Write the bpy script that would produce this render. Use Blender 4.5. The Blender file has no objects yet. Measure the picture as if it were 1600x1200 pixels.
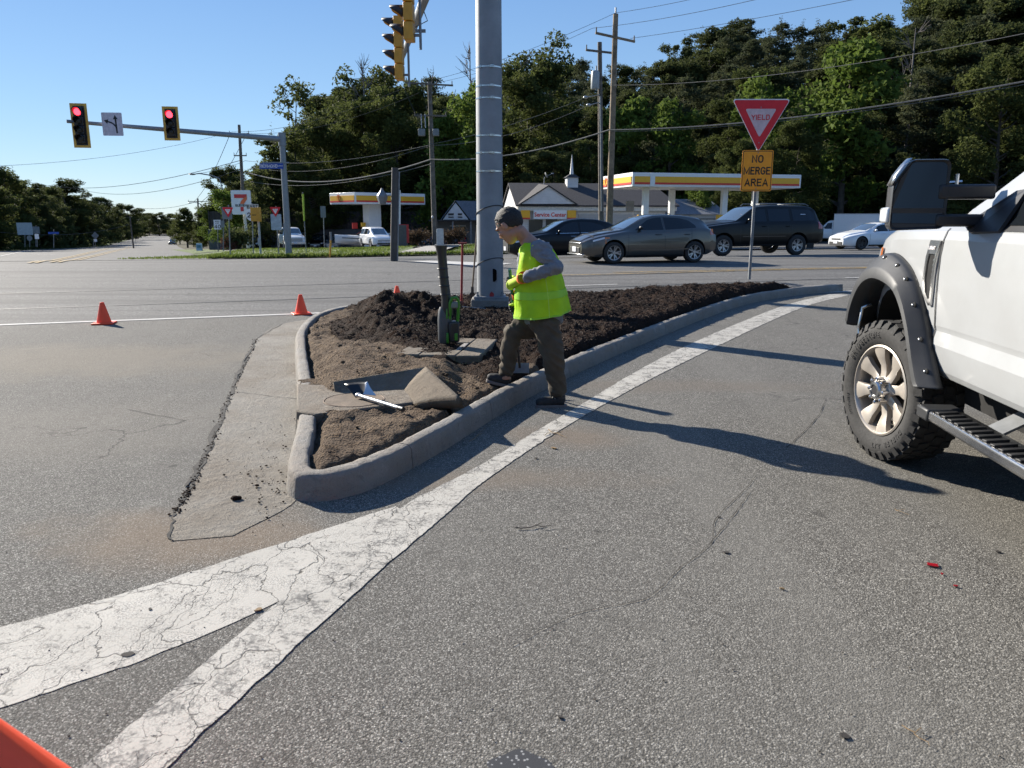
import bpy, bmesh, math, random
import numpy as np
from mathutils import Vector, Matrix, noise
random.seed(7); rng = np.random.default_rng(7)
R = math.radians; S = bpy.context.scene; C = S.collection
# ---------------------------------------------------------------- camera, sky, sun, exposure
PITCH, EYE, FPX = 12.25, 1.45, 1200.0
cam = bpy.data.cameras.new('camera'); cob = bpy.data.objects.new('camera', cam); C.objects.link(cob); S.camera = cob
cam.sensor_width = 36; cam.lens = 27; cam.clip_start = 0.05; cam.clip_end = 4000
cam.dof.use_dof = True; cam.dof.focus_distance = 8.5; cam.dof.aperture_fstop = 6.5
cob.location = (0, 0, EYE); cob.rotation_euler = (R(90 - PITCH), 0, 0)
SUN_EL = 26.0; SUN_AZ = math.atan2(-0.74, 0.67)            # compass angle from +Y towards +X
sun = bpy.data.lights.new('sun', 'SUN'); so = bpy.data.objects.new('sun', sun); C.objects.link(so)
sun.energy = 5.0; sun.angle = R(0.55); sun.color = (1.0, 0.93, 0.82)
sd = Vector((math.sin(SUN_AZ) * math.cos(R(SUN_EL)), math.cos(SUN_AZ) * math.cos(R(SUN_EL)), math.sin(R(SUN_EL))))
so.rotation_euler = sd.to_track_quat('Z', 'Y').to_euler(); so.location = (-20, 20, 30)
w = bpy.data.worlds.new('World'); S.world = w; w.use_nodes = True
wn = w.node_tree; bgn = wn.nodes['Background']; sk = wn.nodes.new('ShaderNodeTexSky'); sk.sky_type = 'NISHITA'
sk.sun_disc = False; sk.sun_elevation = R(SUN_EL); sk.sun_rotation = SUN_AZ
sk.air_density = 1.0; sk.dust_density = 0.05; sk.ozone_density = 3.0
sk.altitude = 1200
_tc = wn.nodes.new('ShaderNodeTexCoord'); _sx = wn.nodes.new('ShaderNodeSeparateXYZ'); _rp = wn.nodes.new('ShaderNodeValToRGB'); _mx = wn.nodes.new('ShaderNodeMix'); _mx.data_type = 'RGBA'
wn.links.new(_tc.outputs['Generated'], _sx.inputs[0]); wn.links.new(_sx.outputs[2], _rp.inputs[0])
_e = _rp.color_ramp.elements; _e[0].position = 0.0; _e[0].color = (3.6, 5.2, 6.9, 1); _e[1].position = .5; _e[1].color = (1.15, 2.6, 6.0, 1); _q = _e.new(.12); _q.color = (2.6, 4.5, 7.0, 1); _q = _e.new(.28); _q.color = (1.6, 3.3, 6.6, 1)
_mx.inputs[0].default_value = .62; _c = [i for i in _mx.inputs if i.type == 'RGBA']; wn.links.new(sk.outputs[0], _c[0]); wn.links.new(_rp.outputs[0], _c[1])
wn.links.new([q for q in _mx.outputs if q.type == 'RGBA'][0], bgn.inputs[0]); bgn.inputs[1].default_value = 0.056
S.view_settings.view_transform = 'Standard'; S.view_settings.look = 'None'
S.view_settings.exposure = 1.2; S.view_settings.gamma = 1; S.view_settings.use_curve_mapping = False
S.cycles.max_bounces = 6; S.cycles.use_denoising = True
S.cycles.caustics_reflective = False; S.cycles.caustics_refractive = False

# ---------------------------------------------------------------- helpers
def ray(px, py):
    th = R(PITCH); dx = (px - 800) / FPX; dy = (600 - py) / FPX
    return Vector((dx, math.cos(th) + dy * math.sin(th), -math.sin(th) + dy * math.cos(th)))
def at(px, py, Y):
    d = ray(px, py); return d * (Y / d.y) + Vector((0, 0, EYE))
def atz(px, py, z=0.0):
    d = ray(px, py); s = (z - EYE) / d.z; return Vector((d.x * s, d.y * s, z))
def sm(t): t = min(1, max(0, t)); return t * t * (3 - 2 * t)
def lin(tab, x):
    if x <= tab[0][0]: return tab[0][1]
    for (a, b), (c, d) in zip(tab, tab[1:]):
        if x <= c: return b + (d - b) * (x - a) / (c - a)
    return tab[-1][1]
BASE = [(14, 0), (20, .07), (25, .1), (29, -.14), (36, -.3), (42, -.5), (60, -.85), (80, -1.2), (200, -3.4), (700, -11)]
def T(x, y):
    v = -.259 * x + .966 * y
    z = lin(BASE, v) - .0135 * min(200, max(0, y - 30)) * sm((5 - x) / 20)
    z += .36 * sm((13 - x) / 12) * sm((v - 41) / 14) * (1 - sm((v - 66) / 22)) * sm((x + .4375 * y - 1.5) / 5)
    z += 17 * sm((y - 92 + max(0, x) * .25) / 85) * sm((x + 45) / 60)
    return z
def ground_at(px, py):
    d = ray(px, py); s = 2.0
    while s < 900:
        p = d * s
        if p.z + EYE < T(p.x, p.y): break
        s *= 1.01
    return Vector((d.x * s, d.y * s, T(d.x * s, d.y * s)))

class NT:
    def __init__(s, name):
        s.m = bpy.data.materials.new(name); s.m.use_nodes = True; s.t = s.m.node_tree
        s.b = s.t.nodes['Principled BSDF']; s.out = s.t.nodes['Material Output']
    def n(s, typ, ins=None, **kw):
        o = s.t.nodes.new('ShaderNode' + typ)
        for k, v in kw.items(): setattr(o, k, v)
        for k, v in (ins or {}).items():
            i = o.inputs[k]
            if isinstance(v, bpy.types.NodeSocket): s.t.links.new(v, i)
            else: i.default_value = v
        return o
    def co(s, kind='Object'): return s.n('TexCoord').outputs[kind]
    def noise(s, scale, detail=4, rough=.55, vec=None, dist=0):
        return s.n('TexNoise', {'Vector': vec or s.co(), 'Scale': scale, 'Detail': detail, 'Roughness': rough, 'Distortion': dist}).outputs[0]
    def vor(s, scale, out='Distance', vec=None, feature='F1', rnd=1.0):
        return s.n('TexVoronoi', {'Vector': vec or s.co(), 'Scale': scale, 'Randomness': rnd}, feature=feature).outputs[out]
    def ramp(s, fac, stops):
        r = s.n('ValToRGB', {'Fac': fac}); e = r.color_ramp.elements
        while len(e) < len(stops): e.new(.5)
        for i, (p, c) in enumerate(stops):
            e[i].position = p; e[i].color = (*c, 1) if not isinstance(c, (int, float)) else (c, c, c, 1)
        return r.outputs[0]
    def mix(s, fac, a, b, blend='MIX'):
        o = s.n('Mix', data_type='RGBA', blend_type=blend); col = [i for i in o.inputs if i.type == 'RGBA']
        for i, v in ((o.inputs[0], fac), (col[0], a), (col[1], b)):
            if isinstance(v, bpy.types.NodeSocket): s.t.links.new(v, i)
            else: i.default_value = v if isinstance(v, (int, float)) else (*v, 1)
        return [q for q in o.outputs if q.type == 'RGBA'][0]
    def math(s, op, a, b=0.0):
        o = s.n('Math', operation=op)
        for i, v in ((0, a), (1, b)):
            if isinstance(v, bpy.types.NodeSocket): s.t.links.new(v, o.inputs[i])
            else: o.inputs[i].default_value = v
        return o.outputs[0]
    def bump(s, h, strength=.4, dist=.01):
        s.t.links.new(s.n('Bump', {'Height': h, 'Strength': strength, 'Distance': dist}).outputs[0], s.b.inputs['Normal'])
    def set(s, **kw):
        for k, v in kw.items():
            i = s.b.inputs[k.replace('_', ' ')]
            if isinstance(v, bpy.types.NodeSocket): s.t.links.new(v, i)
            else: i.default_value = ((*v, 1) if len(i.default_value) == 4 else v) if isinstance(v, tuple) else v
        return s.m
def mat(name, col, rough=.6, metal=0.0, var=.12, scale=8, bump=0.0, bscale=40, coat=0, emit=None, spec=None):
    t = NT(name); c2 = tuple(max(0, x * (1 - var * 2)) for x in col); c3 = tuple(min(1, x * (1 + var)) for x in col)
    n_ = t.noise(scale, 5, .65)
    t.set(Base_Color=t.mix(t.ramp(n_, [(.3, 0.0), (.7, 1.0)]), c2, c3), Roughness=t.math('ADD', t.math('MULTIPLY', t.noise(scale * 2.3, 3), .25 * rough), rough * .87), Metallic=metal)
    if bump: t.bump(t.noise(bscale, 4, .6), bump, .01)
    if coat: t.set(Coat_Weight=coat, Coat_Roughness=.04)
    if spec is not None: t.b.inputs['Specular IOR Level'].default_value = spec
    if emit: t.set(Emission_Color=emit[0], Emission_Strength=emit[1])
    return t.m

def fast_mesh(name, V, F, mats, smooth=False, mi=None):
    V = np.asarray(V, dtype=np.float32).reshape(-1, 3); F = np.asarray(F, dtype=np.int32); k = F.shape[1]; me = bpy.data.meshes.new(name)
    me.vertices.add(len(V)); me.vertices.foreach_set('co', V.ravel())
    me.loops.add(F.size); me.loops.foreach_set('vertex_index', F.ravel())
    me.polygons.add(len(F)); me.polygons.foreach_set('loop_start', np.arange(0, F.size, k, dtype=np.int32))
    me.polygons.foreach_set('use_smooth', np.full(len(F), smooth))
    for m in mats: me.materials.append(m)
    if mi is not None: me.polygons.foreach_set('material_index', np.asarray(mi, dtype=np.int32))
    me.update(calc_edges=True); me.validate(); return me
def link(name, me, parent=None, loc=None, rot=None):
    o = bpy.data.objects.new(name, me); C.objects.link(o)
    if parent is not None: o.parent = parent
    if loc is not None: o.location = loc
    if rot is not None: o.rotation_euler = rot
    return o
def tag(o, label=None, cat=None, group=None, kind=None):
    if label: o['label'] = label
    if cat: o['category'] = cat
    if group: o['group'] = group
    if kind: o['kind'] = kind
    return o
def empty(name, loc, rz=0.0, label=None, cat=None, group=None, rot=None):
    o = bpy.data.objects.new(name, None); C.objects.link(o); o.empty_display_size = .2
    o.location = loc; o.rotation_euler = rot or (0, 0, rz); return tag(o, label, cat, group)
def copy_tree(o, parent=None):
    c = o.copy(); C.objects.link(c); c.parent = parent
    for ch in list(o.children): copy_tree(ch, c)
    return c

class MB:
    def __init__(s): s.v = []; s.f = []; s.m = []; s.mi = 0
    def add(s, vs, fs, M=None):
        k = len(s.v)
        for p in vs: s.v.append(tuple(M @ Vector(p)) if M is not None else tuple(p))
        for f in fs: s.f.append(tuple(i + k for i in f)); s.m.append(s.mi)
        return s
    def mat(s, i): s.mi = i; return s
    def box(s, c, d, rot=None, M=None, taper=None):
        x, y, z = d[0] / 2, d[1] / 2, d[2] / 2; tx, ty = taper or (1, 1)
        vs = [(-x, -y, -z), (x, -y, -z), (x, y, -z), (-x, y, -z), (-x * tx, -y * ty, z), (x * tx, -y * ty, z), (x * tx, y * ty, z), (-x * tx, y * ty, z)]
        Q = Matrix.Translation(c) @ (rot.to_4x4() if rot is not None else Matrix())
        return s.add(vs, [(3, 2, 1, 0), (4, 5, 6, 7), (0, 1, 5, 4), (1, 2, 6, 5), (2, 3, 7, 6), (3, 0, 4, 7)], M @ Q if M is not None else Q)
    def tube(s, pts, rs, n=10, caps=True, sq=None, M=None):
        pts = [Vector(p) for p in pts]; k = len(pts)
        if isinstance(rs, (int, float)): rs = [rs] * k
        vs = []; fs = []; up = None
        for i, p in enumerate(pts):
            d = (pts[min(i + 1, k - 1)] - pts[max(i - 1, 0)]).normalized()
            if up is None: up = d.orthogonal().normalized()
            up = (up - d * up.dot(d)); up = up.normalized() if up.length > 1e-5 else d.orthogonal().normalized()
            q = d.cross(up)
            for j in range(n):
                a = 2 * math.pi * j / n; vs.append(p + (up * math.cos(a) + q * math.sin(a)) * rs[i])
        for i in range(k - 1):
            for j in range(n):
                a, b = i * n + j, i * n + (j + 1) % n; fs.append((a, b, b + n, a + n))
        if caps: fs.append(tuple(range(n - 1, -1, -1))); fs.append(tuple((k - 1) * n + j for j in range(n)))
        return s.add(vs, fs, M)
    def cyl(s, a, b, r0, r1=None, n=16): return s.tube([a, b], [r0, r0 if r1 is None else r1], n)
    def lathe(s, prof, n=24, M=None, closed=False, caps=True):
        vs = [(r * math.cos(2 * math.pi * j / n), r * math.sin(2 * math.pi * j / n), z) for r, z in prof for j in range(n)]
        k = len(prof); fs = []
        for i in range(k if closed else k - 1):
            for j in range(n):
                a, b = i * n + j, i * n + (j + 1) % n; i2 = ((i + 1) % k) * n; fs.append((a, b, i2 + (j + 1) % n, i2 + j))
        if not closed and caps: fs.append(tuple(range(n - 1, -1, -1))); fs.append(tuple((k - 1) * n + j for j in range(n)))
        return s.add(vs, fs, M)
    def prism(s, poly, h, M=None, z0=0.0):
        n = len(poly); vs = [(x, y, z0) for x, y in poly] + [(x, y, z0 + h) for x, y in poly]
        a = sum(poly[i][0] * poly[(i + 1) % n][1] - poly[(i + 1) % n][0] * poly[i][1] for i in range(n))
        if a < 0: vs = vs[:n][::-1] + vs[n:][::-1]
        return s.add(vs, [tuple(range(n - 1, -1, -1)), tuple(range(n, 2 * n))] + [(i, (i + 1) % n, n + (i + 1) % n, n + i) for i in range(n)], M)
    def grid(s, rows, M=None, flip=False):
        n = len(rows[0]); vs = [p for r in rows for p in r]; fs = []
        for i in range(len(rows) - 1):
            for j in range(n - 1):
                a = i * n + j; f = (a, a + 1, a + n + 1, a + n); fs.append(f[::-1] if flip else f)
        return s.add(vs, fs, M)
    def ell(s, c, r, n=12, m=8, M=None, rot=None):
        vs = []; fs = []
        for i in range(1, m):
            a = math.pi * i / m
            for j in range(n):
                b = 2 * math.pi * j / n; p = Vector((r[0] * math.sin(a) * math.cos(b), r[1] * math.sin(a) * math.sin(b), r[2] * math.cos(a)))
                vs.append((rot @ p if rot is not None else p) + Vector(c))
        t = Vector((0, 0, r[2])); t = rot @ t if rot is not None else t
        vs += [Vector(c) + t, Vector(c) - t]; k = len(vs)
        for i in range(m - 2):
            for j in range(n):
                a, b = i * n + j, i * n + (j + 1) % n; fs.append((a, a + n, b + n, b))
        for j in range(n):
            fs.append((k - 2, j, (j + 1) % n)); fs.append((k - 1, (m - 2) * n + (j + 1) % n, (m - 2) * n + j))
        return s.add(vs, fs, M)
    def mesh(s, name, mats, smooth=None):
        me = bpy.data.meshes.new(name); me.from_pydata([tuple(v) for v in s.v], [], s.f)
        for m in (mats if isinstance(mats, (list, tuple)) else [mats]): me.materials.append(m)
        me.polygons.foreach_set('material_index', s.m)
        if smooth is not None:
            me.polygons.foreach_set('use_smooth', [True] * len(s.f)); me.update()
            if smooth < 180: me.set_sharp_from_angle(angle=R(smooth))
        me.update(); return me
    def build(s, name, mats, parent=None, smooth=35, loc=None, rot=None, bevel=0.0, seg=2):
        o = link(name, s.mesh(name, mats, smooth), parent, loc, rot)
        if bevel:
            b = o.modifiers.new('bevel', 'BEVEL'); b.width = bevel; b.segments = seg; b.limit_method = 'ANGLE'; b.angle_limit = R(40)
        return o
def evaluated(o):
    """mesh of o with its modifiers applied; o is removed"""
    dg = bpy.context.evaluated_depsgraph_get(); me = bpy.data.meshes.new_from_object(o.evaluated_get(dg)); bpy.data.objects.remove(o); return me
_txt = {}
def text(s, size, m, parent, M, name='lettering', bold=0.0, ext=.002, xs=1.0, align='CENTER'):
    k = (s, size, m.name, bold, ext, align)
    if k not in _txt:
        cu = bpy.data.curves.new('lettering', 'FONT'); cu.body = s; cu.size = size; cu.extrude = ext; cu.offset = bold; cu.align_x = align; cu.align_y = 'CENTER'
        cu.resolution_u = 3
        o = bpy.data.objects.new('tmp', cu); C.objects.link(o); me = evaluated(o); me.materials.clear(); me.materials.append(m); _txt[k] = me
    o = link(name, _txt[k], parent); o.matrix_local = M @ Matrix.Diagonal((xs, 1, 1, 1)); return o
FACE = Matrix.Rotation(R(90), 4, 'X')            # text plane -> upright, readable from -Y

def _arc(cx, cy, rx, ry, a0, a1, n=8): return [(cx + rx * math.cos(R(a0 + (a1 - a0) * i / n)), cy + ry * math.sin(R(a0 + (a1 - a0) * i / n))) for i in range(n + 1)]
GL = {'N': [[(0, 0), (0, 1), (.6, 0), (.6, 1)]], 'O': [_arc(.31, .66, .31, .34, 0, 180) + _arc(.31, .34, .31, .34, 180, 360) + [(.62, .66)]], 'M': [[(0, 0), (0, 1), (.42, .12), (.84, 1), (.84, 0)]],
 'E': [[(.52, 1), (0, 1), (0, 0), (.52, 0)], [(0, .52), (.44, .52)]], 'R': [[(0, 0), (0, 1), (.3, 1)] + _arc(.3, .76, .26, .24, 90, -90) + [(0, .52)], [(.3, .52), (.58, 0)]], 'G': [_arc(.31, .66, .31, .34, 25, 180) + _arc(.31, .34, .31, .34, 180, 360) + [(.62, .46), (.36, .46)]],
 'A': [[(0, 0), (.33, 1), (.66, 0)], [(.1, .3), (.56, .3)]], 'Y': [[(0, 1), (.32, .48), (.64, 1)], [(.32, .48), (.32, 0)]], 'I': [[(.0, 0), (.0, 1)]], 'L': [[(0, 1), (0, 0), (.5, 0)]], 'D': [[(0, 0), (0, 1), (.28, 1)] + _arc(.28, .66, .31, .34, 90, 0) + _arc(.28, .34, .31, .34, 0, -90) + [(0, 0)]],
 'S': [_arc(.28, .75, .27, .25, 20, 270, 10) + _arc(.28, .25, .27, .25, 90, -160, 10)], 'P': [[(0, 0), (0, 1), (.3, 1)] + _arc(.3, .74, .26, .26, 90, -90) + [(0, .48)]], 'T': [[(0, 1), (.6, 1)], [(.3, 1), (.3, 0)]],
 'C': [_arc(.31, .66, .31, .34, 25, 180) + _arc(.31, .34, .31, .34, 180, 335)], 'H': [[(0, 0), (0, 1)], [(.58, 0), (.58, 1)], [(0, .52), (.58, .52)]], 'W': [[(0, 1), (.2, 0), (.42, .8), (.64, 0), (.84, 1)]], 'V': [[(0, 1), (.32, 0), (.64, 1)]],
 '4': [[(.5, 0), (.5, 1), (0, .3), (.66, .3)]], '0': [_arc(.28, .66, .28, .34, 0, 180) + _arc(.28, .34, .28, .34, 180, 360) + [(.56, .66)]], '2': [_arc(.28, .72, .28, .28, 170, -25, 8) + [(0, 0), (.56, 0)]]}
def stroke(s, h, m, parent, M, wt=.16, xs=1.0, gap=.30, th=.002):
    """road-sign lettering built from strokes; h is the cap height"""
    key = ('stroke', s, h, m.name, wt, xs, gap)
    if key not in _txt:
        x = 0; L = []
        for ch in s:
            if ch == ' ': x += .5; continue
            w_ = max(q[0] for pl in GL[ch] for q in pl)
            for pl in GL[ch]: L.append([(x + a, b) for a, b in pl])
            x += w_ + gap
        W_ = x - gap; mb = MB(); t = wt / 2
        for pl in L:
            P = [Vector(((a - W_ / 2) * xs * h, (b * (1 - wt) + t - .5) * h)) for a, b in pl]; n = len(P); A, B = [], []
            for i in range(n):
                d0 = (P[i] - P[i - 1]).normalized() if i else (P[1] - P[0]).normalized(); d1 = (P[i + 1] - P[i]).normalized() if i < n - 1 else d0; n0 = Vector((-d0.y, d0.x)); n1 = Vector((-d1.y, d1.x)); q = n0 + n1
                q = q.normalized() if q.length > .01 else n0; k = min(1.9, 1 / max(.2, q.dot(n0))); e = d0 * (-t * h * .9 if i == 0 else (t * h * .9 if i == n - 1 else 0)); A.append(P[i] + e + q * k * t * h); B.append(P[i] + e - q * k * t * h)
            mb.grid([[(a.x, a.y, th), (b.x, b.y, th)] for a, b in zip(A, B)], flip=True)
        _txt[key] = mb.mesh('lettering', m)
    o = link('lettering', _txt[key], parent); o.matrix_local = M; return o
# ---------------------------------------------------------------- ground materials
def asphalt(name, dark, light, cell, stain=None, streak=None, rough=.8, bstr=.45, spec=.3, spots=False):
    t = NT(name); co = t.co()
    w1 = t.vor(cell, 'Color', co); sep = t.n('SeparateColor', {0: w1}).outputs[0]
    d1 = t.vor(cell, 'Distance', co)
    fine = t.noise(cell * 2.2, 2, .6, co)
    stone = t.ramp(sep, [(.0, dark), (.55, tuple((a * .55 + b * .45) for a, b in zip(dark, light))), (.86, light), (1.0, tuple(min(1, c * 1.8) for c in light))])
    col = t.mix(t.ramp(d1, [(.25, 0.0), (.75, .8)]), stone, tuple(c * .45 for c in dark))
    big = t.noise(.55, 5, .6, co); col = t.mix(t.math('MULTIPLY', t.ramp(big, [(.35, 0.0), (.7, 1.0)]), .45), col, tuple((a + b) * .32 for a, b in zip(dark, light)))
    col = t.mix(t.math('MULTIPLY', t.ramp(t.noise(3.1, 5, .7, co), [(.55, 0.0), (.75, 1.0)]), .35), col, tuple(c * .7 for c in dark))
    if spots:
        sv = t.vor(1.7, 'Distance', t.n('VectorMath', {0: co, 1: t.n('VectorMath', {0: t.n('TexNoise', {'Vector': co, 'Scale': 9.0}).outputs['Color'], 1: (.06, .06, 0)}, operation='MULTIPLY').outputs[0]}, operation='ADD').outputs[0]); col = t.mix(t.math('MULTIPLY', t.ramp(sv, [(.035, .75), (.06, 0.0)]), .8), col, (.035, .034, .032))
        mp = t.n('Mapping', {'Vector': co, 'Rotation': (0, 0, R(-38)), 'Scale': (1.1, .16, 1)}).outputs[0]; col = t.mix(t.math('MULTIPLY', t.ramp(t.noise(1.1, 4, .6, mp), [(.46, 0.0), (.66, 1.0)]), .30), col, tuple(c * .55 for c in light))
        col = t.mix(t.math('MULTIPLY', t.ramp(t.noise(2.3, 6, .75, co), [(.60, 0.0), (.70, 1.0)]), .25), col, (.33, .315, .28))
    if stain:
        for (cx, cy, rx, ry, c, k) in stain:
            mp = t.n('Mapping', {'Vector': co, 'Location': (-cx / rx, -cy / ry, 0), 'Scale': (1 / rx, 1 / ry, 0)}).outputs[0]
            ln = t.n('VectorMath', {0: mp}, operation='LENGTH').outputs['Value']
            ln = t.math('ADD', ln, t.math('MULTIPLY', t.math('SUBTRACT', t.noise(1.6, 5, .65, co), .5), 1.5))
            col = t.mix(t.math('MULTIPLY', t.ramp(ln, [(.35, 1.0), (1.1, 0.0)]), k), col, c)
    if streak:
        ang, c, k = streak
        mp = t.n('Mapping', {'Vector': co, 'Rotation': (0, 0, -ang), 'Scale': (.03, .9, 1)}).outputs[0]
        col = t.mix(t.math('MULTIPLY', t.ramp(t.noise(1.6, 4, .6, mp), [(.48, 0.0), (.62, 1.0)]), k), col, c)
    # hairline cracks
    wv = t.n('VectorMath', {0: co, 1: t.n('TexNoise', {'Vector': co, 'Scale': 2.2, 'Detail': 5}).outputs['Color']}, operation='ADD').outputs[0]
    ck = t.vor(.42, 'Distance', wv, 'DISTANCE_TO_EDGE'); ckm = t.math('MULTIPLY', t.ramp(ck, [(.0, 1.0), (.006, 0.0)]), t.ramp(t.noise(.5, 2, .5, co), [(.5, 0.0), (.62, .75)]))
    col = t.mix(ckm, col, (.02, .02, .02))
    t.set(Base_Color=col, Roughness=t.math('ADD', t.math('MULTIPLY', fine, .25), rough - .12))
    h = t.math('SUBTRACT', t.math('MULTIPLY', fine, .35), d1)
    t.bump(h, bstr, .006); t.b.inputs['Specular IOR Level'].default_value = spec
    return t.m
DIRT = (.21, .155, .105)
M_near = asphalt('coarse asphalt', (.084, .079, .070), (.32, .305, .272), 185, spots=True, spec=.12, rough=.9,
    stain=[(-4.6, 7.9, 3.0, 1.3, (.20, .172, .132), .5), (-3.2, 5.2, 1.9, 1.0, (.20, .18, .15), .3), (-1.5, 3.35, .8, .45, DIRT, .5), (-.3, 4.15, 1.1, .28, (.16, .13, .10), .55), (.35, 5.0, .5, .35, (.17, .13, .095), .5), (1.4, 6.6, 2.0, .35, (.15, .125, .10), .4)])
M_hwy = asphalt('highway asphalt', (.125, .122, .115), (.255, .250, .238), 70, streak=(R(17), (.075, .074, .072), .55), rough=.85, bstr=.5, spec=.10)
M_lot = asphalt('old lot asphalt', (.12, .118, .112), (.2, .196, .188), 40, bstr=.3)
def paint(name, base=(.62, .61, .58), wear=.5, cracks=True, under=(.14, .135, .125)):
    t = NT(name); co = t.co()
    n1 = t.noise(9, 6, .7, co); n2 = t.noise(70, 3, .6, co)
    wearm = t.ramp(t.math('ADD', t.math('MULTIPLY', n1, .62), t.math('MULTIPLY', n2, .38)), [(wear - .06, 1.0), (wear + .05, 0.0)])
    col = t.mix(t.ramp(t.noise(3, 5, .7, co), [(.35, 0.0), (.7, 1.0)]), tuple(c * .78 for c in base), base)
    col = t.mix(t.math('MULTIPLY', t.ramp(t.noise(22, 4, .7, co), [(.5, 0.0), (.75, 1.0)]), .35), col, (.40, .36, .30))
    col = t.mix(wearm, col, under)
    pit = t.math('MULTIPLY', t.ramp(t.vor(150, 'Distance', co), [(.48, 0.0), (.62, 1.0)]), t.ramp(t.noise(6, 4, .7, co), [(.40, .05), (.62, .6)]))
    col = t.mix(pit, col, under)
    h = t.math('SUBTRACT', t.math('MULTIPLY', n2, .4), t.math('MULTIPLY', pit, .5))
    if cracks:
        wv = t.n('VectorMath', {0: co, 1: t.n('VectorMath', {0: t.n('TexNoise', {'Vector': co, 'Scale': 3.5, 'Detail': 5}).outputs['Color'], 1: (.45, .45, 0)}, operation='MULTIPLY').outputs[0]}, operation='ADD').outputs[0]
        wv = t.n('Mapping', {'Vector': wv, 'Rotation': (0, 0, R(35)), 'Scale': (1.25, .62, 1)}).outputs[0]
        big = t.ramp(t.vor(4.2, 'Distance', wv, 'DISTANCE_TO_EDGE'), [(.0, 1.0), (.015, 0.0)])
        big = t.math('MULTIPLY', big, t.ramp(t.noise(2.1, 2, .5, co), [(.34, 0.0), (.46, 1.0)]))
        fin = t.ramp(t.vor(13, 'Distance', wv, 'DISTANCE_TO_EDGE'), [(.0, .9), (.016, 0.0)])
        fin = t.math('MULTIPLY', fin, t.ramp(t.noise(1.7, 3, .5, co), [(.40, 0.0), (.52, 1.0)]))
        ck = t.math('MAXIMUM', big, fin)
        col = t.mix(ck, col, (.035, .033, .03)); h = t.math('SUBTRACT', h, ck)
    t.set(Base_Color=col, Roughness=.8); t.b.inputs['Specular IOR Level'].default_value = .15; t.bump(h, .5, .004); return t.m
M_white = paint('worn white road paint', base=(.50, .475, .42), wear=.415)
M_white2 = paint('very worn white road paint', base=(.50, .475, .42), wear=.455)
M_white3 = paint('white lane paint', base=(.55, .54, .51), wear=.38, cracks=False)
M_yellow = paint('yellow lane paint', base=(.50, .33, .10), wear=.48, cracks=False)
def concrete(name, base=(.265, .250, .225), dirt=.42, dscale=1.6, dcol=DIRT):
    t = NT(name); co = t.co()
    col = t.mix(t.ramp(t.noise(2.5, 6, .7, co), [(.3, 0.0), (.7, 1.0)]), tuple(c * .72 for c in base), base)
    col = t.mix(t.math('MULTIPLY', t.ramp(t.noise(dscale, 6, .72, co), [(.42, 0.0), (.62, 1.0)]), dirt), col, dcol)
    col = t.mix(t.math('MULTIPLY', t.ramp(t.noise(160, 2, .6, co), [(.56, 0.0), (.68, 1.0)]), .5), col, tuple(c * .42 for c in base))
    col = t.mix(t.math('MULTIPLY', t.ramp(t.noise(14, 5, .8, co), [(.55, 0.0), (.68, 1.0)]), .6), col, tuple(c * .40 for c in base))
    col = t.mix(t.math('MULTIPLY', t.ramp(t.noise(5.5, 6, .8, co), [(.58, 0.0), (.66, 1.0)]), .35), col, tuple(min(1, c * 1.5) for c in base))
    t.set(Base_Color=col, Roughness=.88); t.bump(t.math('ADD', t.noise(160, 3, .7, co), t.math('MULTIPLY', t.noise(18, 5, .7, co), 2.6)), .85, .010); return t.m
M_conc = concrete('weathered concrete'); M_gut = concrete('dirty gutter concrete', (.235, .215, .18), .75, .9, (.13, .10, .068))
M_conc_l = concrete('pale concrete', (.36, .34, .31), .2)
def soil(name, a, b, c, bs=1.0, sc=1.0):
    t = NT(name); co = t.co()
    col = t.mix(t.ramp(t.noise(4 * sc, 7, .75, co), [(.35, 0.0), (.65, 1.0)]), a, b)
    col = t.mix(t.ramp(t.noise(38 * sc, 5, .75, co), [(.52, 0.0), (.7, 1.0)]), col, c)
    t.set(Base_Color=col, Roughness=.95); t.bump(t.math('ADD', t.noise(30 * sc, 6, .8, co), t.math('MULTIPLY', t.vor(60 * sc, 'Distance', co), .8)), bs, .03)
    t.b.inputs['Specular IOR Level'].default_value = .15; return t.m
M_soil = soil('bare soil', (.075, .052, .036), (.165, .120, .080), (.040, .028, .020), .9)
M_mulch = soil('dark mulch', (.018, .010, .0065), (.042, .023, .014), (.008, .0055, .004), 1.0, 1.4)
def _shred():
    t = NT('mulch shreds'); r = t.n('ObjectInfo').outputs['Random']
    n_ = t.noise(37, 2, .5); col = t.ramp(n_, [(.35, (.010, .007, .006)), (.52, (.026, .015, .011)), (.68, (.075, .042, .027))])
    t.set(Base_Color=col, Roughness=.85); t.b.inputs['Specular IOR Level'].default_value = .25; return t.m
M_shred = _shred()
def _grass():
    t = NT('verge grass'); co = t.co()
    col = t.ramp(t.noise(1.1, 6, .75, co), [(.3, (.055, .085, .014)), (.5, (.09, .135, .022)), (.7, (.14, .18, .035))])
    col = t.mix(t.ramp(t.noise(11, 5, .8, co), [(.5, 0.0), (.75, .7)]), col, (.04, .06, .012))
    t.set(Base_Color=col, Roughness=.9); t.bump(t.noise(22, 6, .85, co), 1.0, .15); return t.m
M_grass = _grass()
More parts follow.
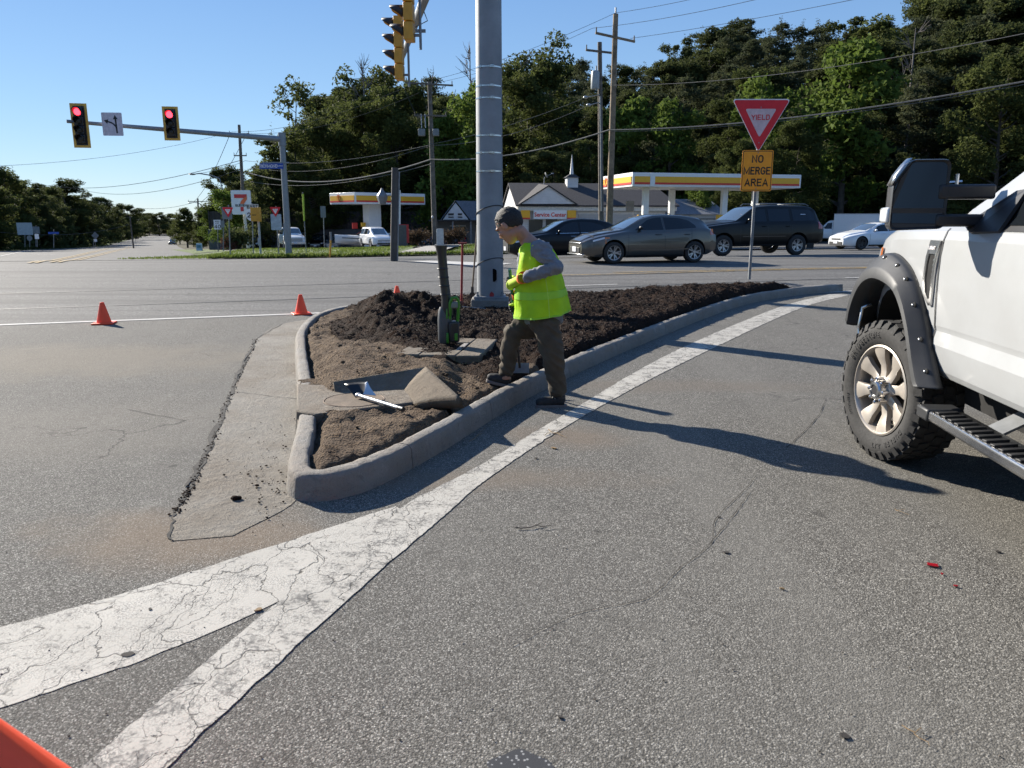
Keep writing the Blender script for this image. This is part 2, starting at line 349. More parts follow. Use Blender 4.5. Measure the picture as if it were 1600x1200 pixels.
def leafmat(name, a, b, tr=.35):
    t = NT(name); r = t.n('ObjectInfo').outputs['Random']
    col = t.mix(t.ramp(t.noise(.55, 3, .6), [(.35, 0.0), (.65, 1.0)]), a, b)
    col = t.mix(t.math('MULTIPLY', r, .45), col, tuple(c * .62 for c in a))
    t.set(Base_Color=col, Roughness=.7); t.b.inputs['Specular IOR Level'].default_value = .08
    tl = t.n('BsdfTranslucent', {'Color': t.mix(.0, col, col)}); ms = t.n('MixShader', {0: tr})
    t.t.links.new(t.b.outputs[0], ms.inputs[1]); t.t.links.new(tl.outputs[0], ms.inputs[2]); t.t.links.new(ms.outputs[0], t.out.inputs[0]); return t.m
M_leafA = leafmat('broad leaves', (.058, .072, .022), (.105, .122, .036), .42); M_leafP = leafmat('pine needles', (.052, .064, .032), (.096, .104, .052), .38)
M_leafB = leafmat('young leaves', (.085, .13, .024), (.15, .20, .042), .42); M_leafD = leafmat('dark leaves', (.056, .068, .024), (.098, .114, .040), .42)
M_bark = mat('bark', (.09, .075, .06), .9, var=.3, scale=3, bump=.6, bscale=12); M_twig = mat('grey dead wood', (.16, .14, .125), .9, var=.2)
M_redleaf = leafmat('reddish leaves', (.10, .045, .035), (.16, .075, .05)); M_brownleaf = leafmat('brown twiggy leaves', (.07, .045, .028), (.11, .08, .05))

# ---------------------------------------------------------------- the ground, one sheet to the horizon
def axis(lo, hi, s0, g):
    a = [0.0]; s = s0
    while a[-1] < hi: a.append(a[-1] + s); s = s0 if a[-1] < 60 else s * g
    b = [0.0]; s = s0
    while b[-1] > lo: b.append(b[-1] - s); s = s0 if b[-1] > -40 else s * g
    return sorted(set(a + b))
xs = axis(-900, 900, 2.0, 1.12); ys = axis(-300, 1600, 2.0, 1.12)
V = [(x, y, T(x, y) - .07) for y in ys for x in xs]; nx = len(xs)
F = [(j * nx + i, j * nx + i + 1, (j + 1) * nx + i + 1, (j + 1) * nx + i) for j in range(len(ys) - 1) for i in range(nx - 1)]
M_gnd = soil('leaf litter ground', (.045, .040, .02), (.07, .06, .03), (.03, .028, .015), .6, .3)
tag(link('ground', fast_mesh('ground', V, F, [M_gnd], True)), kind='structure')

def drape(name, A, B, m, dz=0.0, nx=2, step=1.0, kind='structure', parent=None, rag=0, **kw):
    """sheet between polylines A and B (matching lists of points) laid on the terrain"""
    rows = []
    for (a0, b0), (a1, b1) in zip(zip(A, B), list(zip(A, B))[1:]):
        a0, b0, a1, b1 = map(lambda q: Vector(q[:2]), (a0, b0, a1, b1)); k = max(1, int(max((a1 - a0).length, (b1 - b0).length) / step))
        for i in range(k):
            f = i / k; rows.append((a0.lerp(a1, f), b0.lerp(b1, f)))
    rows.append((Vector(A[-1][:2]), Vector(B[-1][:2])))
    V = []; F = []
    for a, b in rows:
        for j in range(nx + 1):
            p = a.lerp(b, j / nx); V.append((p.x, p.y, T(p.x, p.y) + dz))
    for i in range(len(rows) - 1):
        for j in range(nx):
            q = i * (nx + 1) + j; F.append((q, q + 1, q + nx + 2, q + nx + 1))
    if rag:
        for i in range(len(rows)):
            for q, sg in ((i * (nx + 1), 1), (i * (nx + 1) + nx, -1)):
                x, y, z = V[q]; a = Vector(V[i * (nx + 1)]); b = Vector(V[i * (nx + 1) + nx]); d = (b - a).normalized() * sg * rag * (noise.noise((x * 9, y * 9, 1)) + .8 * noise.noise((x * 33, y * 33, 2))); V[q] = (x + d.x, y + d.y, z)
    o = link(name, fast_mesh(name, V, F, [m], True), parent)
    n_ = o.data.polygons[0].normal
    if n_.z < 0: o.data.flip_normals()
    return tag(o, kind=kind, **kw)
def strip(name, pts, wd, m, dz, step=1.0, **kw):
    L, Q = [], []; pts = [Vector(p[:2]) for p in pts]
    for i, p in enumerate(pts):
        d = (pts[min(i + 1, len(pts) - 1)] - pts[max(i - 1, 0)]).normalized(); n_ = Vector((-d.y, d.x)) * wd / 2; L.append(p + n_); Q.append(p - n_)
    return drape(name, L, Q, m, dz, 1, step, **kw)
EDGE = [(-75, -13.5), (-40, -1.3), (-20, 5.6), (-6.96, 10.37), (-3.2, 11.6), (-2.4, 11.95), (3, 13.75), (6.8, 15.3), (10, 16.2), (20, 18.6), (60, 28)]     # near edge of the highway
FAR = [(-75, 18), (-40, 27.5), (-20, 34.0), (-12, 36.6), (-6, 38.6), (0, 40.6), (6, 42.5), (12, 45.0), (16, 46.2), (25, 49), (60, 60)]
drape('slip_road', [(-75, -45), (75, -45)], [(-75, -45.1), (75, -45.1)], M_near, 0)
bpy.data.objects.remove(bpy.data.objects['slip_road'])
drape('slip_road', [(x, -45) for x, y in EDGE], EDGE, M_near, 0.0, 24, 3.0)
drape('highway', EDGE, FAR, M_hwy, 0.0, 26, 1.0)
# cross street running down to the vanishing point on the left
def cs(off, Y): return (off - .4375 * Y, Y)
drape('cross_street', [cs(-24, 33), cs(-22, 60), cs(-20, 100), cs(-20, 400), cs(-20, 700)], [cs(3.6, 34.5), cs(1.9, 47), cs(1.9, 100), cs(1.9, 400), cs(1.9, 700)], M_hwy, .012, 14, 2.0)
drape('far_lot', [(-23, 58), (-12, 59), (0, 58), (12, 50), (34, 50.5), (60, 61)], [(-44, 104), (-28, 104), (0, 100), (16, 98), (36, 95), (75, 92)], M_lot, .0, 20, 2.0)
drape('verge_grass', [(-18.5, 47), (-15.2, 41), (-13.8, 37.2), (-12, 36.8), (-6, 38.8), (-4.9, 39.2)], [(-25, 60.3), (-19, 59.2), (-14, 59), (-12, 59), (-7.4, 58.2), (-6.6, 52)], M_grass, .04, 10, .8, kind='stuff')
drape('verge_grass', [(-4.6, 39.3), (0, 40.8), (6, 42.7), (12, 45.2)], [(-2.3, 57), (0, 57), (6, 54), (12, 49)], M_grass, .035, 10, .8, kind='stuff')
drape('verge_grass', [(-25.6, 62.5), (-21, 62), (-18, 61.5)], [(-46, 105), (-41, 105), (-36, 105)], M_grass, .02, 6, 2, kind='stuff')
drape('verge_grass', [cs(-24.3, 62), cs(-20.5, 100), cs(-20.2, 400)], [cs(-60, 62), cs(-46, 100), cs(-30, 400)], M_grass, .03, 8, 3, kind='stuff')
strip('footpath', [(-5.9, 40.5), (-5.4, 47), (-4.4, 58)], 2.4, M_conc_l, .05)
strip('footpath', [(-12, 44.2), (-8, 45.4), (-4, 46.3)], 1.3, M_conc_l, .052)
strip('kerb_strip', [(-16.5, 44.5), (-15.4, 40.2), (-14.6, 38), (-13.4, 36.9), (-12, 36.6), (-6, 38.6), (0, 40.6), (12, 45)], .3, M_conc_l, .07)
strip('median_strip', [(1.2, 26.6), (4.2, 27.6), (16, 31.3), (26, 34.6)], .5, M_conc_l, .05)
strip('kerb_strip', [(14, 46.0), (25, 49.3), (60, 60.3)], .5, M_conc_l, .1)
# road markings
strip('edge_line', [(-40, -1.15), (-20, 5.75), (-6.96, 10.52), (-3.2, 11.75), (-2.4, 12.07), (3, 13.85), (6.8, 15.42), (8.2, 15.8), (14, 17.3)], .13, M_white3, .006, .6)
strip('lane_line', [(1.0, 16.35), (2.3, 16.8)], .10, M_white3, .008, .3)
strip('lane_line', [(8.0, 18.55), (11, 19.4)], .10, M_white3, .008, .3)
strip('yellow_line', [(1.0, 19.0), (3.0, 19.6), (6.9, 20.9), (12, 22.3), (22, 25.0), (50, 33)], .10, M_yellow, .012, .5)
strip('yellow_line', [(2.6, 19.95), (6.8, 21.15), (12, 22.55), (22, 25.25), (50, 33.2)], .10, M_yellow, .012, .5)
strip('stop_line', [(-14.3, 38.0), (-17.2, 43.5)], .45, M_white3, .02, .5)
a, b = ground_at(640, 408), ground_at(742, 416)
drape('crosswalk_line', [ground_at(640, 409), ground_at(762, 418)], [ground_at(672, 408), ground_at(800, 412)], M_white3, .012, 2, .6)
for p, q in (((79, 411), (202, 386.3)), ((92, 411), (207, 386.3)), ((45, 412), (172, 387)), ((56, 412), (178, 387))):
    strip('yellow_line', [ground_at(*p), ground_at(*q)], .14, M_yellow, .03, 1.0)
strip('lane_line', [ground_at(48, 398), ground_at(88, 399)], .14, M_white3, .03)
strip('lane_line', [ground_at(0, 401), ground_at(48, 391)], .14, M_white3, .03)
# tar seams along the highway
M_tar = mat('tar seam', (.035, .034, .033), .6)
for c0 in (2.6, 5.4):
    strip('tar_seam', [(x, y + c0 + .25 * math.sin(x * .3)) for x, y in [(-30, 2.2), (-20, 5.6), (-7, 10.35), (-2.4, 11.95), (3, 13.75), (7, 15.3), (20, 18.6), (50, 26)]], .06, M_tar, .006, .4)
# slip-road paint: the long tapering triangle and the line along it
nose_tip = (6.15, 14.8)
def cat(pts, per=6):
    P = [Vector(p) for p in pts]; P = [2 * P[0] - P[1]] + P + [2 * P[-1] - P[-2]]; out = []
    for i in range(1, len(P) - 2):
        for k in range(per):
            t = k / per; a, b, c, d = P[i - 1:i + 3]
            out.append(.5 * ((2 * b) + (c - a) * t + (2 * a - 5 * b + 4 * c - d) * t * t + (3 * b - a - 3 * c + d) * t ** 3))
    return out + [P[-2]]
L1 = [(-6.6, .15), (-3.0, 1.95), (-1.85, 2.53), (-1.14, 3.17), (-.60, 3.72)]; L2 = [(-5.2, -1.1), (-2.6, 1.25), (-1.54, 2.06), (-.97, 2.62), (-.46, 3.52)]
drape('gore_marking', cat(L1), cat(L2), M_white, .0025, 4, .03, rag=.008)
E1 = [(-1.9, -.8), (-1.40, .9), (-1.16, 1.80), (-.905, 2.69), (-.60, 3.62), (-.17, 4.42), (.40, 5.60), (1.87, 8.5), (4.45, 12.7), (6.1, 14.8)]
E2 = [(-1.6, -.9), (-1.15, .85), (-.93, 1.80), (-.56, 2.96), (-.33, 3.60), (-.09, 4.25), (.66, 5.78), (2.12, 8.32), (4.75, 12.55), (6.5, 14.75)]
drape('white_line', cat(E1), cat(E2), M_white2, .004, 4, .03, rag=.010)
def crack(pts, wd, seed, name='crack', dz=.004, m=None):
    rn = random.Random(seed); P = cat([(x, y) for x, y in pts], 8); mb = MB(); l = []
    for i, p in enumerate(P):
        d = (P[min(i + 1, len(P) - 1)] - P[max(0, i - 1)]).normalized(); n_ = Vector((-d.y, d.x)); o = n_ * rn.uniform(-.5, .5) * wd * 3
        k = wd * rn.uniform(.25, 1.2); l.append(((p + o + n_ * k), (p + o - n_ * k)))
    mb.grid([[(a.x, a.y, dz), (b.x, b.y, dz)] for a, b in l])
    o = mb.build(name, m or M_tar2, None, 180); tag(o, kind='structure'); return o
M_tar2 = mat('dark crack', (.022, .02, .018), .95)
for i, (l, wd) in enumerate([([(800, 1010), (900, 960), (1010, 935), (1060, 890), (1110, 850), (1120, 810), (1165, 765), (1180, 745)], .0018), ([(1110, 850), (1150, 800), (1170, 770)], .0026), ([(1230, 700), (1275, 655), (1290, 625)], .0032),
        ([(200, 640), (290, 658)], .004), ([(330, 570), (440, 562)], .003)]):
    crack([atz(*p).xy for p in l], wd, i)
# gravelly broken joint along the gutter pan
GO = [atz(*p) for p in [(560, 487), (500, 497), (440, 507), (402, 530), (385, 565), (362, 615), (335, 685), (300, 760), (272, 805), (267, 846)]]
GI = [(-2.25, 12.0), (-2.55, 11.2), (-2.66, 10.2), (-2.5, 9.0), (-2.2, 7.9), (-1.95, 7.0), (-1.66, 5.75), (-1.3, 4.4), (-1.13, 3.82), (-1.30, 3.34)]
drape('gutter_pan', cat([p.xy for p in GO]), cat(GI), M_gut, .003, 8, .2)
crack([(p.x - .0, p.y) for p in GO[2:]], .008, 5, dz=.006)
crack([(p.x - .01, p.y) for p in GO[3:8]], .016, 8, dz=.0058)
for a, b in (((365, 612), (466, 624)), ((408, 522), (475, 527))): crack([atz(*a).xy, atz((a[0] + b[0]) / 2, (a[1] + b[1]) / 2 + 1).xy, atz(*b).xy], .004, 3, dz=.0065)

t = NT('oily tar spot'); co = t.co(); c = t.mix(t.ramp(t.vor(70, 'Distance', co), [(.18, 1.0), (.28, 0.0)]), (.035, .034, .033), (.30, .30, .29)); M_oil = t.set(Base_Color=c, Roughness=.5)
mb = MB(); rn = random.Random(2); mb.add([(.02 + (.085 + .012 * math.sin(a * 3) + rn.uniform(-.006, .006)) * math.cos(a), 1.79 + (.075 + .01 * math.cos(a * 4)) * math.sin(a), .004) for a in [i * math.pi / 20 for i in range(40)]], [tuple(range(40))]); tag(mb.build('tar_spot', M_oil, None, None), kind='structure')
# ---------------------------------------------------------------- the kerbed island
KR = cat([(-1.13, 3.80), (-.96, 3.80), (-.74, 4.02), (-.43, 4.70), (.20, 6.28), (1.46, 8.75), (3.68, 12.6), (5.2, 14.4), (6.35, 15.25), (6.6, 15.42), (6.3, 15.4), (3.2, 14.0), (0, 12.95), (-1.9, 12.25), (-2.35, 11.9), (-2.68, 11.2), (-2.74, 10.3), (-2.55, 9.0), (-2.28, 7.95), (-1.95, 6.8), (-1.70, 5.95)], 8)
KL = cat([(-1.47, 5.10), (-1.36, 4.6), (-1.27, 4.15), (-1.2, 3.9), (-1.13, 3.80)], 6)
ISL = [tuple(p) for p in KL[:-1] + KR]
def inside(p, poly):
    x, y = p; c = False; j = len(poly) - 1
    for i in range(len(poly)):
        xi, yi = poly[i]; xj, yj = poly[j]
        if (yi > y) != (yj > y) and x < (xj - xi) * (y - yi) / (yj - yi) + xi: c = not c
        j = i
    return c
def pdist(p, poly):
    P = np.asarray(poly); A = P; B = np.roll(P, -1, 0); q = np.asarray(p); d = B - A
    t = np.clip(((q - A) * d).sum(1) / np.maximum((d * d).sum(1), 1e-9), 0, 1); e = A + d * t[:, None] - q
    return float(np.sqrt((e * e).sum(1).min()))
def kerb_piece(mb, P, wd=.115, hz=.143):
    P = [Vector(p) for p in P]; rows = []
    prof = [(-.006, -.03), (.002, .06), (.010, .125), (.020, .144), (.036, .154), (wd - .030, .157), (wd - .008, .150), (wd, .13), (wd + .004, -.03)]
    for i, p in enumerate(P):
        d = (P[min(i + 1, len(P) - 1)] - P[max(0, i - 1)]).normalized(); n_ = Vector((-d.y, d.x)); r = []
        for a, z in prof:
            q = p + n_ * a; nz = noise.noise((q.x * 6, q.y * 6, z * 9)) * .004; nn = noise.noise((q.x * 23, q.y * 23, z * 30)) * .006
            r.append((q.x + n_.x * nn, q.y + n_.y * nn, z * hz / .155 + (nz + nn if z > 0 else 0)))
        rows.append(r)
    k = len(mb.v); mb.grid(rows); n = len(prof); m = len(rows)
    mb.f.append(tuple(k + j for j in range(n))); mb.m.append(mb.mi); mb.f.append(tuple(k + (m - 1) * n + j for j in reversed(range(n)))); mb.m.append(mb.mi)
def resample(P, s):
    out = [P[0]]; acc = 0
    for a, b in zip(P, P[1:]):
        L = (b - a).length; x = s - acc
        while x <= L and L > 0: out.append(a.lerp(b, x / L)); x += s
        acc = (acc + L) % s
    return out + [P[-1]]
mb = MB(); RR = resample(KR, .06)
cuts = [0, 14, 34, 58, 84, 112, 140, 168, 196, 230, len(RR) - 1]
for a, b in zip(cuts, cuts[1:]):
    seg = RR[a:b + 1]; e = (seg[-1] - seg[-2]).normalized() * .004; seg = seg[:-1] + [seg[-1] - e]; e = (seg[1] - seg[0]).normalized() * .004; seg[0] = seg[0] + e
    if a == 0: kerb_piece(mb, resample(KL, .06)[:-1] + seg, .125)
    else: kerb_piece(mb, seg)
tag(mb.build('kerb', M_conc, None, 60), kind='structure')

MU = [(-2.6, 11.4), (-2.25, 10.5), (-2.02, 9.7), (-1.75, 8.6), (-1.42, 7.75), (-1.19, 7.42), (-1.0, 7.2), (-.62, 6.98), (-.50, 6.62), (-.33, 6.22), (-.12, 5.88), (.12, 5.78), (.4, 6.3), (1.7, 8.75), (3.9, 12.5), (6.6, 15.3), (3, 14), (0, 13), (-2, 12.3)]
def fbm(x, y, s, o=4): return noise.fractal((x * s, y * s, 3.7), .6, 2.1, o)
WALLP = [(-1.32, 5.80), (-.60, 6.12)]
def soil_z(x, y, de):
    up = sm((y - 5.45 - (x + 1.35) * .25) / .25) * (1 - sm((x + .62) / .25)) * (1 - sm((y - 7.4) / 1.4)) * sm((x + 1.50 + (y - 5.7) * .27) / .30)
    z = .137 + .10 * up + .035 * fbm(x, y, 3.0) + .016 * fbm(x, y, 14)
    d2 = math.hypot(x + .86, y - 4.62); z += .02 * math.exp(-(d2 / .3) ** 2)
    return z - .06 * (1 - sm((de - .135) / .06))
def mulch_z(x, y, dm, de):
    k = sm(dm / .22 + .35 * fbm(x, y, 5)); z = .07 * k + .032 * fbm(x, y, 2.2) * k + .020 * abs(fbm(x, y, 9)) * k + .017 * fbm(x, y, 30) * k
    pile = math.exp(-(((x + 1.32) / .68) ** 2 + ((y - 9.25) / .95) ** 2) ** 1.25); z += .36 * pile * (1 + .25 * fbm(x, y, 4))
    z += .07 * math.exp(-(((x + .25) / .6) ** 2 + ((y - 7.9) / .7) ** 2)) + .05 * sm((y - 9) / 4) * sm((de - .2) / .6)
    b = math.exp(-(((x + .58) / .40) ** 2 + ((y - 7.28) / .62) ** 2) ** 2); z = z * (1 - b) + .045 * b
    z += .055 * sm((x - 1.2) / 2) * sm((de - .12) / .18)
    return z * sm((de - .115) / .10) - .018
INLET = [(-1.55, 5.66), (-1.43, 5.68), (-1.34, 5.70), (-.72, 5.99), (-.66, 6.0), (-.44, 5.17), (-.72, 5.32), (-1.40, 5.0)]
hs = .034; X0, Y0 = -2.8, 3.7; NXg, NYg = int(9.6 / hs), int(12.0 / hs); idx = {}; V = []; Fs = []; Fm = []; idm = {}; Vm = []; surf = {}
ISa = np.asarray(ISL)
for j in range(NYg):
    for i in range(NXg):
        x, y = X0 + i * hs, Y0 + j * hs
        if x < -2.75 + max(0, (7 - y) * .25) or x > -1.0 + (y - 3.6) * .72 or y > 12.9 + x * .45: continue
        if not inside((x, y), ISL): continue
        de = pdist((x, y), ISL)
        if 5.0 < y < 6.2 and x < -1.3: de = max(de, .3)
        if de < .08: continue
        sz = soil_z(x, y, de); im = inside((x, y), MU); dm = pdist((x, y), MU[:13]) * (1 if im else -1)
        if not im and dm < -.3: mz = -1
        else: mz = mulch_z(x, y, dm, de) if dm > -.3 else -1
        if not (inside((x, y), INLET)): idx[i, j] = len(V); V.append((x, y, sz))
        if mz > -.5: idm[i, j] = len(Vm); Vm.append((x, y, sz + mz)); surf[i, j] = (mz, sz)
def quads(d): return [(d[i, j], d[i + 1, j], d[i + 1, j + 1], d[i, j + 1]) for (i, j) in d if (i + 1, j) in d and (i, j + 1) in d and (i + 1, j + 1) in d]
tag(link('soil', fast_mesh('soil', V, quads(idx), [M_soil], True)), kind='structure')
mul = tag(link('mulch', fast_mesh('mulch', Vm, quads(idm), [M_mulch], True)), 'dark brown shredded mulch spread and heaped over the kerbed island', 'mulch', kind='stuff')
keys = [k for k, (mz, sz) in surf.items() if mz > .015]
def shreds(n, keys, sizes, wds, lift=.006):
    V = []; F = []
    for _ in range(n):
        i, j = keys[rng.integers(len(keys))]; y = Y0 + (j + rng.random()) * hs
        if rng.random() > min(1, 7.5 / y): continue
        x = X0 + (i + rng.random()) * hs; mz, sz = surf.get((i, j), (0, 0)); z = sz + mz + rng.random() * lift
        L = rng.uniform(*sizes) * (1 + max(0, y - 7) * .08); a = rng.uniform(0, 6.283); t = rng.normal() * .45; wd = rng.uniform(*wds)
        u = np.array((math.cos(a) * math.cos(t), math.sin(a) * math.cos(t), math.sin(t))) * L / 2; v = np.array((-math.sin(a), math.cos(a), rng.normal() * .5)) * wd; c = np.array((x, y, z)); h = np.array((0, 0, wd))
        k = len(V); V += [c - u - v * .6, c - u * .9 + v, c + u * .8 + v * .5, c + u - v * .4, c + h - u * .3, c + h + u * .4]
        F += [(k, k + 3, k + 5, k + 4), (k + 1, k + 4, k + 5, k + 2), (k, k + 4, k + 1, k), (k + 3, k + 2, k + 5, k + 3)][:2]
    return V, F
Vs, Fs = shreds(52000, keys, (.012, .05), (.0025, .007))
tag(link('mulch_shreds', fast_mesh('mulch_shreds', Vs, Fs, [M_shred])), kind='stuff')
# clods and crumbs of soil, scraps on the gutter
mb = MB(); rn = random.Random(4)
ks = list(idx)
for _ in range(900):
    i, j = rn.choice(ks); x, y = X0 + i * hs, Y0 + j * hs
    if inside((x, y), MU): continue
    s = rn.uniform(.004, .013) * rn.choice((1, 1, 1, 1.9)); mb.ell((x + rn.uniform(0, hs), y, V[idx[i, j]][2] + s * .3), (s, s * rn.uniform(.6, 1), s * .7), 6, 4)
tag(mb.build('soil_clods', M_soil, None, 30), kind='stuff')
mb = MB(); mb2 = MB()
for _ in range(170):
    p = atz(rn.gauss(430, 28), rn.gauss(745, 34)); 
    if p.x > -1.16: continue
    s = abs(rn.gauss(0, .0035)) + .0012; mb.ell((p.x, p.y, .008 + s * .4), (s, s * .8, s * .6), 6, 4)
s = .022; p = atz(367, 782); mb.ell((p.x, p.y, .014), (s, s * .8, s * .6), 7, 5); mb.ell((p.x + .02, p.y + .008, .012), (s * .7, s * .6, s * .5), 7, 5)
for _ in range(520):          # gravel along the broken joint
    g_ = GO[rn.randrange(3, 8)]; h_ = GO[min(9, GO.index(g_) + 1)]; p = g_.lerp(h_, rn.random()); s = rn.uniform(.002, .008)
    mb.ell((p.x + rn.gauss(0, .014), p.y + rn.gauss(0, .014), .003 + s * .4), (s, s * .8, s * .6), 6, 4)
tag(mb.build('loose_crumbs', M_mulch, None, 30), kind='stuff')

# storm inlet: slab level with the kerb, throat below it, back wall and sloped wing
t_in = empty('storm_inlet', (-1.4, 5.4, 0), 0, 'weathered concrete storm drain inlet set into the left kerb of the island', 'storm drain')
M_slabd = concrete('dirt covered slab', (.22, .19, .15), .8, 2.2, (.13, .095, .062))
def off(mb): return [(x + 1.4, y - 5.4, z) for x, y, z in mb]
mb = MB(); sl = [(-1.705, 5.95), (-1.475, 5.10), (-1.32, 4.99), (-.70, 5.33), (-.82, 5.80), (-1.30, 5.78), (-1.5, 5.92)]
mb.prism([(x + 1.4, y - 5.4) for x, y in sl], .075, None, .085); mb.build('slab', M_slabd, t_in, 30, bevel=.012)
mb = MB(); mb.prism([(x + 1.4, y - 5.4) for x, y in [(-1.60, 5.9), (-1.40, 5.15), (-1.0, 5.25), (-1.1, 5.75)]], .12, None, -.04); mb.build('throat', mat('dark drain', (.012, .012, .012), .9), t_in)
for pl_ in ([(-.31, .56), (-.25, .36), (-.19, .36), (-.22, .58)], [(-.09, -.25), (-.05, -.36), (.02, -.35), (-.02, -.25)]): mb = MB(); mb.prism(pl_, .12, None, -.035); mb.build('abutment', M_slabd, t_in, 30, bevel=.008)
mb = MB(); pts = [Vector((-1.14, 5.40)) + Vector((math.cos(a) * .215, math.sin(a) * .215)) for a in [i * math.pi / 24 for i in range(48)]]
mb.tube([(p.x + 1.4, p.y - 5.4, .159) for p in pts] + [(pts[0].x + 1.4, pts[0].y - 5.4, .159)], .006, 6); mb.build('cover_ring', mat('rusty iron', (.16, .11, .075), .85), t_in)
mb = MB(); mb.prism([(x + 1.4, y - 5.4) for x, y in [(-1.14 + .205 * math.cos(a), 5.40 + .205 * math.sin(a)) for a in [i * math.pi / 24 for i in range(48)]]], .006, None, .157); mb.build('manhole_cover', mat('dusty iron cover', (.15, .11, .075), .9, var=.2, bump=.4, bscale=60), t_in)
A = Vector((-1.36, 5.70, .235)); B = Vector((-.69, 6.02, .285)); Cc = Vector((-.62, 6.10, .30)); D = Vector((-.345, 5.09, .245)); E_ = Vector((-.70, 5.30, .155)); Fq = Vector((-.83, 5.72, .155)); O = Vector((-1.4, 5.4, 0))
def solid(mb, quad, th):
    q = [p - O for p in quad]; n_ = (q[1] - q[0]).cross(q[2] - q[0]).normalized() * th; mb.add(q + [p - n_ for p in q], [(0, 1, 2, 3), (7, 6, 5, 4), (0, 4, 5, 1), (1, 5, 6, 2), (2, 6, 7, 3), (3, 7, 4, 0)])
mb = MB(); solid(mb, [Vector((-1.34, 5.66, .155)), Fq, B, A], .07); mb.build('back_wall', M_slabd, t_in, 30, bevel=.008)
mb = MB(); n = 8; rows = []
for i in range(n + 1):
    u = i / n; r = []
    for j in range(n + 1):
        v = j / n; p = (Fq.lerp(E_, u)).lerp(B.lerp(D, u), v); r.append(tuple(p - O + Vector((0, 0, .014 * math.sin(v * 3.1) + .004 * fbm(p.x, p.y, 9)))))
    rows.append(r)
mb.grid(rows, flip=True); o = mb.build('wing', concrete('dirty wing concrete', (.155, .12, .08), .85, 3.5, (.10, .072, .045)), t_in, 60); sf = o.modifiers.new('s', 'SOLIDIFY'); sf.thickness = .075; sf.offset = -1
# concrete collar round the pull box
t_hb = empty('pull_box', (-.60, 7.28, .0), R(-8), 'dirty square concrete pull box collar with an open slot, half buried in mulch', 'pull box')
mb = MB()
for c, d in (((-.28, 0, .185), (.22, 1.0, .12)), ((.28, 0, .185), (.22, 1.0, .12)), ((0, .36, .185), (.34, .28, .12)), ((0, -.36, .185), (.34, .28, .12))): mb.box(c, d)
mb.build('collar', concrete('dusty collar concrete', (.20, .17, .13), .8, 3, (.12, .088, .058)), t_hb, 30, bevel=.015)
mb = MB(); mb.box((0, 0, .19), (.35, .40, .03)); mb.build('well', mat('dark well', (.02, .018, .016), .95), t_hb)
mb = MB(); mb.box((-.135, 0, .235), (.08, .41, .015), Matrix.Rotation(.06, 3, 'Y')); mb.box((.12, .02, .232), (.05, .41, .012)); mb.build('lid_rail', M_conc_l, t_hb, bevel=.003)
mb = MB(); mb.add([(-.43, -.4, .245), (-.43, .4, .245), (-.75, .45, .10), (-.78, -.5, .08)], [(0, 1, 2, 3)])
# flat slab beside the pole foundation
tag(mb and MB().box((0, 0, 0), (.5, .75, .05)).build('stone_slab', M_conc, None, 30, loc=(-.88, 9.75, .235), rot=(0, 0, R(15)), bevel=.012), 'pale flat concrete slab lying in the mulch left of the big pole', 'slab')

# ---------------------------------------------------------------- cones
M_cone = NT('fluorescent orange vinyl'); M_cone = M_cone.set(Base_Color=(1.0, .085, .02), Roughness=.45, Emission_Color=(1, .06, .02), Emission_Strength=.0)
def cone(p, rz, label, s=1.0):
    o = empty('traffic_cone', p, rz, label, 'traffic cone', 'orange cones along the edge line'); o.scale = (s, s, s)
    mb = MB(); mb.lathe([(.098, .012), (.094, .03), (.030, .285), (.026, .30), (.018, .302), (.018, .29), (.085, .02)], 28); mb.build('cone_body', M_cone, o, 50)
    mb = MB(); mb.box((0, 0, .012), (.27, .27, .022)); mb.build('base', M_cone, o, 30, bevel=.008); return o
cone(atz(163, 506), R(12), 'small orange traffic cone on the edge line, farthest from the island')
cone(atz(471, 491), R(25), 'small orange traffic cone on the edge line just left of the island kerb')
cone(atz(621, 474), R(18), 'small orange traffic cone half hidden behind the mulch heap')
t = cone((-.495, .555, .62), R(30), 'tilted orange cone close to the camera at the lower left corner', 2.3)
t.rotation_euler = (0, R(-28), 0); t.location = (-.67, 1.08, .11); t['group'] = 'foreground cone'

# ---------------------------------------------------------------- big galvanised signal pole, arm reaching over the highway
M_galv = mat('galvanised steel', (.27, .285, .30), .62, .35, var=.12, scale=2.2, bump=.05); M_galvd = mat('dull galvanised steel', (.22, .23, .24), .6, .5)
M_chrome = mat('bright steel', (.6, .6, .6), .25, 1.0, var=.05); M_black = mat('black plastic', (.018, .018, .02), .45, var=.1); M_dark = mat('dark rubber', (.02, .02, .02), .85)
PX, PY = -.31, 10.95
t_p = empty('signal_mast', (PX, PY, .10), 0, 'big grey galvanised signal pole rising from the mulch beside the worker', 'signal pole')
mb = MB(); mb.tube([(0, 0, .14), (0, 0, 7.0)], [.188, .160], 40, True); o = mb.build('pole', M_galv, t_p, 50)
hole = (at(771, 430, PY - .17) - Vector((PX, PY, .10)))
def oval(rx, rz, n=28): return [(rx * math.cos(a), (rz if math.sin(a) > 0 else -rz) + rx * math.sin(a)) for a in [2 * math.pi * i / n for i in range(n)]]
mb = MB(); Mh = Matrix.Translation((hole.x, hole.y + .005, hole.z)) @ Matrix.Rotation(R(90), 4, 'X'); mb.prism(oval(.058, .045), .018, Mh, -.006); o = mb.build('hole_rim', M_galv, t_p, 30, bevel=.004)
mb = MB(); mb.prism(oval(.046, .045), .022, Mh, -.006); mb.build('hand_hole', mat('dark inside', (.006, .006, .006), .95, spec=0), t_p)
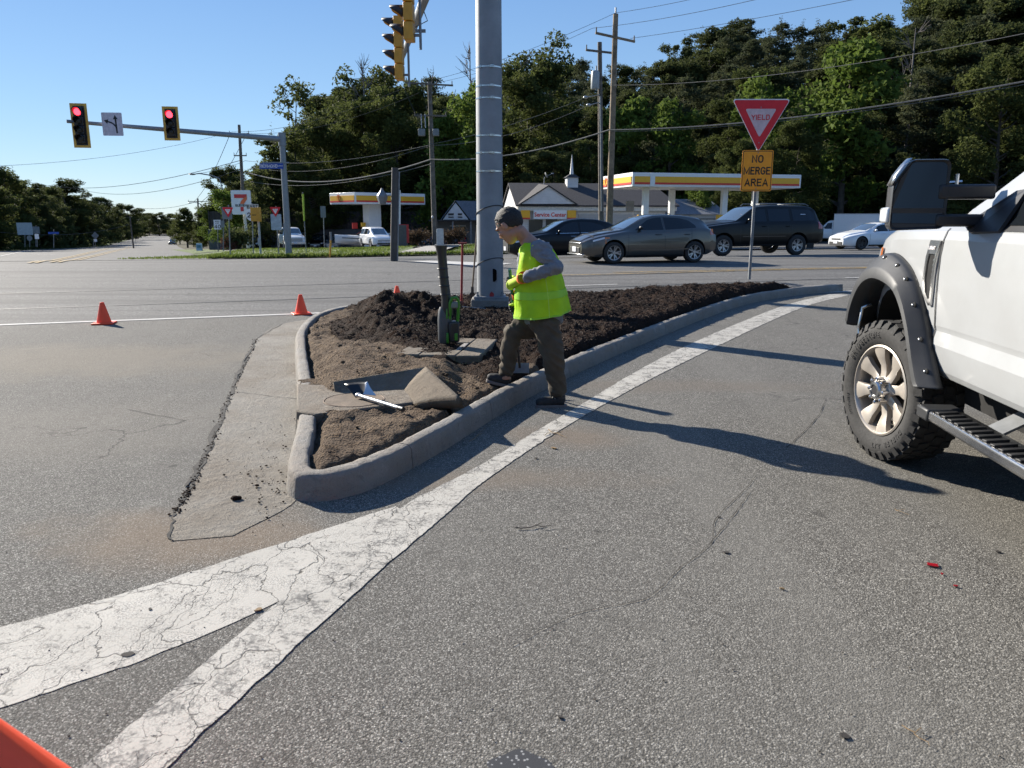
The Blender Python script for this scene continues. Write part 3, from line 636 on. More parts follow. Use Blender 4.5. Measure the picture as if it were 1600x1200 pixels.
for py in (103, 133, 152, 211, 238, 267):
    z = at(767, py, PY - .17).z - .10; r = .188 - .028 * (z / 7) + .004; mb = MB(); mb.lathe([(r, z - .009), (r, z + .009), (r - .008, z + .009), (r - .008, z - .009)], 40, None, True)
    mb.box((.045, -r - .004, z), (.055, .014, .032)); mb.box((-.11, -r * .83, z), (.03, .02, .03)); mb.build('band_clamp', M_chrome, t_p, 40)
for z in (.72, 1.43): mb = MB(); mb.tube([((.19) * math.cos(a), .19 * math.sin(a), z + .08 * math.sin(a + 2.5)) for a in [i * math.pi / 16 for i in range(33)]], .006, 6); mb.build('tie_cord', M_black, t_p)
mb = MB(); mb.box((0, 0, .245), (.44, .44, .04)); mb.build('base_plate', M_galvd, t_p, bevel=.008)
for sx in (-.17, .17):
    for sy in (-.17, .17): mb = MB(); mb.cyl((sx, sy, .25), (sx, sy, .33), .014, n=6); mb.cyl((sx, sy, .26), (sx, sy, .29), .024, n=6); mb.build('anchor_bolt', M_galvd, t_p)
mb = MB(); mb.box((0, 0, .08), (.53, .52, .30)); mb.build('footing', M_conc, t_p, bevel=.02)
pm = at(768, 461, PY - .19) - Vector((PX, PY, .10)); mb = MB(); mb.prism([(-.03, -.04), (.03, -.035), (.035, .02), (0, .05), (-.025, .02)], .003, Matrix.Translation((pm.x, -.190, pm.z)) @ Matrix.Rotation(R(90), 4, 'X')); mb.build('paint_mark', mat('red spray paint', (.35, .03, .03), .7), t_p)
ax = Vector((-.2085, .978, 0)); tip = ax * 15.3
mb = MB(); mb.tube([(0, 0, 6.08), tuple(ax * 15.3 + Vector((0, 0, 6.22)))], [.14, .075], 24); mb.build('mast_arm', M_galv, t_p, 50)
mb = MB(); mb.cyl((0, 0, 5.8), (0, 0, 6.4), .20, n=28); mb.box(tuple(ax * .3 + Vector((0, 0, 6.08))), (.3, .3, .5)); mb.build('arm_collar', M_galv, t_p)
M_sigy = mat('signal yellow', (.62, .30, .03), .5, var=.08); M_off = mat('unlit lens', (.02, .02, .016), .3)
def lamp_mat(n, c, e): return NT(n).set(Base_Color=c, Emission_Color=c, Emission_Strength=e, Roughness=.3)
M_red_on = lamp_mat('lit red lens', (1, .03, .05), 3.0)
def signal(name, loc, rz, sections, label, lit, plate=False, s=1.0, pole=None, cat_='traffic signal', group=None):
    o = empty(name, loc, rz, label, cat_, group); o.scale = (s, s, s); sec = .355; H = sec * sections
    mb = MB()
    for k in range(sections): mb.box((0, 0, -k * sec - sec / 2), (.34, .19, sec - .012))
    mb.build('housing', M_sigy if not plate else M_black, o, bevel=.02)
    if plate:
        mb = MB(); mb.box((0, .08, -H / 2), (.56, .012, H + .25)); mb.build('backplate', M_black, o, bevel=.003)
        mb = MB()
        for sx in (-1, 1): mb.box((sx * .275, .072, -H / 2), (.105, .012, H + .34))
        for sz in (-1, 1): mb.box((0, .072, -H / 2 + sz * (H / 2 + .12)), (.445, .012, .10))
        mb.build('reflective_border', mat('reflective yellow', (.72, .40, .06), .5), o, bevel=.004)
    for k in range(sections):
        z = -k * sec - sec / 2; on = k == 0 and lit
        Q = Matrix.Translation((0, -.095, z)) @ Matrix.Rotation(R(90), 4, 'X')
        mb = MB(); mb.lathe([(.145, -.02), (.14, .01), (.10, .028), (.0, .034)], 24, Q); mb.build('lens', M_red_on if on else M_off, o, 60)
        mb = MB(); n = 22; rows = []
        for i in range(n + 1):
            a = R(-35) + R(250) * i / n; L = .28 * (.18 + .82 * sm((math.sin(a) + .55) / 1.2)); rows.append([(.155 * math.cos(a), .155 * math.sin(a), .0), (.16 * math.cos(a), .16 * math.sin(a), L)])
        mb.grid(rows, M=Matrix.Translation((0, -.095, z)) @ Matrix.Rotation(R(90), 4, 'X')); v = mb.build('visor', [M_sigy if not plate else M_black, M_black], o, 60)
        sf = v.modifiers.new('s', 'SOLIDIFY'); sf.thickness = .006; sf.material_offset = 0 if plate else 1; sf.offset = 1
    if pole:
        mb = MB(); mb.tube([(.0, .22, .35), (.0, .22, -H - .15)], .028, 10); mb.box((0, .15, .12), (.05, .16, .05)); mb.box((0, .15, -H + .12), (.05, .16, .05)); mb.box((0, .42, -.32), (.06, .45, .07)); mb.build('bracket', M_galvd, o)
        mb = MB(); mb.tube([(0, .12, -.05), (.05, .4, -.25), (.02, .7, -.1), (0, .62, .1)], .012, 6); mb.build('cable', M_black, o)
    return o
p1 = at(622, 26, 19.6); p2 = at(637, -55, 16.6)
signal('traffic_signal', p1, R(-92), 4, 'yellow four-section traffic signal seen from the side, the lower one overhead', False, pole=True, group='signals on the overhead arm')
signal('traffic_signal', p2, R(-92), 4, 'yellow traffic signal cut off by the top edge, nearer on the overhead arm', False, pole=True, group='signals on the overhead arm')

# ---------------------------------------------------------------- yield sign post on the island
def txtM(x, y, z, rz=0): return Matrix.Translation((x, y, z)) @ Matrix.Rotation(rz, 4, 'Z') @ FACE
M_signred = mat('sign red', (.72, .012, .022), .45, var=.06); M_signw = mat('sign white', (.80, .77, .77), .45, var=.06); M_signo = mat('sign orange', (1.0, .34, .010), .45, var=.05); M_signk = mat('sign black', (.01, .01, .01), .5); M_signpink = mat('faded sign white', (.70, .50, .50), .5)
M_alu = mat('sign back aluminium', (.35, .36, .37), .5, .6)
def rpoly(pts, r, n=5):
    out = []; k = len(pts)
    for i in range(k):
        a, b, c = Vector(pts[i - 1]), Vector(pts[i]), Vector(pts[(i + 1) % k]); u = (a - b).normalized(); v = (c - b).normalized(); ang = u.angle(v); d = r / math.tan(ang / 2)
        s, e = b + u * d, b + v * d
        for j in range(n + 1):
            t = j / n; out.append(tuple((s * (1 - t) + b * t) * (1 - t) + (b * (1 - t) + e * t) * t))
    return out
def plate(name, poly, th, m, parent, y, z, x=0, rz=0):
    mb = MB(); mb.prism(poly, th, Matrix.Translation((x, y, z)) @ Matrix.Rotation(rz, 4, 'Z') @ FACE); return mb.build(name, m, parent, 30)
def tri(w_, r): h_ = w_ * .875; return rpoly([(-w_ / 2, h_ / 2), (0, -h_ / 2), (w_ / 2, h_ / 2)], r)
def rect(w_, h_, r): return rpoly([(-w_ / 2, -h_ / 2), (w_ / 2, -h_ / 2), (w_ / 2, h_ / 2), (-w_ / 2, h_ / 2)], r)
sp = at(1170, 447, 16.5); t_y = empty('yield_sign', (sp.x, sp.y, .15), R(0), 'red and white YIELD triangle on a perforated steel post on the mulched island', 'yield sign')
top = at(1190, 158, 16.5); lean = (top.x - sp.x) / (top.z - .15)
t_y.rotation_euler = (0, lean * .0, 0)
zc = at(1190, 197, 16.5).z - .15 + .0
zt_ = at(1190, 150, 16.5).z - .15
mb = MB()
mb.box((0, 0, zt_ / 2 - .05), (.052, .045, zt_ - .1)); mb.build('post', M_galvd, t_y, bevel=.004)
mb = MB()
for k in range(90): mb.box((0, -.0245, .12 + k * .04), (.011, .004, .011))
mb.build('post_holes', M_signk, t_y)
yr = R(3)
plate('yield_panel', tri(1.19, .05), .004, M_signw, t_y, -.04, zc); plate('red_border', tri(1.14, .04), .003, M_signred, t_y, -.0445, zc); plate('white_centre', tri(.64, .03), .003, M_signpink, t_y, -.048, zc + .05)
stroke('YIELD', .105, M_signred, t_y, txtM(0, -.0515, zc + .165), .17, 1.0)
for dz in (.36, -.33): mb = MB(); mb.cyl((0, -.046, zc + dz), (0, -.054, zc + dz), .012, n=8); mb.build('bolt', M_galv, t_y)
zo = at(1183, 267, 16.5).z - .15
t_n = empty('warning_sign', (sp.x, sp.y, .15), R(0), 'orange NO MERGE AREA sign plate under the yield triangle', 'warning sign')
plate('sign_panel', rect(.64, .82, .04), .004, M_signo, t_n, -.04, zo); 
mb = MB(); a_, b_ = rect(.61, .79, .035), rect(.585, .765, .03); n = len(a_)
mb.add([(x, y, .0) for x, y in a_] + [(x, y, 0) for x, y in b_], [(i, (i + 1) % n, n + (i + 1) % n, n + i) for i in range(n)], Matrix.Translation((0, -.0448, zo)) @ FACE); mb.build('black_border', M_signk, t_n, None)
for k, s_ in enumerate(('NO', 'MERGE', 'AREA')): stroke(s_, .155, M_signk, t_n, txtM(0, -.0452, zo + .235 - k * .235), .165, .80 if k == 1 else .9)
for dz in (.36, -.36): mb = MB(); mb.cyl((0, -.046, zo + dz), (0, -.054, zo + dz), .011, n=8); mb.build('bolt', M_galv, t_n)
# ---------------------------------------------------------------- vehicles
def sml(tab, d=.07):
    def f(x): return (lin(tab, x - d) + 2 * lin(tab, x) + lin(tab, x + d) + lin(tab, x - d * .5) + lin(tab, x + d * .5)) / 6
    return f
M_glassd = NT('dark car glass').set(Base_Color=(.008, .010, .012), Roughness=.04)
M_glassw = NT('windscreen glass').set(Base_Color=(.05, .065, .075), Roughness=.05, Coat_Weight=1.0)
M_tyre = mat('tyre rubber', (.028, .027, .026), .85, var=.2, scale=30, bump=.15, bscale=90); M_rim = mat('alloy rim', (.38, .38, .39), .35, .85, var=.05); M_rimd = mat('dark wheel well', (.008, .008, .008), .95)
M_trim = mat('black trim', (.015, .015, .016), .5, var=.1); M_lampc = NT('clear lamp').set(Base_Color=(.62, .64, .66), Roughness=.12, Coat_Weight=1.0); M_lampr = NT('red lamp').set(Base_Color=(.35, .01, .01), Roughness=.15, Coat_Weight=1.0); M_lampo = NT('amber lamp').set(Base_Color=(.75, .20, .02), Roughness=.2, Coat_Weight=1.0)
M_plate = mat('licence plate', (.62, .63, .66), .5)
def carpaint(n, c, metal=.5, rough=.35, coat=.6): return mat(n, c, rough, metal, var=.02, coat=coat, spec=.25 if max(c) < .01 else None)
class Car:
    def __init__(s, **k):
        s.__dict__.update(k); s.fzb, s.fzh, s.fzt, s.fws, s.fwr = sml(s.zb), sml(s.zh), sml(s.zt), sml(s.ws, .05), sml(s.wr)
    def section(s, x):
        zb, zh, zt, w_, wr = s.fzb(x), s.fzh(x), s.fzt(x), s.fws(x), s.fwr(x); zh = min(zh, zt - .004); P = [(0, zb), (w_ * .6, zb), (w_ * .88, zb + .01)]
        for t, k in ((.05, .945), (.12, .972), (.25, .99), (.42, 1.0), (.58, .998), (.74, .985), (.87, .97), (.95, .955)): P.append((w_ * k, zb + (zh - zb) * t))
        sh = w_ * .93; P.append((sh, zh)); g_ = zt - zh; c = min(.075, g_ * .5); wr = min(wr, sh - .01)
        for t in (.12, .4, .7, 1.0): P.append((sh - .012 + (wr - sh + .012) * t ** 1.0, zh + .012 * min(1, g_ * 8) + (g_ - c - .012 * min(1, g_ * 8)) * t))
        P += [(wr - c * .3, zt - c * .42), (wr - c * .9, zt - c * .14), (wr * .72, zt), (wr * .35, zt + .012), (0, zt + .016)]
        return P
    def sy(s, x, z):
        P = s.section(x)[2:]; 
        for (a, b), (c, d) in zip(P, P[1:]):
            if b <= z <= d and d > b: return a + (c - a) * (z - b) / (d - b)
        return P[-1][0] if z > P[-1][1] else P[0][0]
    def tz(s, x, y):
        P = s.section(x)[::-1]; y = abs(y)
        for (a, b), (c, d) in zip(P, P[1:]):
            if a <= y <= c and c > a: return b + (d - b) * (y - a) / (c - a)
        return P[5][1]
    def patch(s, name, x0, x1, lo, hi, m, parent, side=-1, off=.006, nx=14, nz=4):
        """panel lying on the side of the body between curves lo(x) and hi(x)"""
        lo = lo if callable(lo) else (lambda x, v=lo: lin(v, x) if isinstance(v, list) else v); hi = hi if callable(hi) else (lambda x, v=hi: lin(v, x) if isinstance(v, list) else v)
        mb = MB(); rows = []
        for i in range(nx + 1):
            x = x0 + (x1 - x0) * i / nx; a, b = lo(x), hi(x); b = max(b, a + .001)
            rows.append([(x, side * (s.sy(x, a + (b - a) * j / nz) + off), a + (b - a) * j / nz) for j in range(nz + 1)])
        mb.grid(rows, flip=side > 0); return mb.build(name, m, parent, 180)
    def top(s, name, x0, x1, k0, k1, m, parent, off=.006, nx=10, ny=8):
        mb = MB(); rows = []
        for i in range(nx + 1):
            x = x0 + (x1 - x0) * i / nx; k = k0 + (k1 - k0) * i / nx; rows.append([(x, y_ * k, s.tz(x, y_ * k) + off) for y_ in [-1 + 2 * j / ny for j in range(ny + 1)]])
        mb.grid(rows, flip=True); return mb.build(name, m, parent, 180)
    def body(s, parent, m):
        n = int(s.L / .07); xs_ = [s.L * i / n for i in range(n + 1)]; mb = MB(); rows = []
        for x in xs_:
            P = s.section(x); rows.append([(x, -a, b) for a, b in P] + [(x, a, b) for a, b in P[-2:0:-1]])
        k = len(rows[0]); vs = [p for r in rows for p in r]; fs = []
        for i in range(n):
            for j in range(k):
                a, b = i * k + j, i * k + (j + 1) % k; fs.append((a, a + k, b + k, b))
        fs.append(tuple(range(k))); fs.append(tuple(n * k + j for j in reversed(range(k)))); mb.add(vs, fs)
        o = mb.build('body', [m, M_rimd], None, 40)
        cb = MB(); cb.mi = 1
        for xw in s.axles:
            for sd_ in (-1, 1): cb.tube([(xw, sd_ * (s.W / 2 - .28), s.r + .02), (xw, sd_ * (s.W / 2 + .1), s.r + .02)], s.r + s.gap, 28)
        c = cb.build('cut', [m, M_rimd], None, None); bo = o.modifiers.new('b', 'BOOLEAN'); bo.object = c; bo.operation = 'DIFFERENCE'; bo.solver = 'EXACT'
        me = evaluated(o); bpy.data.objects.remove(c); me.polygons.foreach_set('use_smooth', [True] * len(me.polygons)); me.set_sharp_from_angle(angle=R(38)); me.name = 'body'
        s.bo = link('body', me, parent); return s.bo
    def wheels(s, parent, rim=None, spokes=5, twin=True, rr=.67):
        s.wl = []
        for xw in s.axles:
            for sd_ in (-1, 1):
                wh = empty('wheel', (xw, sd_ * (s.W / 2 - .02), s.r)); wh.parent = parent; Q = Matrix.Rotation(R(90) * (1 if sd_ < 0 else -1), 4, 'X')
                r = s.r; mb = MB(); mb.lathe([(r * rr, 0), (r * .78, .012), (r * .93, .004), (r * .985, -.02), (r, -.05), (r, -.17), (r * .98, -.20), (r * .9, -.215), (r * rr, -.20)], 36, Q, True); mb.build('tyre', M_tyre, wh, 50)
                mb = MB(); mb.lathe([(r * rr, -.002), (r * (rr - .05), -.006), (r * (rr - .07), -.05), (r * (rr - .07), -.12)], 36, Q, caps=False)
                n = spokes
                for k in range(n):
                    for da in ((-.13, .13) if twin else (0,)):
                        a = 2 * math.pi * k / n + da; u = Vector((math.cos(a + da * .6), math.sin(a + da * .6), 0)); c0 = Vector((math.cos(a) * .05, math.sin(a) * .05, -.03)); c1 = u * r * (rr - .05) + Vector((0, 0, -.012)); wd = r * (.055 if twin else .11)
                        q = Vector((-u.y, u.x, 0)) * wd; mb.add([c0 + q, c0 - q, c1 - q, c1 + q] + [p - Vector((0, 0, .03)) for p in (c0 + q, c0 - q, c1 - q, c1 + q)], [(0, 3, 2, 1), (4, 5, 6, 7), (0, 4, 7, 3), (1, 2, 6, 5), (3, 7, 6, 2)], Q)
                mb.lathe([(r * .16, -.03), (r * .14, -.012), (0.001, -.01)], 16, Q); mb.build('rim', rim or M_rim, wh, 40)
                mb = MB(); mb.lathe([(r * (rr - .08), -.07), (.01, -.075)], 24, Q); mb.build('brake_disc', mat('dark brake', (.03, .03, .032), .5, .5), wh); s.wl.append(wh)
    def mirror(s, parent, x, z, m, w_=.09):
        for sd_ in (-1, 1):
            y = s.sy(x, z) * sd_; mb = MB(); mb.ell((x + .02, y + sd_ * (.02 + w_), z + .04), (.06, w_, .055), 12, 8); mb.box((x, y + sd_ * .03, z), (.05, .09, .03)); mb.build('mirror', m, parent)
def ext(s, parent, pm, win, doors, beltm=None, cow=None, back=None, lamp=None, tail=None, hz=None, grille=None, plate_z=.5, trim=M_trim, sill=True, wind=M_glassw):
    """glass, seams, lamps of a generic car"""
    for sd_ in (-1, 1):
        for (x0, x1, lo, hi) in win: s.patch('side_window', x0, x1, lo, hi, M_glassd, parent, sd_, .004)
        for xd, z0, z1 in doors: s.patch('door_gap', xd - .006, xd + .006, z0, z1, trim, parent, sd_, .0015, 1, 8)
        if hz: 
            for xh in hz[0]: 
                y = s.sy(xh, hz[1]) * sd_; mb = MB(); mb.tube([(xh - .1, y, hz[1]), (xh - .07, y + sd_ * .035, hz[1]), (xh + .07, y + sd_ * .035, hz[1]), (xh + .1, y, hz[1])], .013, 8); mb.build('door_handle', pm if not beltm else beltm, parent)
        if sill: s.patch('sill_trim', s.axles[0] + s.r + .08, s.axles[1] - s.r - .08, lambda x: s.fzb(x) + .005, lambda x: s.fzb(x) + .085, trim, parent, sd_, .012)
        if beltm:
            for (x0, x1, lo, hi) in win: s.patch('window_trim', x0, x1, lambda x, f=lo: (lin(f, x) if isinstance(f, list) else f) - .02, lambda x, f=lo: (lin(f, x) if isinstance(f, list) else f) - .003, beltm, parent, sd_, .006, 14, 1)
        if lamp: s.patch('headlight', lamp[0], lamp[1], lamp[2], lamp[3], M_lampc, parent, sd_, .006); 
        if lamp and len(lamp) > 4: s.patch('side_marker', lamp[1], lamp[4], lambda x: lin(lamp[2], x) + .01, lambda x: lin(lamp[3], x) - .01, M_lampo, parent, sd_, .007)
        if tail: s.patch('tail_light', tail[0], tail[1], tail[2], tail[3], M_lampr, parent, sd_, .008)
    if cow: s.top('windscreen', cow[0], cow[1], cow[2], cow[3], wind, parent)
    if back: s.top('rear_window', back[0], back[1], back[2], back[3], M_glassd, parent)
    w0 = s.fws(0) * .8
    if grille:
        for (gw, z0, z1, m_) in grille: mb = MB(); mb.box((-.004, 0, (z0 + z1) / 2), (.03, gw * 2, z1 - z0)); mb.build('grille', m_, parent, bevel=.008)
    if plate_z: mb = MB(); mb.box((-.03, 0, plate_z), (.012, .31, .155)); mb.build('licence_plate', M_plate, parent, bevel=.003)
def place(name, x_front, Yf, z, yaw, label, cat_, L, W, mirrored=False, group=None):
    """root at the front-left corner ground point; +x local runs to the rear"""
    return empty(name, (x_front, Yf, z), yaw, label, cat_, group)
def origin_for(wheel_xy, yaw, axle, W): # centre-line front point such that the near-side wheel sits at wheel_xy
    c, s_ = math.cos(yaw), math.sin(yaw); lx, ly = axle, -W / 2 + .1
    return wheel_xy[0] - (c * lx - s_ * ly), wheel_xy[1] - (s_ * lx + c * ly)
# --- grey hatchback
P_grey = carpaint('grey metallic paint', (.085, .078, .068), .6, .32, .9); P_black = carpaint('black paint', (.0035, .0035, .004), .0, .3, .22); P_white = carpaint('white paint', (.72, .73, .73), 0, .3); P_brown = carpaint('near black brown paint', (.006, .005, .004), .0, .35, .18); P_silver = carpaint('silver paint', (.34, .35, .36), .8); P_navy = carpaint('dark blue paint', (.012, .018, .05), .3)
hatch = dict(L=4.37, W=1.79, r=.325, gap=.05, axles=(.93, 3.57),
    zb=[(0, .28), (.3, .19), (1, .17), (3.5, .18), (4.1, .24), (4.37, .36)], zh=[(0, .62), (.15, .70), (.5, .80), (1.2, .92), (2.5, .965), (3.7, 1.03), (4.1, 1.0), (4.37, .82)],
    zt=[(0, .66), (.12, .74), (.4, .86), (.9, .955), (1.22, 1.0), (1.9, 1.34), (2.25, 1.43), (2.7, 1.45), (3.3, 1.42), (3.85, 1.34), (4.0, 1.26), (4.25, 1.0), (4.37, .86)],
    ws=[(0, .56), (.1, .70), (.3, .81), (.7, .885), (3.6, .895), (4.1, .83), (4.37, .70)], wr=[(0, .45), (1.2, .72), (1.9, .60), (2.4, .555), (3.6, .54), (4.1, .58), (4.37, .55)])
yaw = R(15); cx, cy = origin_for((3.03, 23.26), yaw, .93, 1.79)
t = empty('hatchback_car', (cx, cy, .085), yaw, 'grey five-door hatchback driving left, in front of the dark crossover', 'car'); k = Car(**hatch); k.body(t, P_grey); k.wheels(t)
ext(k, t, P_grey, [(1.62, 2.53, [(1.6, .985), (2.6, 1.0)], [(1.62, .995), (2.05, 1.28), (2.3, 1.35), (2.53, 1.365)]), (2.60, 3.62, [(2.6, 1.0), (3.7, 1.06)], [(2.6, 1.365), (3.1, 1.345), (3.45, 1.27), (3.62, 1.12)])],
    [(1.38, .30, .93), (2.565, .24, 1.36), (3.45, .62, 1.02)], None, (1.28, 2.02, .66, .50), (3.88, 4.2, .45, .50), ([.28, .62][0], .62, [(.2, .63), (.62, .74)], [(.2, .68), (.62, .79)], .78), (4.1, 4.3, .84, .95), ((2.35, 3.3), .86), [(.42, .30, .48, M_trim), (.5, .585, .62, M_chrome)], .42)
k.patch('door_crease', 1.45, 3.35, lambda x: .40 + .02 * math.sin(x * 2), lambda x: .44 + .02 * math.sin(x * 2), P_silver if 0 else carpaint('light grey crease', (.11, .10, .09), .7), t, -1, .004); k.mirror(t, 1.75, 1.02, M_trim)
k.top('hood_gap', .32, .36, .66, .66, M_trim, t, .002, 1)
mb = MB(); mb.box((.02, 0, .27), (.10, 1.25, .03)); mb.build('chrome_lip', M_chrome, t, bevel=.006)
mb = MB(); mb.tube([(2.95, 0, 1.45), (3.02, 0, 1.50), (3.12, 0, 1.455)], [.03, .02, .01], 8); mb.build('antenna_fin', P_grey, t)
def occupants(t, x, z, face=-1):
    for y in (-.36,):
        mb = MB(); mb.ell((x + .1, y, z + .02), (.10, .09, .13), 12, 8); mb.ell((x + .16, y, z - .28), (.14, .22, .22), 12, 8)
# --- big dark SUV
suv = dict(L=5.2, W=1.98, r=.385, gap=.07, axles=(.95, 4.05),
    zb=[(0, .45), (.3, .36), (1, .34), (4.4, .36), (5.0, .42), (5.2, .50)], zh=[(0, .98), (.2, 1.05), (1.3, 1.19), (3, 1.22), (4.9, 1.24), (5.2, 1.1)],
    zt=[(0, 1.0), (.1, 1.06), (.5, 1.15), (1.3, 1.24), (1.5, 1.27), (2.15, 1.70), (2.4, 1.80), (3, 1.84), (4.5, 1.83), (4.85, 1.74), (5.02, 1.4), (5.2, 1.12)],
    ws=[(0, .78), (.15, .88), (.5, .96), (1, .99), (4.6, .99), (5.05, .94), (5.2, .88)], wr=[(0, .62), (1.4, .80), (2.2, .72), (2.6, .68), (4.7, .67), (5.05, .76), (5.2, .74)])
yaw = R(15); wx = .2698 * 28.6; cx, cy = origin_for((wx, 28.6), yaw, .95, 1.98)
t = empty('large_suv', (cx, cy, .045), yaw, 'large dark brown SUV with roof rails behind the yield sign post', 'car'); k = Car(**suv); k.body(t, P_brown); k.wheels(t, rr=.60)
ext(k, t, P_brown, [(1.95, 2.72, [(1.9, 1.24), (2.8, 1.25)], [(1.95, 1.30), (2.25, 1.62), (2.4, 1.69), (2.8, 1.70)]), (2.82, 3.72, [(2.8, 1.25), (3.8, 1.26)], [(2.8, 1.70), (3.8, 1.71)]), (3.84, 4.80, [(3.8, 1.27), (4.8, 1.28)], [(3.8, 1.70), (4.6, 1.68), (4.8, 1.55)])],
    [(1.62, .45, 1.2), (2.77, .42, 1.70), (3.78, .5, 1.70)], None, (1.52, 2.28, .74, .64), None, (.08, .42, [(0, .80), (.42, .84)], [(0, .94), (.42, 1.0)], .50), (4.93, 5.14, .98, 1.24), ((2.6, 3.6), 1.08), [(.5, .72, .93, M_trim)], .6)
k.patch('side_moulding', 1.7, 3.5, .70, .73, carpaint('grey moulding', (.06, .055, .05), .6), t, -1, .012, 10, 1); k.patch('rear_glass_edge', 4.2, 4.42, 1.50, 1.525, M_plate, t, -1, .012, 2, 1)
k.mirror(t, 1.92, 1.28, P_brown, .11)
for sd_ in (-1, 1): mb = MB(); mb.tube([(2.5, sd_ * .60, 1.83), (2.6, sd_ * .60, 1.90), (4.5, sd_ * .60, 1.89), (4.65, sd_ * .60, 1.82)], .018, 8); mb.build('roof_rail', M_galvd, t)
for x in (2.9, 4.1): mb = MB(); mb.tube([(x, -.6, 1.89), (x, .6, 1.89)], .016, 8); mb.build('cross_rail', M_galvd, t)
mb = MB(); mb.box((1.92, -.40, 1.46), (.02, .34, .17), Matrix.Rotation(R(-58), 3, 'Y')); mb.build('dashboard_card', mat('pinkish card', (.55, .38, .36), .6), t, bevel=.004)
mb = MB(); mb.box((4.6, -.97, .36), (.3, .03, .2)); mb.build('mud_flap', M_dark, t)
# --- black crossover behind
cro = dict(L=4.89, W=1.90, r=.37, gap=.05, axles=(.98, 3.77),
    zb=[(0, .36), (.3, .25), (1, .23), (4.2, .26), (4.89, .45)], zh=[(0, .78), (.2, .86), (1.3, 1.04), (3, 1.09), (4.4, 1.18), (4.89, .95)],
    zt=[(0, .82), (.1, .90), (.5, 1.02), (1.2, 1.11), (1.4, 1.14), (2.1, 1.52), (2.4, 1.61), (2.9, 1.65), (3.6, 1.62), (4.1, 1.50), (4.55, 1.25), (4.75, 1.12), (4.89, 1.0)],
    ws=[(0, .62), (.12, .77), (.4, .89), (1, .945), (4.2, .945), (4.7, .86), (4.89, .74)], wr=[(0, .5), (1.4, .76), (2.2, .64), (2.6, .60), (4.1, .58), (4.7, .62), (4.89, .6)])
yaw = R(14); t = empty('crossover_car', (-.25, 30.6, -.25), yaw, 'black crossover car with chrome window line, behind the worker and the grey hatchback', 'car'); k = Car(**cro); k.body(t, P_black); k.wheels(t)
ext(k, t, P_black, [(1.80, 2.74, [(1.8, 1.10), (2.8, 1.12)], [(1.8, 1.12), (2.2, 1.42), (2.5, 1.51), (2.8, 1.53)]), (2.80, 3.85, [(2.8, 1.12), (3.5, 1.14), (3.85, 1.24)], [(2.8, 1.53), (3.3, 1.51), (3.7, 1.40), (3.85, 1.28)])],
    [(1.5, .35, 1.05), (2.77, .35, 1.52)], M_chrome, (1.45, 2.2, .68, .57), (3.9, 4.5, .48, .5), (.2, .75, [(.2, .74), (.75, .86)], [(.2, .80), (.75, .92)]), (4.5, 4.8, .9, 1.0), ((2.5, 3.55), .98), [(.45, .40, .80, M_trim)], .5)
k.mirror(t, 1.9, 1.14, P_black)
# --- white sedan, far right
sedan = dict(L=4.88, W=1.84, r=.34, gap=.045, axles=(.97, 3.79),
    zb=[(0, .25), (.3, .18), (4.4, .2), (4.88, .35)], zh=[(0, .60), (.2, .70), (1.2, .88), (3, .94), (4.3, 1.0), (4.88, .86)],
    zt=[(0, .66), (.12, .74), (.5, .87), (1.1, .97), (1.35, 1.0), (2.1, 1.35), (2.5, 1.43), (3.1, 1.43), (3.6, 1.36), (4.2, 1.12), (4.7, 1.08), (4.88, .92)],
    ws=[(0, .58), (.1, .74), (.35, .86), (.9, .915), (4.2, .915), (4.75, .80), (4.88, .70)], wr=[(0, .5), (1.35, .72), (2.1, .60), (2.6, .56), (3.6, .55), (4.3, .66), (4.88, .6)])
def sedan_car(label, loc, yaw, pm, rim=None, group=None):
    t = empty('sedan_car', loc, yaw, label, 'car', group); k = Car(**sedan); k.body(t, pm); k.wheels(t, rim)
    ext(k, t, pm, [(1.72, 2.66, [(1.7, .965), (2.7, .985)], [(1.72, .98), (2.1, 1.25), (2.4, 1.33), (2.7, 1.35)]), (2.72, 3.75, [(2.7, .985), (3.75, 1.04)], [(2.7, 1.35), (3.2, 1.33), (3.6, 1.21), (3.75, 1.08)])],
        [(1.45, .3, .9), (2.69, .25, 1.34), (3.6, .5, 1.0)], None, (1.38, 2.15, .68, .52), (3.5, 4.15, .5, .6), (.15, .75, [(.15, .58), (.75, .74)], [(.15, .66), (.75, .79)]), (4.5, 4.85, .78, .9), ((2.4, 3.4), .86), [(.52, .22, .42, M_trim), (.35, .52, .60, M_trim)], .4)
    k.mirror(t, 1.8, 1.0, pm); return t
M_rimb = mat('dark alloy', (.06, .06, .065), .4, .8)
q = at(1352, 388, 42.5); sedan_car('white sedan with black wheels in the road beyond the pickup truck mirror', (q.x - 1.6, 42.6, -.27), R(16), P_white, M_rimb)
q = at(1330, 375, 60); sedan_car('silver car half hidden behind the white sedan and the box van', (q.x + .2, 60.5, T(q.x, 60) + .1), R(12), P_silver)
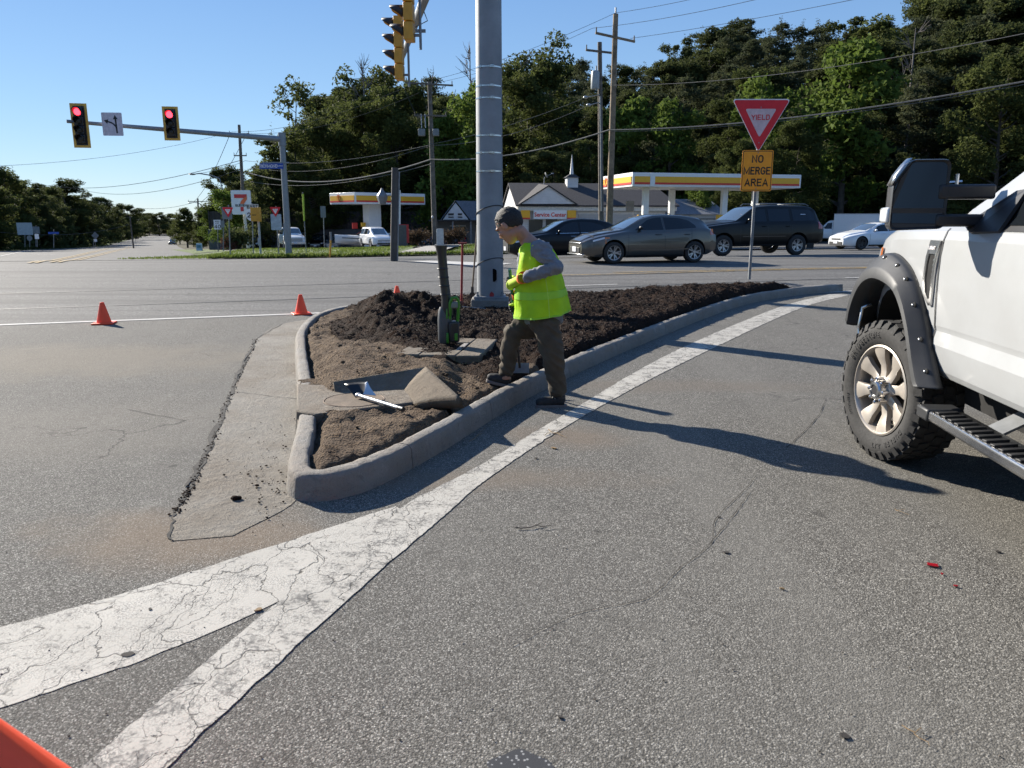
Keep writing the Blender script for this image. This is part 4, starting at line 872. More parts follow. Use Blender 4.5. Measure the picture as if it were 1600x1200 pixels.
# --- box van
def box_van(loc, yaw):
    t = empty('box_van', loc, yaw, 'small white box van parked at the far right edge of the lot', 'van')
    sp_ = dict(L=2.2, W=1.95, r=.38, gap=.06, axles=(.8, 9), zb=[(0, .45), (2.2, .42)], zh=[(0, .95), (.3, 1.05), (.9, 1.15), (2.2, 1.2)], zt=[(0, 1.0), (.1, 1.08), (.8, 1.25), (1.0, 1.32), (1.55, 1.95), (1.8, 2.05), (2.2, 2.06)],
        ws=[(0, .80), (.2, .93), (2.2, .97)], wr=[(0, .7), (.9, .82), (1.6, .72), (2.2, .72)])
    k = Car(**sp_); k.axles = (.8, .8); k.body(t, P_white); k.axles = (.8, 4.1); k.wheels(t, None, 6, False, .55)
    k.top('windscreen', 1.03, 1.52, .76, .68, M_glassw, t)
    for sd_ in (-1, 1): k.patch('side_window', 1.35, 1.95, 1.30, [(1.35, 1.45), (1.55, 1.80), (1.95, 1.86)], M_glassd, t, sd_); k.patch('headlight', .02, .2, .80, .98, M_lampc, t, sd_); k.patch('door_gap', 2.05, 2.065, .5, 1.9, M_trim, t, sd_, .003, 1, 6)
    mb = MB(); mb.box((3.95, 0, 1.60), (3.75, 2.15, 2.1)); mb.build('cargo_box', P_white, t, bevel=.03)
    for z in (.57, 2.63):
        mb = MB(); mb.box((3.95, 0, z), (3.79, 2.19, .06)); mb.build('box_rail', M_alu, t)
    mb = MB(); mb.box((3.4, 0, .45), (4.2, .8, .14)); mb.build('chassis', M_trim, t); mb = MB(); mb.box((0, 0, .78), (.06, 1.1, .28)); mb.build('grille', M_trim, t)
    k.mirror(t, 1.3, 1.4, M_trim, .12)
q = at(1312, 377, 72); box_van((q.x - 2.5, 73, T(q.x, 72)), R(-24))
# --- far lot vehicles
def lotpt(px, Y, dz=0): return Vector(((px - 800) / 1200 * Y * 1.02, Y, T((px - 800) / 1200 * Y * 1.02, Y) + dz))
suvf = dict(suv); suvf.update(zb=[(0, .5), (5.2, .5)])
t = empty('parked_suv', lotpt(474, 71), R(113), 'white full-size SUV with chrome grille parked facing the grass verge', 'car'); k = Car(**dict(suv, L=5.6, axles=(1.0, 4.4))); 
k.zt = [(x * 1.08, z * 1.04) for x, z in suv['zt']]; k.zh = [(x * 1.08, z) for x, z in suv['zh']]; k.ws = [(x * 1.08, z) for x, z in suv['ws']]; k.wr = [(x * 1.08, z) for x, z in suv['wr']]; k.zb = [(x * 1.08, z) for x, z in suv['zb']]; k.__init__(**{a: getattr(k, a) for a in ('L', 'W', 'r', 'gap', 'axles', 'zb', 'zh', 'zt', 'ws', 'wr')})
k.body(t, P_white); k.wheels(t, rr=.6)
ext(k, t, P_white, [(2.1, 2.95, 1.28, [(2.1, 1.34), (2.4, 1.66), (3, 1.76)]), (3.05, 4.0, 1.28, 1.76), (4.1, 5.1, 1.28, [(4.1, 1.76), (5, 1.7), (5.1, 1.6)])], [(1.75, .5, 1.25), (3.0, .45, 1.75), (4.05, .5, 1.75)], None, (1.66, 2.42, .74, .64), None, (.02, .3, .8, 1.0), (5.3, 5.5, .9, 1.2), ((2.8, 3.8), 1.1), [(.62, .66, .97, M_alu), (.7, .48, .6, M_chrome)], .56)
k.mirror(t, 2.05, 1.34, M_trim, .13)
mini = dict(L=5.08, W=1.98, r=.34, gap=.05, axles=(.95, 3.98),
    zb=[(0, .28), (.3, .2), (4.7, .22), (5.08, .4)], zh=[(0, .72), (.2, .82), (1.0, 1.0), (3, 1.08), (4.8, 1.12), (5.08, .95)],
    zt=[(0, .78), (.1, .86), (.5, 1.0), (.9, 1.08), (1.9, 1.62), (2.3, 1.73), (3, 1.76), (4.6, 1.74), (4.9, 1.5), (5.08, 1.05)],
    ws=[(0, .68), (.12, .82), (.4, .94), (1, .985), (4.6, .985), (5.08, .85)], wr=[(0, .6), (.9, .80), (1.9, .68), (2.4, .66), (4.7, .65), (5.08, .7)])
def minivan(name, loc, yaw, pm, label, cat_='minivan', group=None):
    t = empty(name, loc, yaw, label, cat_, group); k = Car(**mini); k.body(t, pm); k.wheels(t)
    ext(k, t, pm, [(1.55, 2.35, [(1.5, 1.08), (2.4, 1.12)], [(1.55, 1.2), (1.9, 1.48), (2.4, 1.62)]), (2.42, 3.5, 1.12, 1.63), (3.57, 4.6, 1.13, [(3.5, 1.63), (4.4, 1.6), (4.6, 1.45)])], [(1.4, .35, 1.05), (2.38, .3, 1.6), (3.53, .3, 1.6)], None, (.98, 1.95, .80, .62), None, (.05, .55, [(0, .66), (.55, .80)], [(0, .78), (.55, .90)]), (4.8, 5.0, .9, 1.2), ((2.2, 2.7), .98), [(.55, .52, .66, M_alu), (.6, .3, .42, M_trim)], .48)
    k.mirror(t, 1.5, 1.12, pm); return t
minivan('minivan', lotpt(607, 69.5), R(116), P_white, 'white minivan parked facing the verge in front of the pump canopy')
minivan('parked_car', lotpt(503, 92), R(92), P_black, 'dark grey car parked nose-out under the dark fence, right of the marker posts', 'car')
sedan_car('silver sedan parked between the dark car and the white boat', lotpt(529, 90), R(95), P_silver)
minivan('parked_van', lotpt(660, 84), R(8), P_navy, 'dark blue van parked behind the brown bushes, left of the utility pole', 'van')
minivan('parked_van', lotpt(404, 88), R(100), P_black, 'black van in the shade behind the reddish shrub', 'van')
q = ground_at(268, 383); minivan('distant_car', (q.x, q.y, q.z), R(105), P_black, 'tiny dark car far down the cross street', 'car')
# --- dark pickup with bare trailer seen left of the little office: wheel and tailgate
# --- boat on trailer
def boat(loc, yaw):
    t = empty('speed_boat', loc, yaw, 'white speed boat with striped hull and raked windscreen on a trailer', 'boat'); n = 16; rows = []
    for i in range(n + 1):
        u = i / n; x = -1 + 5.6 * u; wd = 1.05 * sm(min(1, u * 2.6 + .02)) ** .7; kz = .62 - .22 * sm(u * 3); dk = 1.38 - .18 * u
        rows.append([(x, -wd * a, z) for a, z in ((0, kz), (.45, kz + .10), (.85, kz + .34), (.93, kz + .42), (1.0, dk - .12), (1.0, dk), (.9, dk + .03), (0, dk + .05))] + [(x, wd * a, z) for a, z in ((.9, dk + .03), (1.0, dk), (1.0, dk - .12), (.93, kz + .42), (.85, kz + .34), (.45, kz + .10), (0, kz))])
    mb = MB(); mb.grid(rows); mb.f.append(tuple(n * 15 + j for j in range(15))); mb.m.append(0); mb.build('hull', P_white, t, 40)
    for sd_ in (-1, 1):
        mb = MB(); mb.grid([[(r[4][0], sd_ * (abs(r[4][1]) + .012), r[4][2] - .16), (r[4][0], sd_ * (abs(r[4][1]) + .012), r[4][2] - .06)] for r in rows[2:]]); mb.build('stripe', mat('grey stripe', (.12, .12, .13), .4), t)
    mb = MB(); mb.grid([[(1.0 + .2 * abs(y), y, 1.40), (1.75 + .25 * abs(y), y * .9, 1.86)] for y in (-.9, -.45, 0, .45, .9)]); mb.build('windscreen', M_glassw, t)
    mb = MB(); mb.box((2.6, 0, 1.38), (2.2, 1.5, .10)); mb.build('cockpit', M_trim, t); 
    for y in (-.4, .4): mb = MB(); mb.box((2.5, y, 1.55), (.5, .5, .45)); mb.build('seat', M_trim, t, bevel=.06)
    mb = MB(); mb.tube([(1.9, -.9, 1.3), (2.2, -.85, 1.95), (2.2, .85, 1.95), (1.9, .9, 1.3)], .03, 8); mb.build('tow_arch', M_alu, t)
    tr = empty('boat_trailer', loc, yaw, 'galvanised boat trailer under the white speed boat', 'trailer')
    mb = MB(); mb.tube([(-2.0, 0, .5), (0, 0, .5), (.8, -.8, .5), (4.4, -.8, .5)], .05, 8); mb.tube([(0, 0, .5), (.8, .8, .5), (4.4, .8, .5)], .05, 8); mb.tube([(2.6, -1.0, .34), (2.6, 1.0, .34)], .05, 8); mb.build('chassis', M_galvd, tr)
    for y in (-.35, .35): mb = MB(); mb.box((2.4, y, .58), (2.8, .12, .06)); mb.build('bunk', M_trim, tr)
    for y in (-1.0, 1.0): mb = MB(); mb.lathe([(.16, -.09), (.30, -.09), (.33, -.06), (.33, .06), (.30, .09), (.16, .09)], 24, Matrix.Translation((2.6, y, .33)) @ Matrix.Rotation(R(90), 4, 'X')); mb.build('tyre', M_tyre, tr); mb = MB(); mb.lathe([(.17, -.04), (.02, -.07), (.02, .07), (.17, .04)], 16, Matrix.Translation((2.6, y, .33)) @ Matrix.Rotation(R(90), 4, 'X')); mb.build('rim', M_rim, tr)
    mb = MB(); mb.tube([(-1.6, 0, .5), (-1.6, 0, .1)], .035, 8); mb.build('jack', M_galvd, tr)
boat(lotpt(549, 76), R(12))
# dark utility pickup beside the office, mostly behind the pole
# ---------------------------------------------------------------- buildings
def siding(n, c, pitch=7.0):
    t = NT(n); co = t.co(); z = t.n('SeparateXYZ', {0: co}).outputs[2]; s_ = t.math('FRACT', t.math('MULTIPLY', z, pitch))
    col = t.mix(t.ramp(t.noise(2.5, 4, .6), [(.3, 0.0), (.7, 1.0)]), tuple(x * .86 for x in c), c); col = t.mix(t.ramp(s_, [(.0, .6), (.12, 0.0)]), col, tuple(x * .55 for x in c))
    t.set(Base_Color=col, Roughness=.6); t.bump(s_, .4, .02); return t.m
M_side = siding('white siding', (.62, .62, .62)); M_sideg = siding('grey blue siding', (.36, .39, .42)); M_roof = mat('dark shingles', (.045, .042, .045), .9, var=.35, scale=12, bump=.5, bscale=30); M_slate = mat('grey roof', (.16, .17, .19), .8, var=.2)
M_tan = siding('pale siding', (.56, .56, .55), 5); M_cream = mat('cream fascia', (.58, .56, .50), .6); M_yel = mat('canopy yellow', (.80, .42, .02), .45, var=.04); M_red = mat('canopy red', (.62, .03, .02), .45, var=.04); M_wht = mat('canopy white', (.75, .76, .76), .4, var=.04); M_win = NT('shop window').set(Base_Color=(.03, .035, .035), Roughness=.08)
M_door = siding('roller door', (.40, .40, .39), 3)
by, bx = 68.0, .57
t = empty('service_building', (bx, by, -.95), R(8), 'white gas station workshop with dark roof, small steeple and a Service Center sign', 'building')
mb = MB(); mb.box((6.9, 4.5, 1.7), (13.8, 9, 3.4)); mb.build('wall', M_tan, t)
mb = MB(); mb.add([(0, -.001, 3.4), (0, 9, 3.4), (0, 4.5, 5.25), (-.12, 0, 3.4), (-.12, 9, 3.4), (-.12, 4.5, 5.25)], [(0, 1, 2), (5, 4, 3), (0, 3, 4, 1), (1, 4, 5, 2), (2, 5, 3, 0)]); mb.box((-.06, 4.5, 1.7), (.14, 9.05, 3.4)); mb.build('gable_wall', M_side, t, None)
mb = MB(); L_ = 14.3
for s_ in (0, 1): mb.add([(-.3, -.4 if s_ == 0 else 9.4, 3.30), (L_, -.4 if s_ == 0 else 9.4, 3.30), (L_ - 1, 4.5, 5.35), (-.3, 4.5, 5.35), (-.3, -.4 if s_ == 0 else 9.4, 3.42), (L_, -.4 if s_ == 0 else 9.4, 3.42), (L_ - 1, 4.5, 5.47), (-.3, 4.5, 5.47)], [(0, 1, 2, 3), (7, 6, 5, 4), (0, 4, 5, 1), (1, 5, 6, 2), (2, 6, 7, 3), (3, 7, 4, 0)])
rf = mb.build('roof', M_roof, t, None)
mb = MB(); mb.prism([(.1, 0), (4.9, 0), (2.5, 1.48)], .3, Matrix.Translation((0, -.25, 3.52)) @ FACE); mb.build('front_gable', M_side, t, None)
mb = MB(); 
for a_, b_ in (((-.05, 3.46), (2.5, 5.04)), ((5.05, 3.46), (2.5, 5.04))): mb.tube([(a_[0], -.62, a_[1]), (b_[0], -.62, b_[1])], .07, 4)
mb.add([(-.05, -.6, 3.52), (2.5, -.6, 5.07), (2.5, 4.4, 5.4), (-.05, .3, 3.6)], [(0, 1, 2, 3)]); mb.add([(5.05, -.6, 3.52), (2.5, -.6, 5.07), (2.5, 4.4, 5.4), (5.05, .3, 3.6)], [(3, 2, 1, 0)]); mb.build('gable_roof', M_roof, t, None)
mb = MB(); mb.box((7, -.15, 3.15), (14.2, .3, .42)); mb.build('fascia', M_cream, t)
mb = MB(); mb.box((2.7, -.36, 2.62), (2.9, .1, .74)); mb.build('sign_board', M_wht, t); text('Service Center', .50, M_red, t, txtM(2.7, -.42, 2.60), bold=.012, xs=.92)
for x in (.55, 4.6): mb = MB(); mb.box((x, -.36, 2.68), (.78, .1, .62)); mb.build('yellow_panel', M_yel, t); mb = MB(); mb.box((x, -.36, 2.31), (.78, .1, .12)); mb.build('red_stripe', M_red, t)
for x0, x1, z1, m_ in ((.9, 2.1, 2.2, M_win), (2.4, 3.4, 2.3, M_win), (5.3, 7.9, 2.65, M_door), (8.3, 11.0, 2.65, M_door), (11.4, 13.5, 2.65, M_door)): mb = MB(); mb.box(((x0 + x1) / 2, -.03, z1 / 2 + .1), (x1 - x0, .08, z1 - .2)); mb.build('window' if m_ is M_win else 'garage_door', m_, t)
mb = MB(); mb.box((5.5, 4.0, 5.45), (1.0, 1.0, .95)); cp = mb.build('cupola', M_side, t, None)
mb = MB(); mb.box((5.5, 4.0, 6.08), (1.3, 1.3, .30), taper=(.35, .35)); mb.build('cupola_roof', M_roof, t, None); mb = MB(); mb.tube([(5.5, 4, 6.2), (5.5, 4, 8.0)], [.22, .01], 4); mb.build('spire', M_side, t, None)
mb = MB(); mb.cyl((2.55, 2, 5.1), (2.6, 2, 5.9), .03); mb.lathe([(.28, .09), (.2, .03), (.01, 0)], 16, Matrix.Translation((2.7, 1.95, 6.0)) @ Matrix.Rotation(R(60), 4, 'Y')); mb.tube([(2.7, 1.9, 5.9), (3.2, 1.8, 6.15)], .02, 6); mb.ell((3.3, 1.8, 6.18), (.12, .06, .05), 8, 6); mb.build('satellite_dish', M_alu, t)
t = empty('garage_building', (13.9, 69.6, -1.0), R(8), 'low grey annex with a garage door to the right of the workshop', 'building')
mb = MB(); mb.box((2.6, 3.5, 1.35), (5.2, 7, 2.7)); mb.build('wall', M_sideg, t); mb = MB(); mb.add([(-.3, -.3, 2.7), (5.5, -.3, 2.7), (5.0, 3.5, 4.1), (0, 3.5, 4.1), (-.3, 7.3, 2.7), (5.5, 7.3, 2.7)], [(0, 1, 2, 3), (3, 2, 5, 4), (1, 5, 2), (4, 0, 3)]); mb.build('roof', M_slate, t, None)
mb = MB(); mb.box((3.5, -.03, 1.15), (2.4, .08, 2.2)); mb.build('garage_door', M_door, t)
for x, z, w_, h_ in ((2.27, 1.15, .07, 2.3), (4.73, 1.15, .07, 2.3), (3.5, 2.3, 2.5, .08)): mb = MB(); mb.box((x, -.05, z), (w_, .09, h_)); mb.build('door_frame', M_trim, t)
def pecten(parent, M, r):
    mb = MB(); pts = [(-.35 * r, -.75 * r), (-.45 * r, -.45 * r)] + [(math.cos(a) * r * (1 + .05 * math.sin(a * 14)), math.sin(a) * r * .9) for a in [R(205 - i * 9.6) for i in range(25)]] + [(.45 * r, -.45 * r), (.35 * r, -.75 * r)]
    mb.prism(pts, .02, M); mb.build('shell_emblem_red', M_red, parent); mb = MB(); mb.prism([(x * .82, y * .82) for x, y in pts], .03, M); e = mb.build('shell_emblem', M_yel, parent)
    mb = MB()
    for k in range(5): a = R(50 + k * 20); mb.tube([(0, -.5 * r, .035), (math.cos(a) * r * .8, math.sin(a) * r * .72, .035)], r * .025, 4, M=M)
    mb.build('emblem_ribs', M_red, parent)
def canopy(label, corner, yaw, L_, D, zu, H, cols, cr=.2, splits=(), group=None):
    t = empty('pump_canopy', (corner[0], corner[1], zu), yaw, label, 'canopy', group)
    mb = MB(); mb.box((L_ / 2, D / 2, H / 2), (L_, D, H)); mb.build('deck', M_wht, t, bevel=.02)
    for (cx_, cy_, sx, sy_) in ((L_ / 2, -.02, L_ - .3, .06), (-.02, D / 2, .06, D - .3), (L_ + .02, D / 2, .06, D - .3)):
        hz_ = sx > sy_; mb = MB(); mb.box((cx_, cy_, H * .52), (sx, sy_, H * .42)); mb.build('yellow_band', M_yel, t); mb = MB(); mb.box((cx_, cy_, H * .24), (sx, sy_, H * .14)); mb.build('red_band', M_red, t)
    for x in splits: mb = MB(); mb.box((x, -.03, H / 2), (.35, .07, H * .98)); mb.build('white_joint', M_wht, t)
    for (x, y, w_) in cols:
        mb = MB(); mb.box((x, y, -2.2), (w_, w_ * .8, 4.4)); mb.build('column', M_wht, t, bevel=.02); mb = MB(); mb.box((x - w_ * .8, y - .1, -2.1), (.5, .2, .45)); mb.build('pump_sign', M_yel, t)
        mb = MB(); mb.box((x, y, -3.55), (.75, .6, 1.5)); mb.build('fuel_pump', M_cream, t, bevel=.04)
    for i in range(3): mb = MB(); mb.box((L_ * (i + .5) / 3, D / 2, -.03), (.5, .5, .05)); mb.build('light_panel', M_cream, t)
    return t
t = canopy('long white canopy with yellow and red bands in front of the workshop', (8.2, 54), R(14), 13.0, 6.0, 3.5, .93, [(1.65, 1.5, .42), (7.8, 1.5, .42), (5.1, 4.5, .42), (12.1, 4.5, .42)], splits=(1.45,))
pecten(t, Matrix.Translation((-.06, 4.9, .46)) @ Matrix.Rotation(R(-90), 4, 'Z') @ FACE, .36)
pecten(t, Matrix.Translation((9.9, -.06, .46)) @ FACE, .36)
t = canopy('small white canopy with yellow and red bands on a thick white pillar, above the minivan', (-15.9, 80), R(43), 8.8, 5.0, 2.78, 1.15, [(3.5, 2.4, 1.5)])
mb = MB(); mb.box((1.2, 2.2, -2.2), (.6, .12, .6)); mb.build('pump_topper', M_red, t)
pecten(t, Matrix.Translation((-.07, 3.1, .6)) @ Matrix.Rotation(R(-90), 4, 'Z') @ FACE, .38)
# office with gabled porch
t = empty('office_building', (-8.4, 84, T(-8, 84)), R(6), 'small dark-fronted office with a white timbered gable left of the big pole', 'building')
mb = MB(); mb.box((4.2, 3.5, 1.4), (8.4, 7, 2.8)); mb.build('wall', mat('dim grey wall', (.15, .15, .15), .8), t); mb = MB(); mb.box((4.1, -.9, 2.85), (9.2, 2.2, .14)); mb.build('porch_roof', M_trim, t)
mb = MB(); mb.prism([(1.0, 0), (3.7, 0), (2.35, 1.75)], .2, Matrix.Translation((0, -.7, 2.95)) @ FACE); mb.build('gable', M_side, t, None)
for x, z, w_, h_ in ((1.95, .55, .75, .2), (2.9, .55, .55, .2), (1.95, .25, .7, .12), (2.9, .25, .6, .12)): mb = MB(); mb.box((x - .1, -.92, 2.95 + z), (w_ * .8, .06, h_)); mb.build('gable_vent', M_trim, t)
mb = MB(); mb.add([(.8, -1, 2.9), (2.35, -1, 4.9), (2.35, 6, 4.9), (.8, 6, 2.9)], [(3, 2, 1, 0)]); mb.add([(3.9, -1, 2.9), (2.35, -1, 4.9), (7.5, 3, 4.9), (8.6, -.4, 2.9)], [(0, 3, 2, 1)]); mb.add([(2.35, -1, 4.92), (2.35, 6, 4.92), (7.5, 6, 4.92), (7.5, 3, 4.92)], [(0, 1, 2, 3)]); mb.build('roof', M_slate, t, None)
for x in (.2, 2.0, 3.9, 5.8, 8.0): mb = MB(); mb.box((x, -1.8, 1.4), (.16, .16, 2.8)); mb.build('porch_post', mat('grey post', (.2, .2, .2), .8), t)
for x, w_ in ((2.6, 1.6), (5.2, 1.2)): mb = MB(); mb.box((x, -.03, 1.2), (w_, .06, 2.1)); f_ = mb.build('glass_door', M_win, t); mb = MB(); mb.box((x, -.07, 2.28), (w_ + .1, .05, .1)); mb.build('door_frame', M_cream, t)
mb = MB(); mb.box((6.8, -.05, 1.4), (1.0, .08, 1.2)); mb.build('window', M_cream, t)
# fence and retaining wall behind the lot
M_fw = siding('dark fence boards', (.052, .045, .042), .0); 
def fence(a, b, z0, z1, label, name='board_fence', cat_='fence', m=None, pw=2.4):
    a, b = Vector(a), Vector(b); L_ = (b - a).length; t = empty(name, (a.x, a.y, 0), math.atan2(b.y - a.y, b.x - a.x), label, cat_); mb = MB(); x = 0
    if name == 'board_fence':
        rn = random.Random(3)
        while x < L_: h_ = z1 + rn.uniform(-.03, .03); mb.box((x + .14, rn.uniform(-.01, .01), (z0 + h_) / 2), (.265, .03, h_ - z0)); x += .28
        mb.build('boards', m, t, None)
        for k in range(int(L_ / pw) + 1): mb = MB(); mb.box((k * pw, -.08, (z0 + z1) / 2 + .05), (.12, .12, z1 - z0)); mb.build('fence_post', m, t)
    else:
        mb.box((L_ / 2, 0, (z0 + z1) / 2), (L_, .3, z1 - z0)); mb.build('wall', m, t, bevel=.01); mb = MB(); mb.box((L_ / 2, 0, z1 + .05), (L_ + .05, .38, .1)); mb.build('coping', m, t)
M_fb = mat('dark fence boards', (.060, .052, .048), .9, var=.35, scale=2.5); M_rw = mat('grey retaining wall', (.11, .11, .115), .9, var=.2)
fence((-37, 96), (-9.5, 97), -.3, 2.15, 'tall dark board fence on the wall at the back of the parking lot', m=M_fb)
fence((-37, 95.4), (-9.5, 96.4), -3.2, -.1, 'low grey retaining wall below the dark board fence', 'retaining_wall', 'wall', m=M_rw)

# ---------------------------------------------------------------- left mast with two signals
M_post = mat('steel post', (.24, .26, .27), .5, .5, var=.08); M_wood = mat('weathered pole wood', (.15, .13, .11), .9, var=.3, scale=3, bump=.4, bscale=20); M_woodl = mat('brown pole wood', (.24, .18, .12), .9, var=.3, scale=3, bump=.4, bscale=20); M_wire = mat('wire', (.05, .055, .06), .95, spec=0); M_wirel = mat('pale cable', (.15, .15, .15), .95, spec=.05)
def rel(t, p): return Vector(p) - t.location
b0 = at(452, 408, 38.5); tp = at(441.5, 208, 38.5)
t = empty('signal_mast', b0, 0, 'slim grey signal pole with a long arm on the verge beyond the highway', 'signal pole'); mb = MB(); mb.tube([(0, 0, 0), (rel(t, tp).x * .2, 0, rel(t, tp).z)], [.165, .13], 20); mb.build('pole', M_post, t, 50)
tx = rel(t, tp).x * .2; e = rel(t, at(104, 189.5, 33.2)); a_ = Vector((tx, 0, rel(t, tp).z - .28)); mb = MB(); mb.tube([a_, e], [.135, .07], 16); mb.build('mast_arm', M_post, t, 50)
mb = MB(); mb.cyl((tx, 0, a_.z - .3), (tx, 0, a_.z + .3), .18, n=20); mb.build('arm_collar', M_post, t); mb = MB(); mb.box((0, 0, .05), (.5, .5, .1)); mb.build('base_plate', M_post, t, bevel=.01); mb = MB(); mb.box((0, -.1, -.06), (1.6, 1.0, .14)); mb.build('footing', M_conc, t)
mb = MB(); mb.box((-.16, 0, 1.4), (.05, .12, .9)); mb.build('cable_door', M_galvd, t)
ns = at(424, 259.5, 38.3)
M_blue = mat('street sign blue', (.01, .06, .32), .45, var=.05)
t2 = empty('street_name_sign', ns, R(0), 'blue RICHMOND HWY street name sign on the slim signal pole', 'street sign'); mb = MB(); mb.box((0, 0, 0), (1.14, .02, .26)); mb.build('sign_panel', M_blue, t2); stroke('RICHMOND', .15, M_signw, t2, txtM(-.13, -.0125, 0), .17, .85); text('HWY', .11, M_signw, t2, txtM(.44, -.013, 0), xs=.9); mb = MB(); mb.box((.2, .05, .17), (1.3, .05, .05)); mb.build('bracket', M_post, t2)
pA = at(134, 171, 33.9); pB = at(274.6, 175.5, 35.4)
signal('traffic_signal', pA + Vector((0, -.62, 0)), R(10), 4, 'four-section signal showing red at the far end of the slim mast arm', True, plate=True, group='signals on the slim arm')
signal('traffic_signal', pB + Vector((0, -.62, 0)), R(10), 3, 'three-section signal showing red, nearer the pole on the slim mast arm', True, plate=True, group='signals on the slim arm')
q = at(184, 196, 34.2); t = empty('lane_sign', q + Vector((0, -.45, 0)), R(6), 'white lane-use sign with left-turn and straight arrows between the two red signals', 'lane sign'); plate('sign_panel', rect(.82, .93, .04), .004, mat('pale sign', (.62, .56, .60), .5), t, 0, 0)

def arrow(pts, w_, hd, parent, y=-.006):
    P = cat([Vector(p) for p in pts], 6); rows = []
    for i, p in enumerate(P): d = (P[min(i + 1, len(P) - 1)] - P[max(i - 1, 0)]).normalized(); n_ = Vector((-d.y, d.x)) * w_ / 2; rows.append([(p.x + n_.x, y, p.y + n_.y), (p.x - n_.x, y, p.y - n_.y)])
    d = (P[-1] - P[-2]).normalized(); n_ = Vector((-d.y, d.x)); h_ = [P[-1] + n_ * hd * .55, P[-1] + d * hd, P[-1] - n_ * hd * .55]
    mb = MB(); mb.grid(rows); mb.add([(p.x, y, p.y) for p in h_], [(0, 1, 2)]); o = mb.build('arrow', M_signk, parent, None); s_ = o.modifiers.new('s', 'SOLIDIFY'); s_.thickness = .004
arrow([(.16, -.36), (.15, 0), (.14, .2)], .065, .17, t); arrow([(.16, -.36), (.14, -.12), (.0, .04), (-.17, .10)], .06, .17, t, -.0065)
# ---------------------------------------------------------------- small posts and signs on the verges
def post_sign(name, px, base_py, Y, panels, label, cat_='road sign', pr=.035, m=None, top=None, rz=0, group=None, bx=None):
    """panels: list of (kind, cx px, cy px, w m, h m, material)"""
    g_ = at(bx if bx is not None else px, base_py, Y); t = empty(name, g_, 0, label, cat_, group); tp = at(px, top, Y) - g_
    mb = MB(); mb.tube([(0, 0, 0), tuple(tp)], pr, 8); mb.build('post', m or M_galvd, t)
    for pi_, (k, cx_, cy_, w_, h_, mt) in enumerate(panels):
        p = at(cx_, cy_, Y) - g_ - Vector((0, .03 * pi_, 0)); poly = {'rect': rect(w_, h_ or .2, .03), 'tri': tri(w_, .04), 'disc': [(w_ / 2 * math.cos(a), w_ / 2 * math.sin(a)) for a in [i * math.pi / 12 for i in range(24)]], 'dia': rect(w_, w_, .04), 'oct': [(w_ / 2 * math.cos(R(22.5 + i * 45)), w_ / 2 * math.sin(R(22.5 + i * 45))) for i in range(8)]}[k]
        mb = MB(); mb.prism(poly, .006, Matrix.Translation((p.x, p.y - pr - .01, p.z)) @ Matrix.Rotation(rz, 4, 'Z') @ FACE @ (Matrix.Rotation(R(45), 4, 'Z') if k == 'dia' else Matrix())); mb.build('sign_panel', mt, t)
        if k == 'tri' and mt is M_signred:
            mb = MB(); mb.prism(tri(w_ * .5, .02), .004, Matrix.Translation((p.x, p.y - pr - .018, p.z + w_ * .06)) @ Matrix.Rotation(rz, 4, 'Z') @ FACE); mb.build('white_centre', M_signw, t); stroke('YIELD', w_ * .08, M_signred, t, txtM(p.x, p.y - pr - .023, p.z + w_ * .2))
    return t
M_gback = mat('grey sign back', (.20, .21, .22), .55, .4)
post_sign('yield_sign', 357, 405, 41, [('rect', 355, 333, .52, .62, M_gback), ('tri', 357, 332, .60, 0, M_signred)], 'small yield sign backed by a dark square plate at the verge corner', 'yield sign', top=320, bx=360)
post_sign('yield_sign', 431, 401, 43, [('rect', 432, 347, .58, .85, mat('pale blue grey panel', (.40, .45, .52), .5)), ('tri', 431, 331.5, .62, 0, M_signred)], 'small yield sign in front of a pale panel beside the slim signal pole', 'yield sign', top=322, bx=436)
t = post_sign('route_sign', 394, 404, 44, [('rect', 395, 323, .66, .28, mat('tan white plate', (.55, .50, .44), .5)), ('disc', 394, 336, .66, 0, M_signw)], 'EAST route marker over a round white number shield, partly behind a yellow box', 'route sign', top=318, bx=396)
p = at(395, 323, 44) - t.location; stroke('EAST', .18, M_signk, t, txtM(p.x, p.y - .055, p.z), .18); p = at(390, 336, 44) - t.location; stroke('2', .28, M_signk, t, txtM(p.x, p.y - .095, p.z), .18)
t = post_sign('pedestrian_signal', 403, 408, 39, [], 'yellow pedestrian signal box seen from behind on a pale post with flared foot', 'pedestrian signal', .055, M_cream and mat('pale grey post', (.45, .45, .43), .6), top=326, bx=408)
p = at(402, 335, 39) - t.location; mb = MB(); mb.box((p.x - .06, -.2, p.z), (.36, .2, .66)); mb.box((p.x + .17, -.2, p.z), (.11, .26, .70)); mb.build('signal_box', M_sigy, t, bevel=.02); mb = MB(); mb.cyl((0, 0, 0), (0, 0, .22), .17, .07); mb.build('foot', M_cream, t); mb = MB(); mb.box((0, -.07, .95), (.13, .12, .35)); mb.build('push_button', mat('pale box', (.4, .4, .4), .6), t, bevel=.01)
p = at(398, 336, 38.8) - t.location; mb = MB(); mb.box((p.x, -.31, p.z), (.2, .01, .03)); mb.build('marking', M_signk, t)
t = post_sign('speed_limit_sign', 340, 400, 62, [('rect', 340, 351, .56, .74, M_signw)], 'white SPEED LIMIT 40 sign left of the verge corner', 'speed sign', top=343, bx=341)
p = at(340, 351, 62) - t.location
for s_, dz, sz in (('SPEED', .25, .09), ('LIMIT', .11, .09), ('40', -.15, .30)): stroke(s_, sz, M_signk, t, txtM(p.x, p.y - .055, p.z + dz), .18)
post_sign('sign_back', 349, 402, 60, [('rect', 348, 350, .3, .5, M_gback)], 'narrow grey sign seen edge-on right of the speed limit sign', 'road sign', top=340)
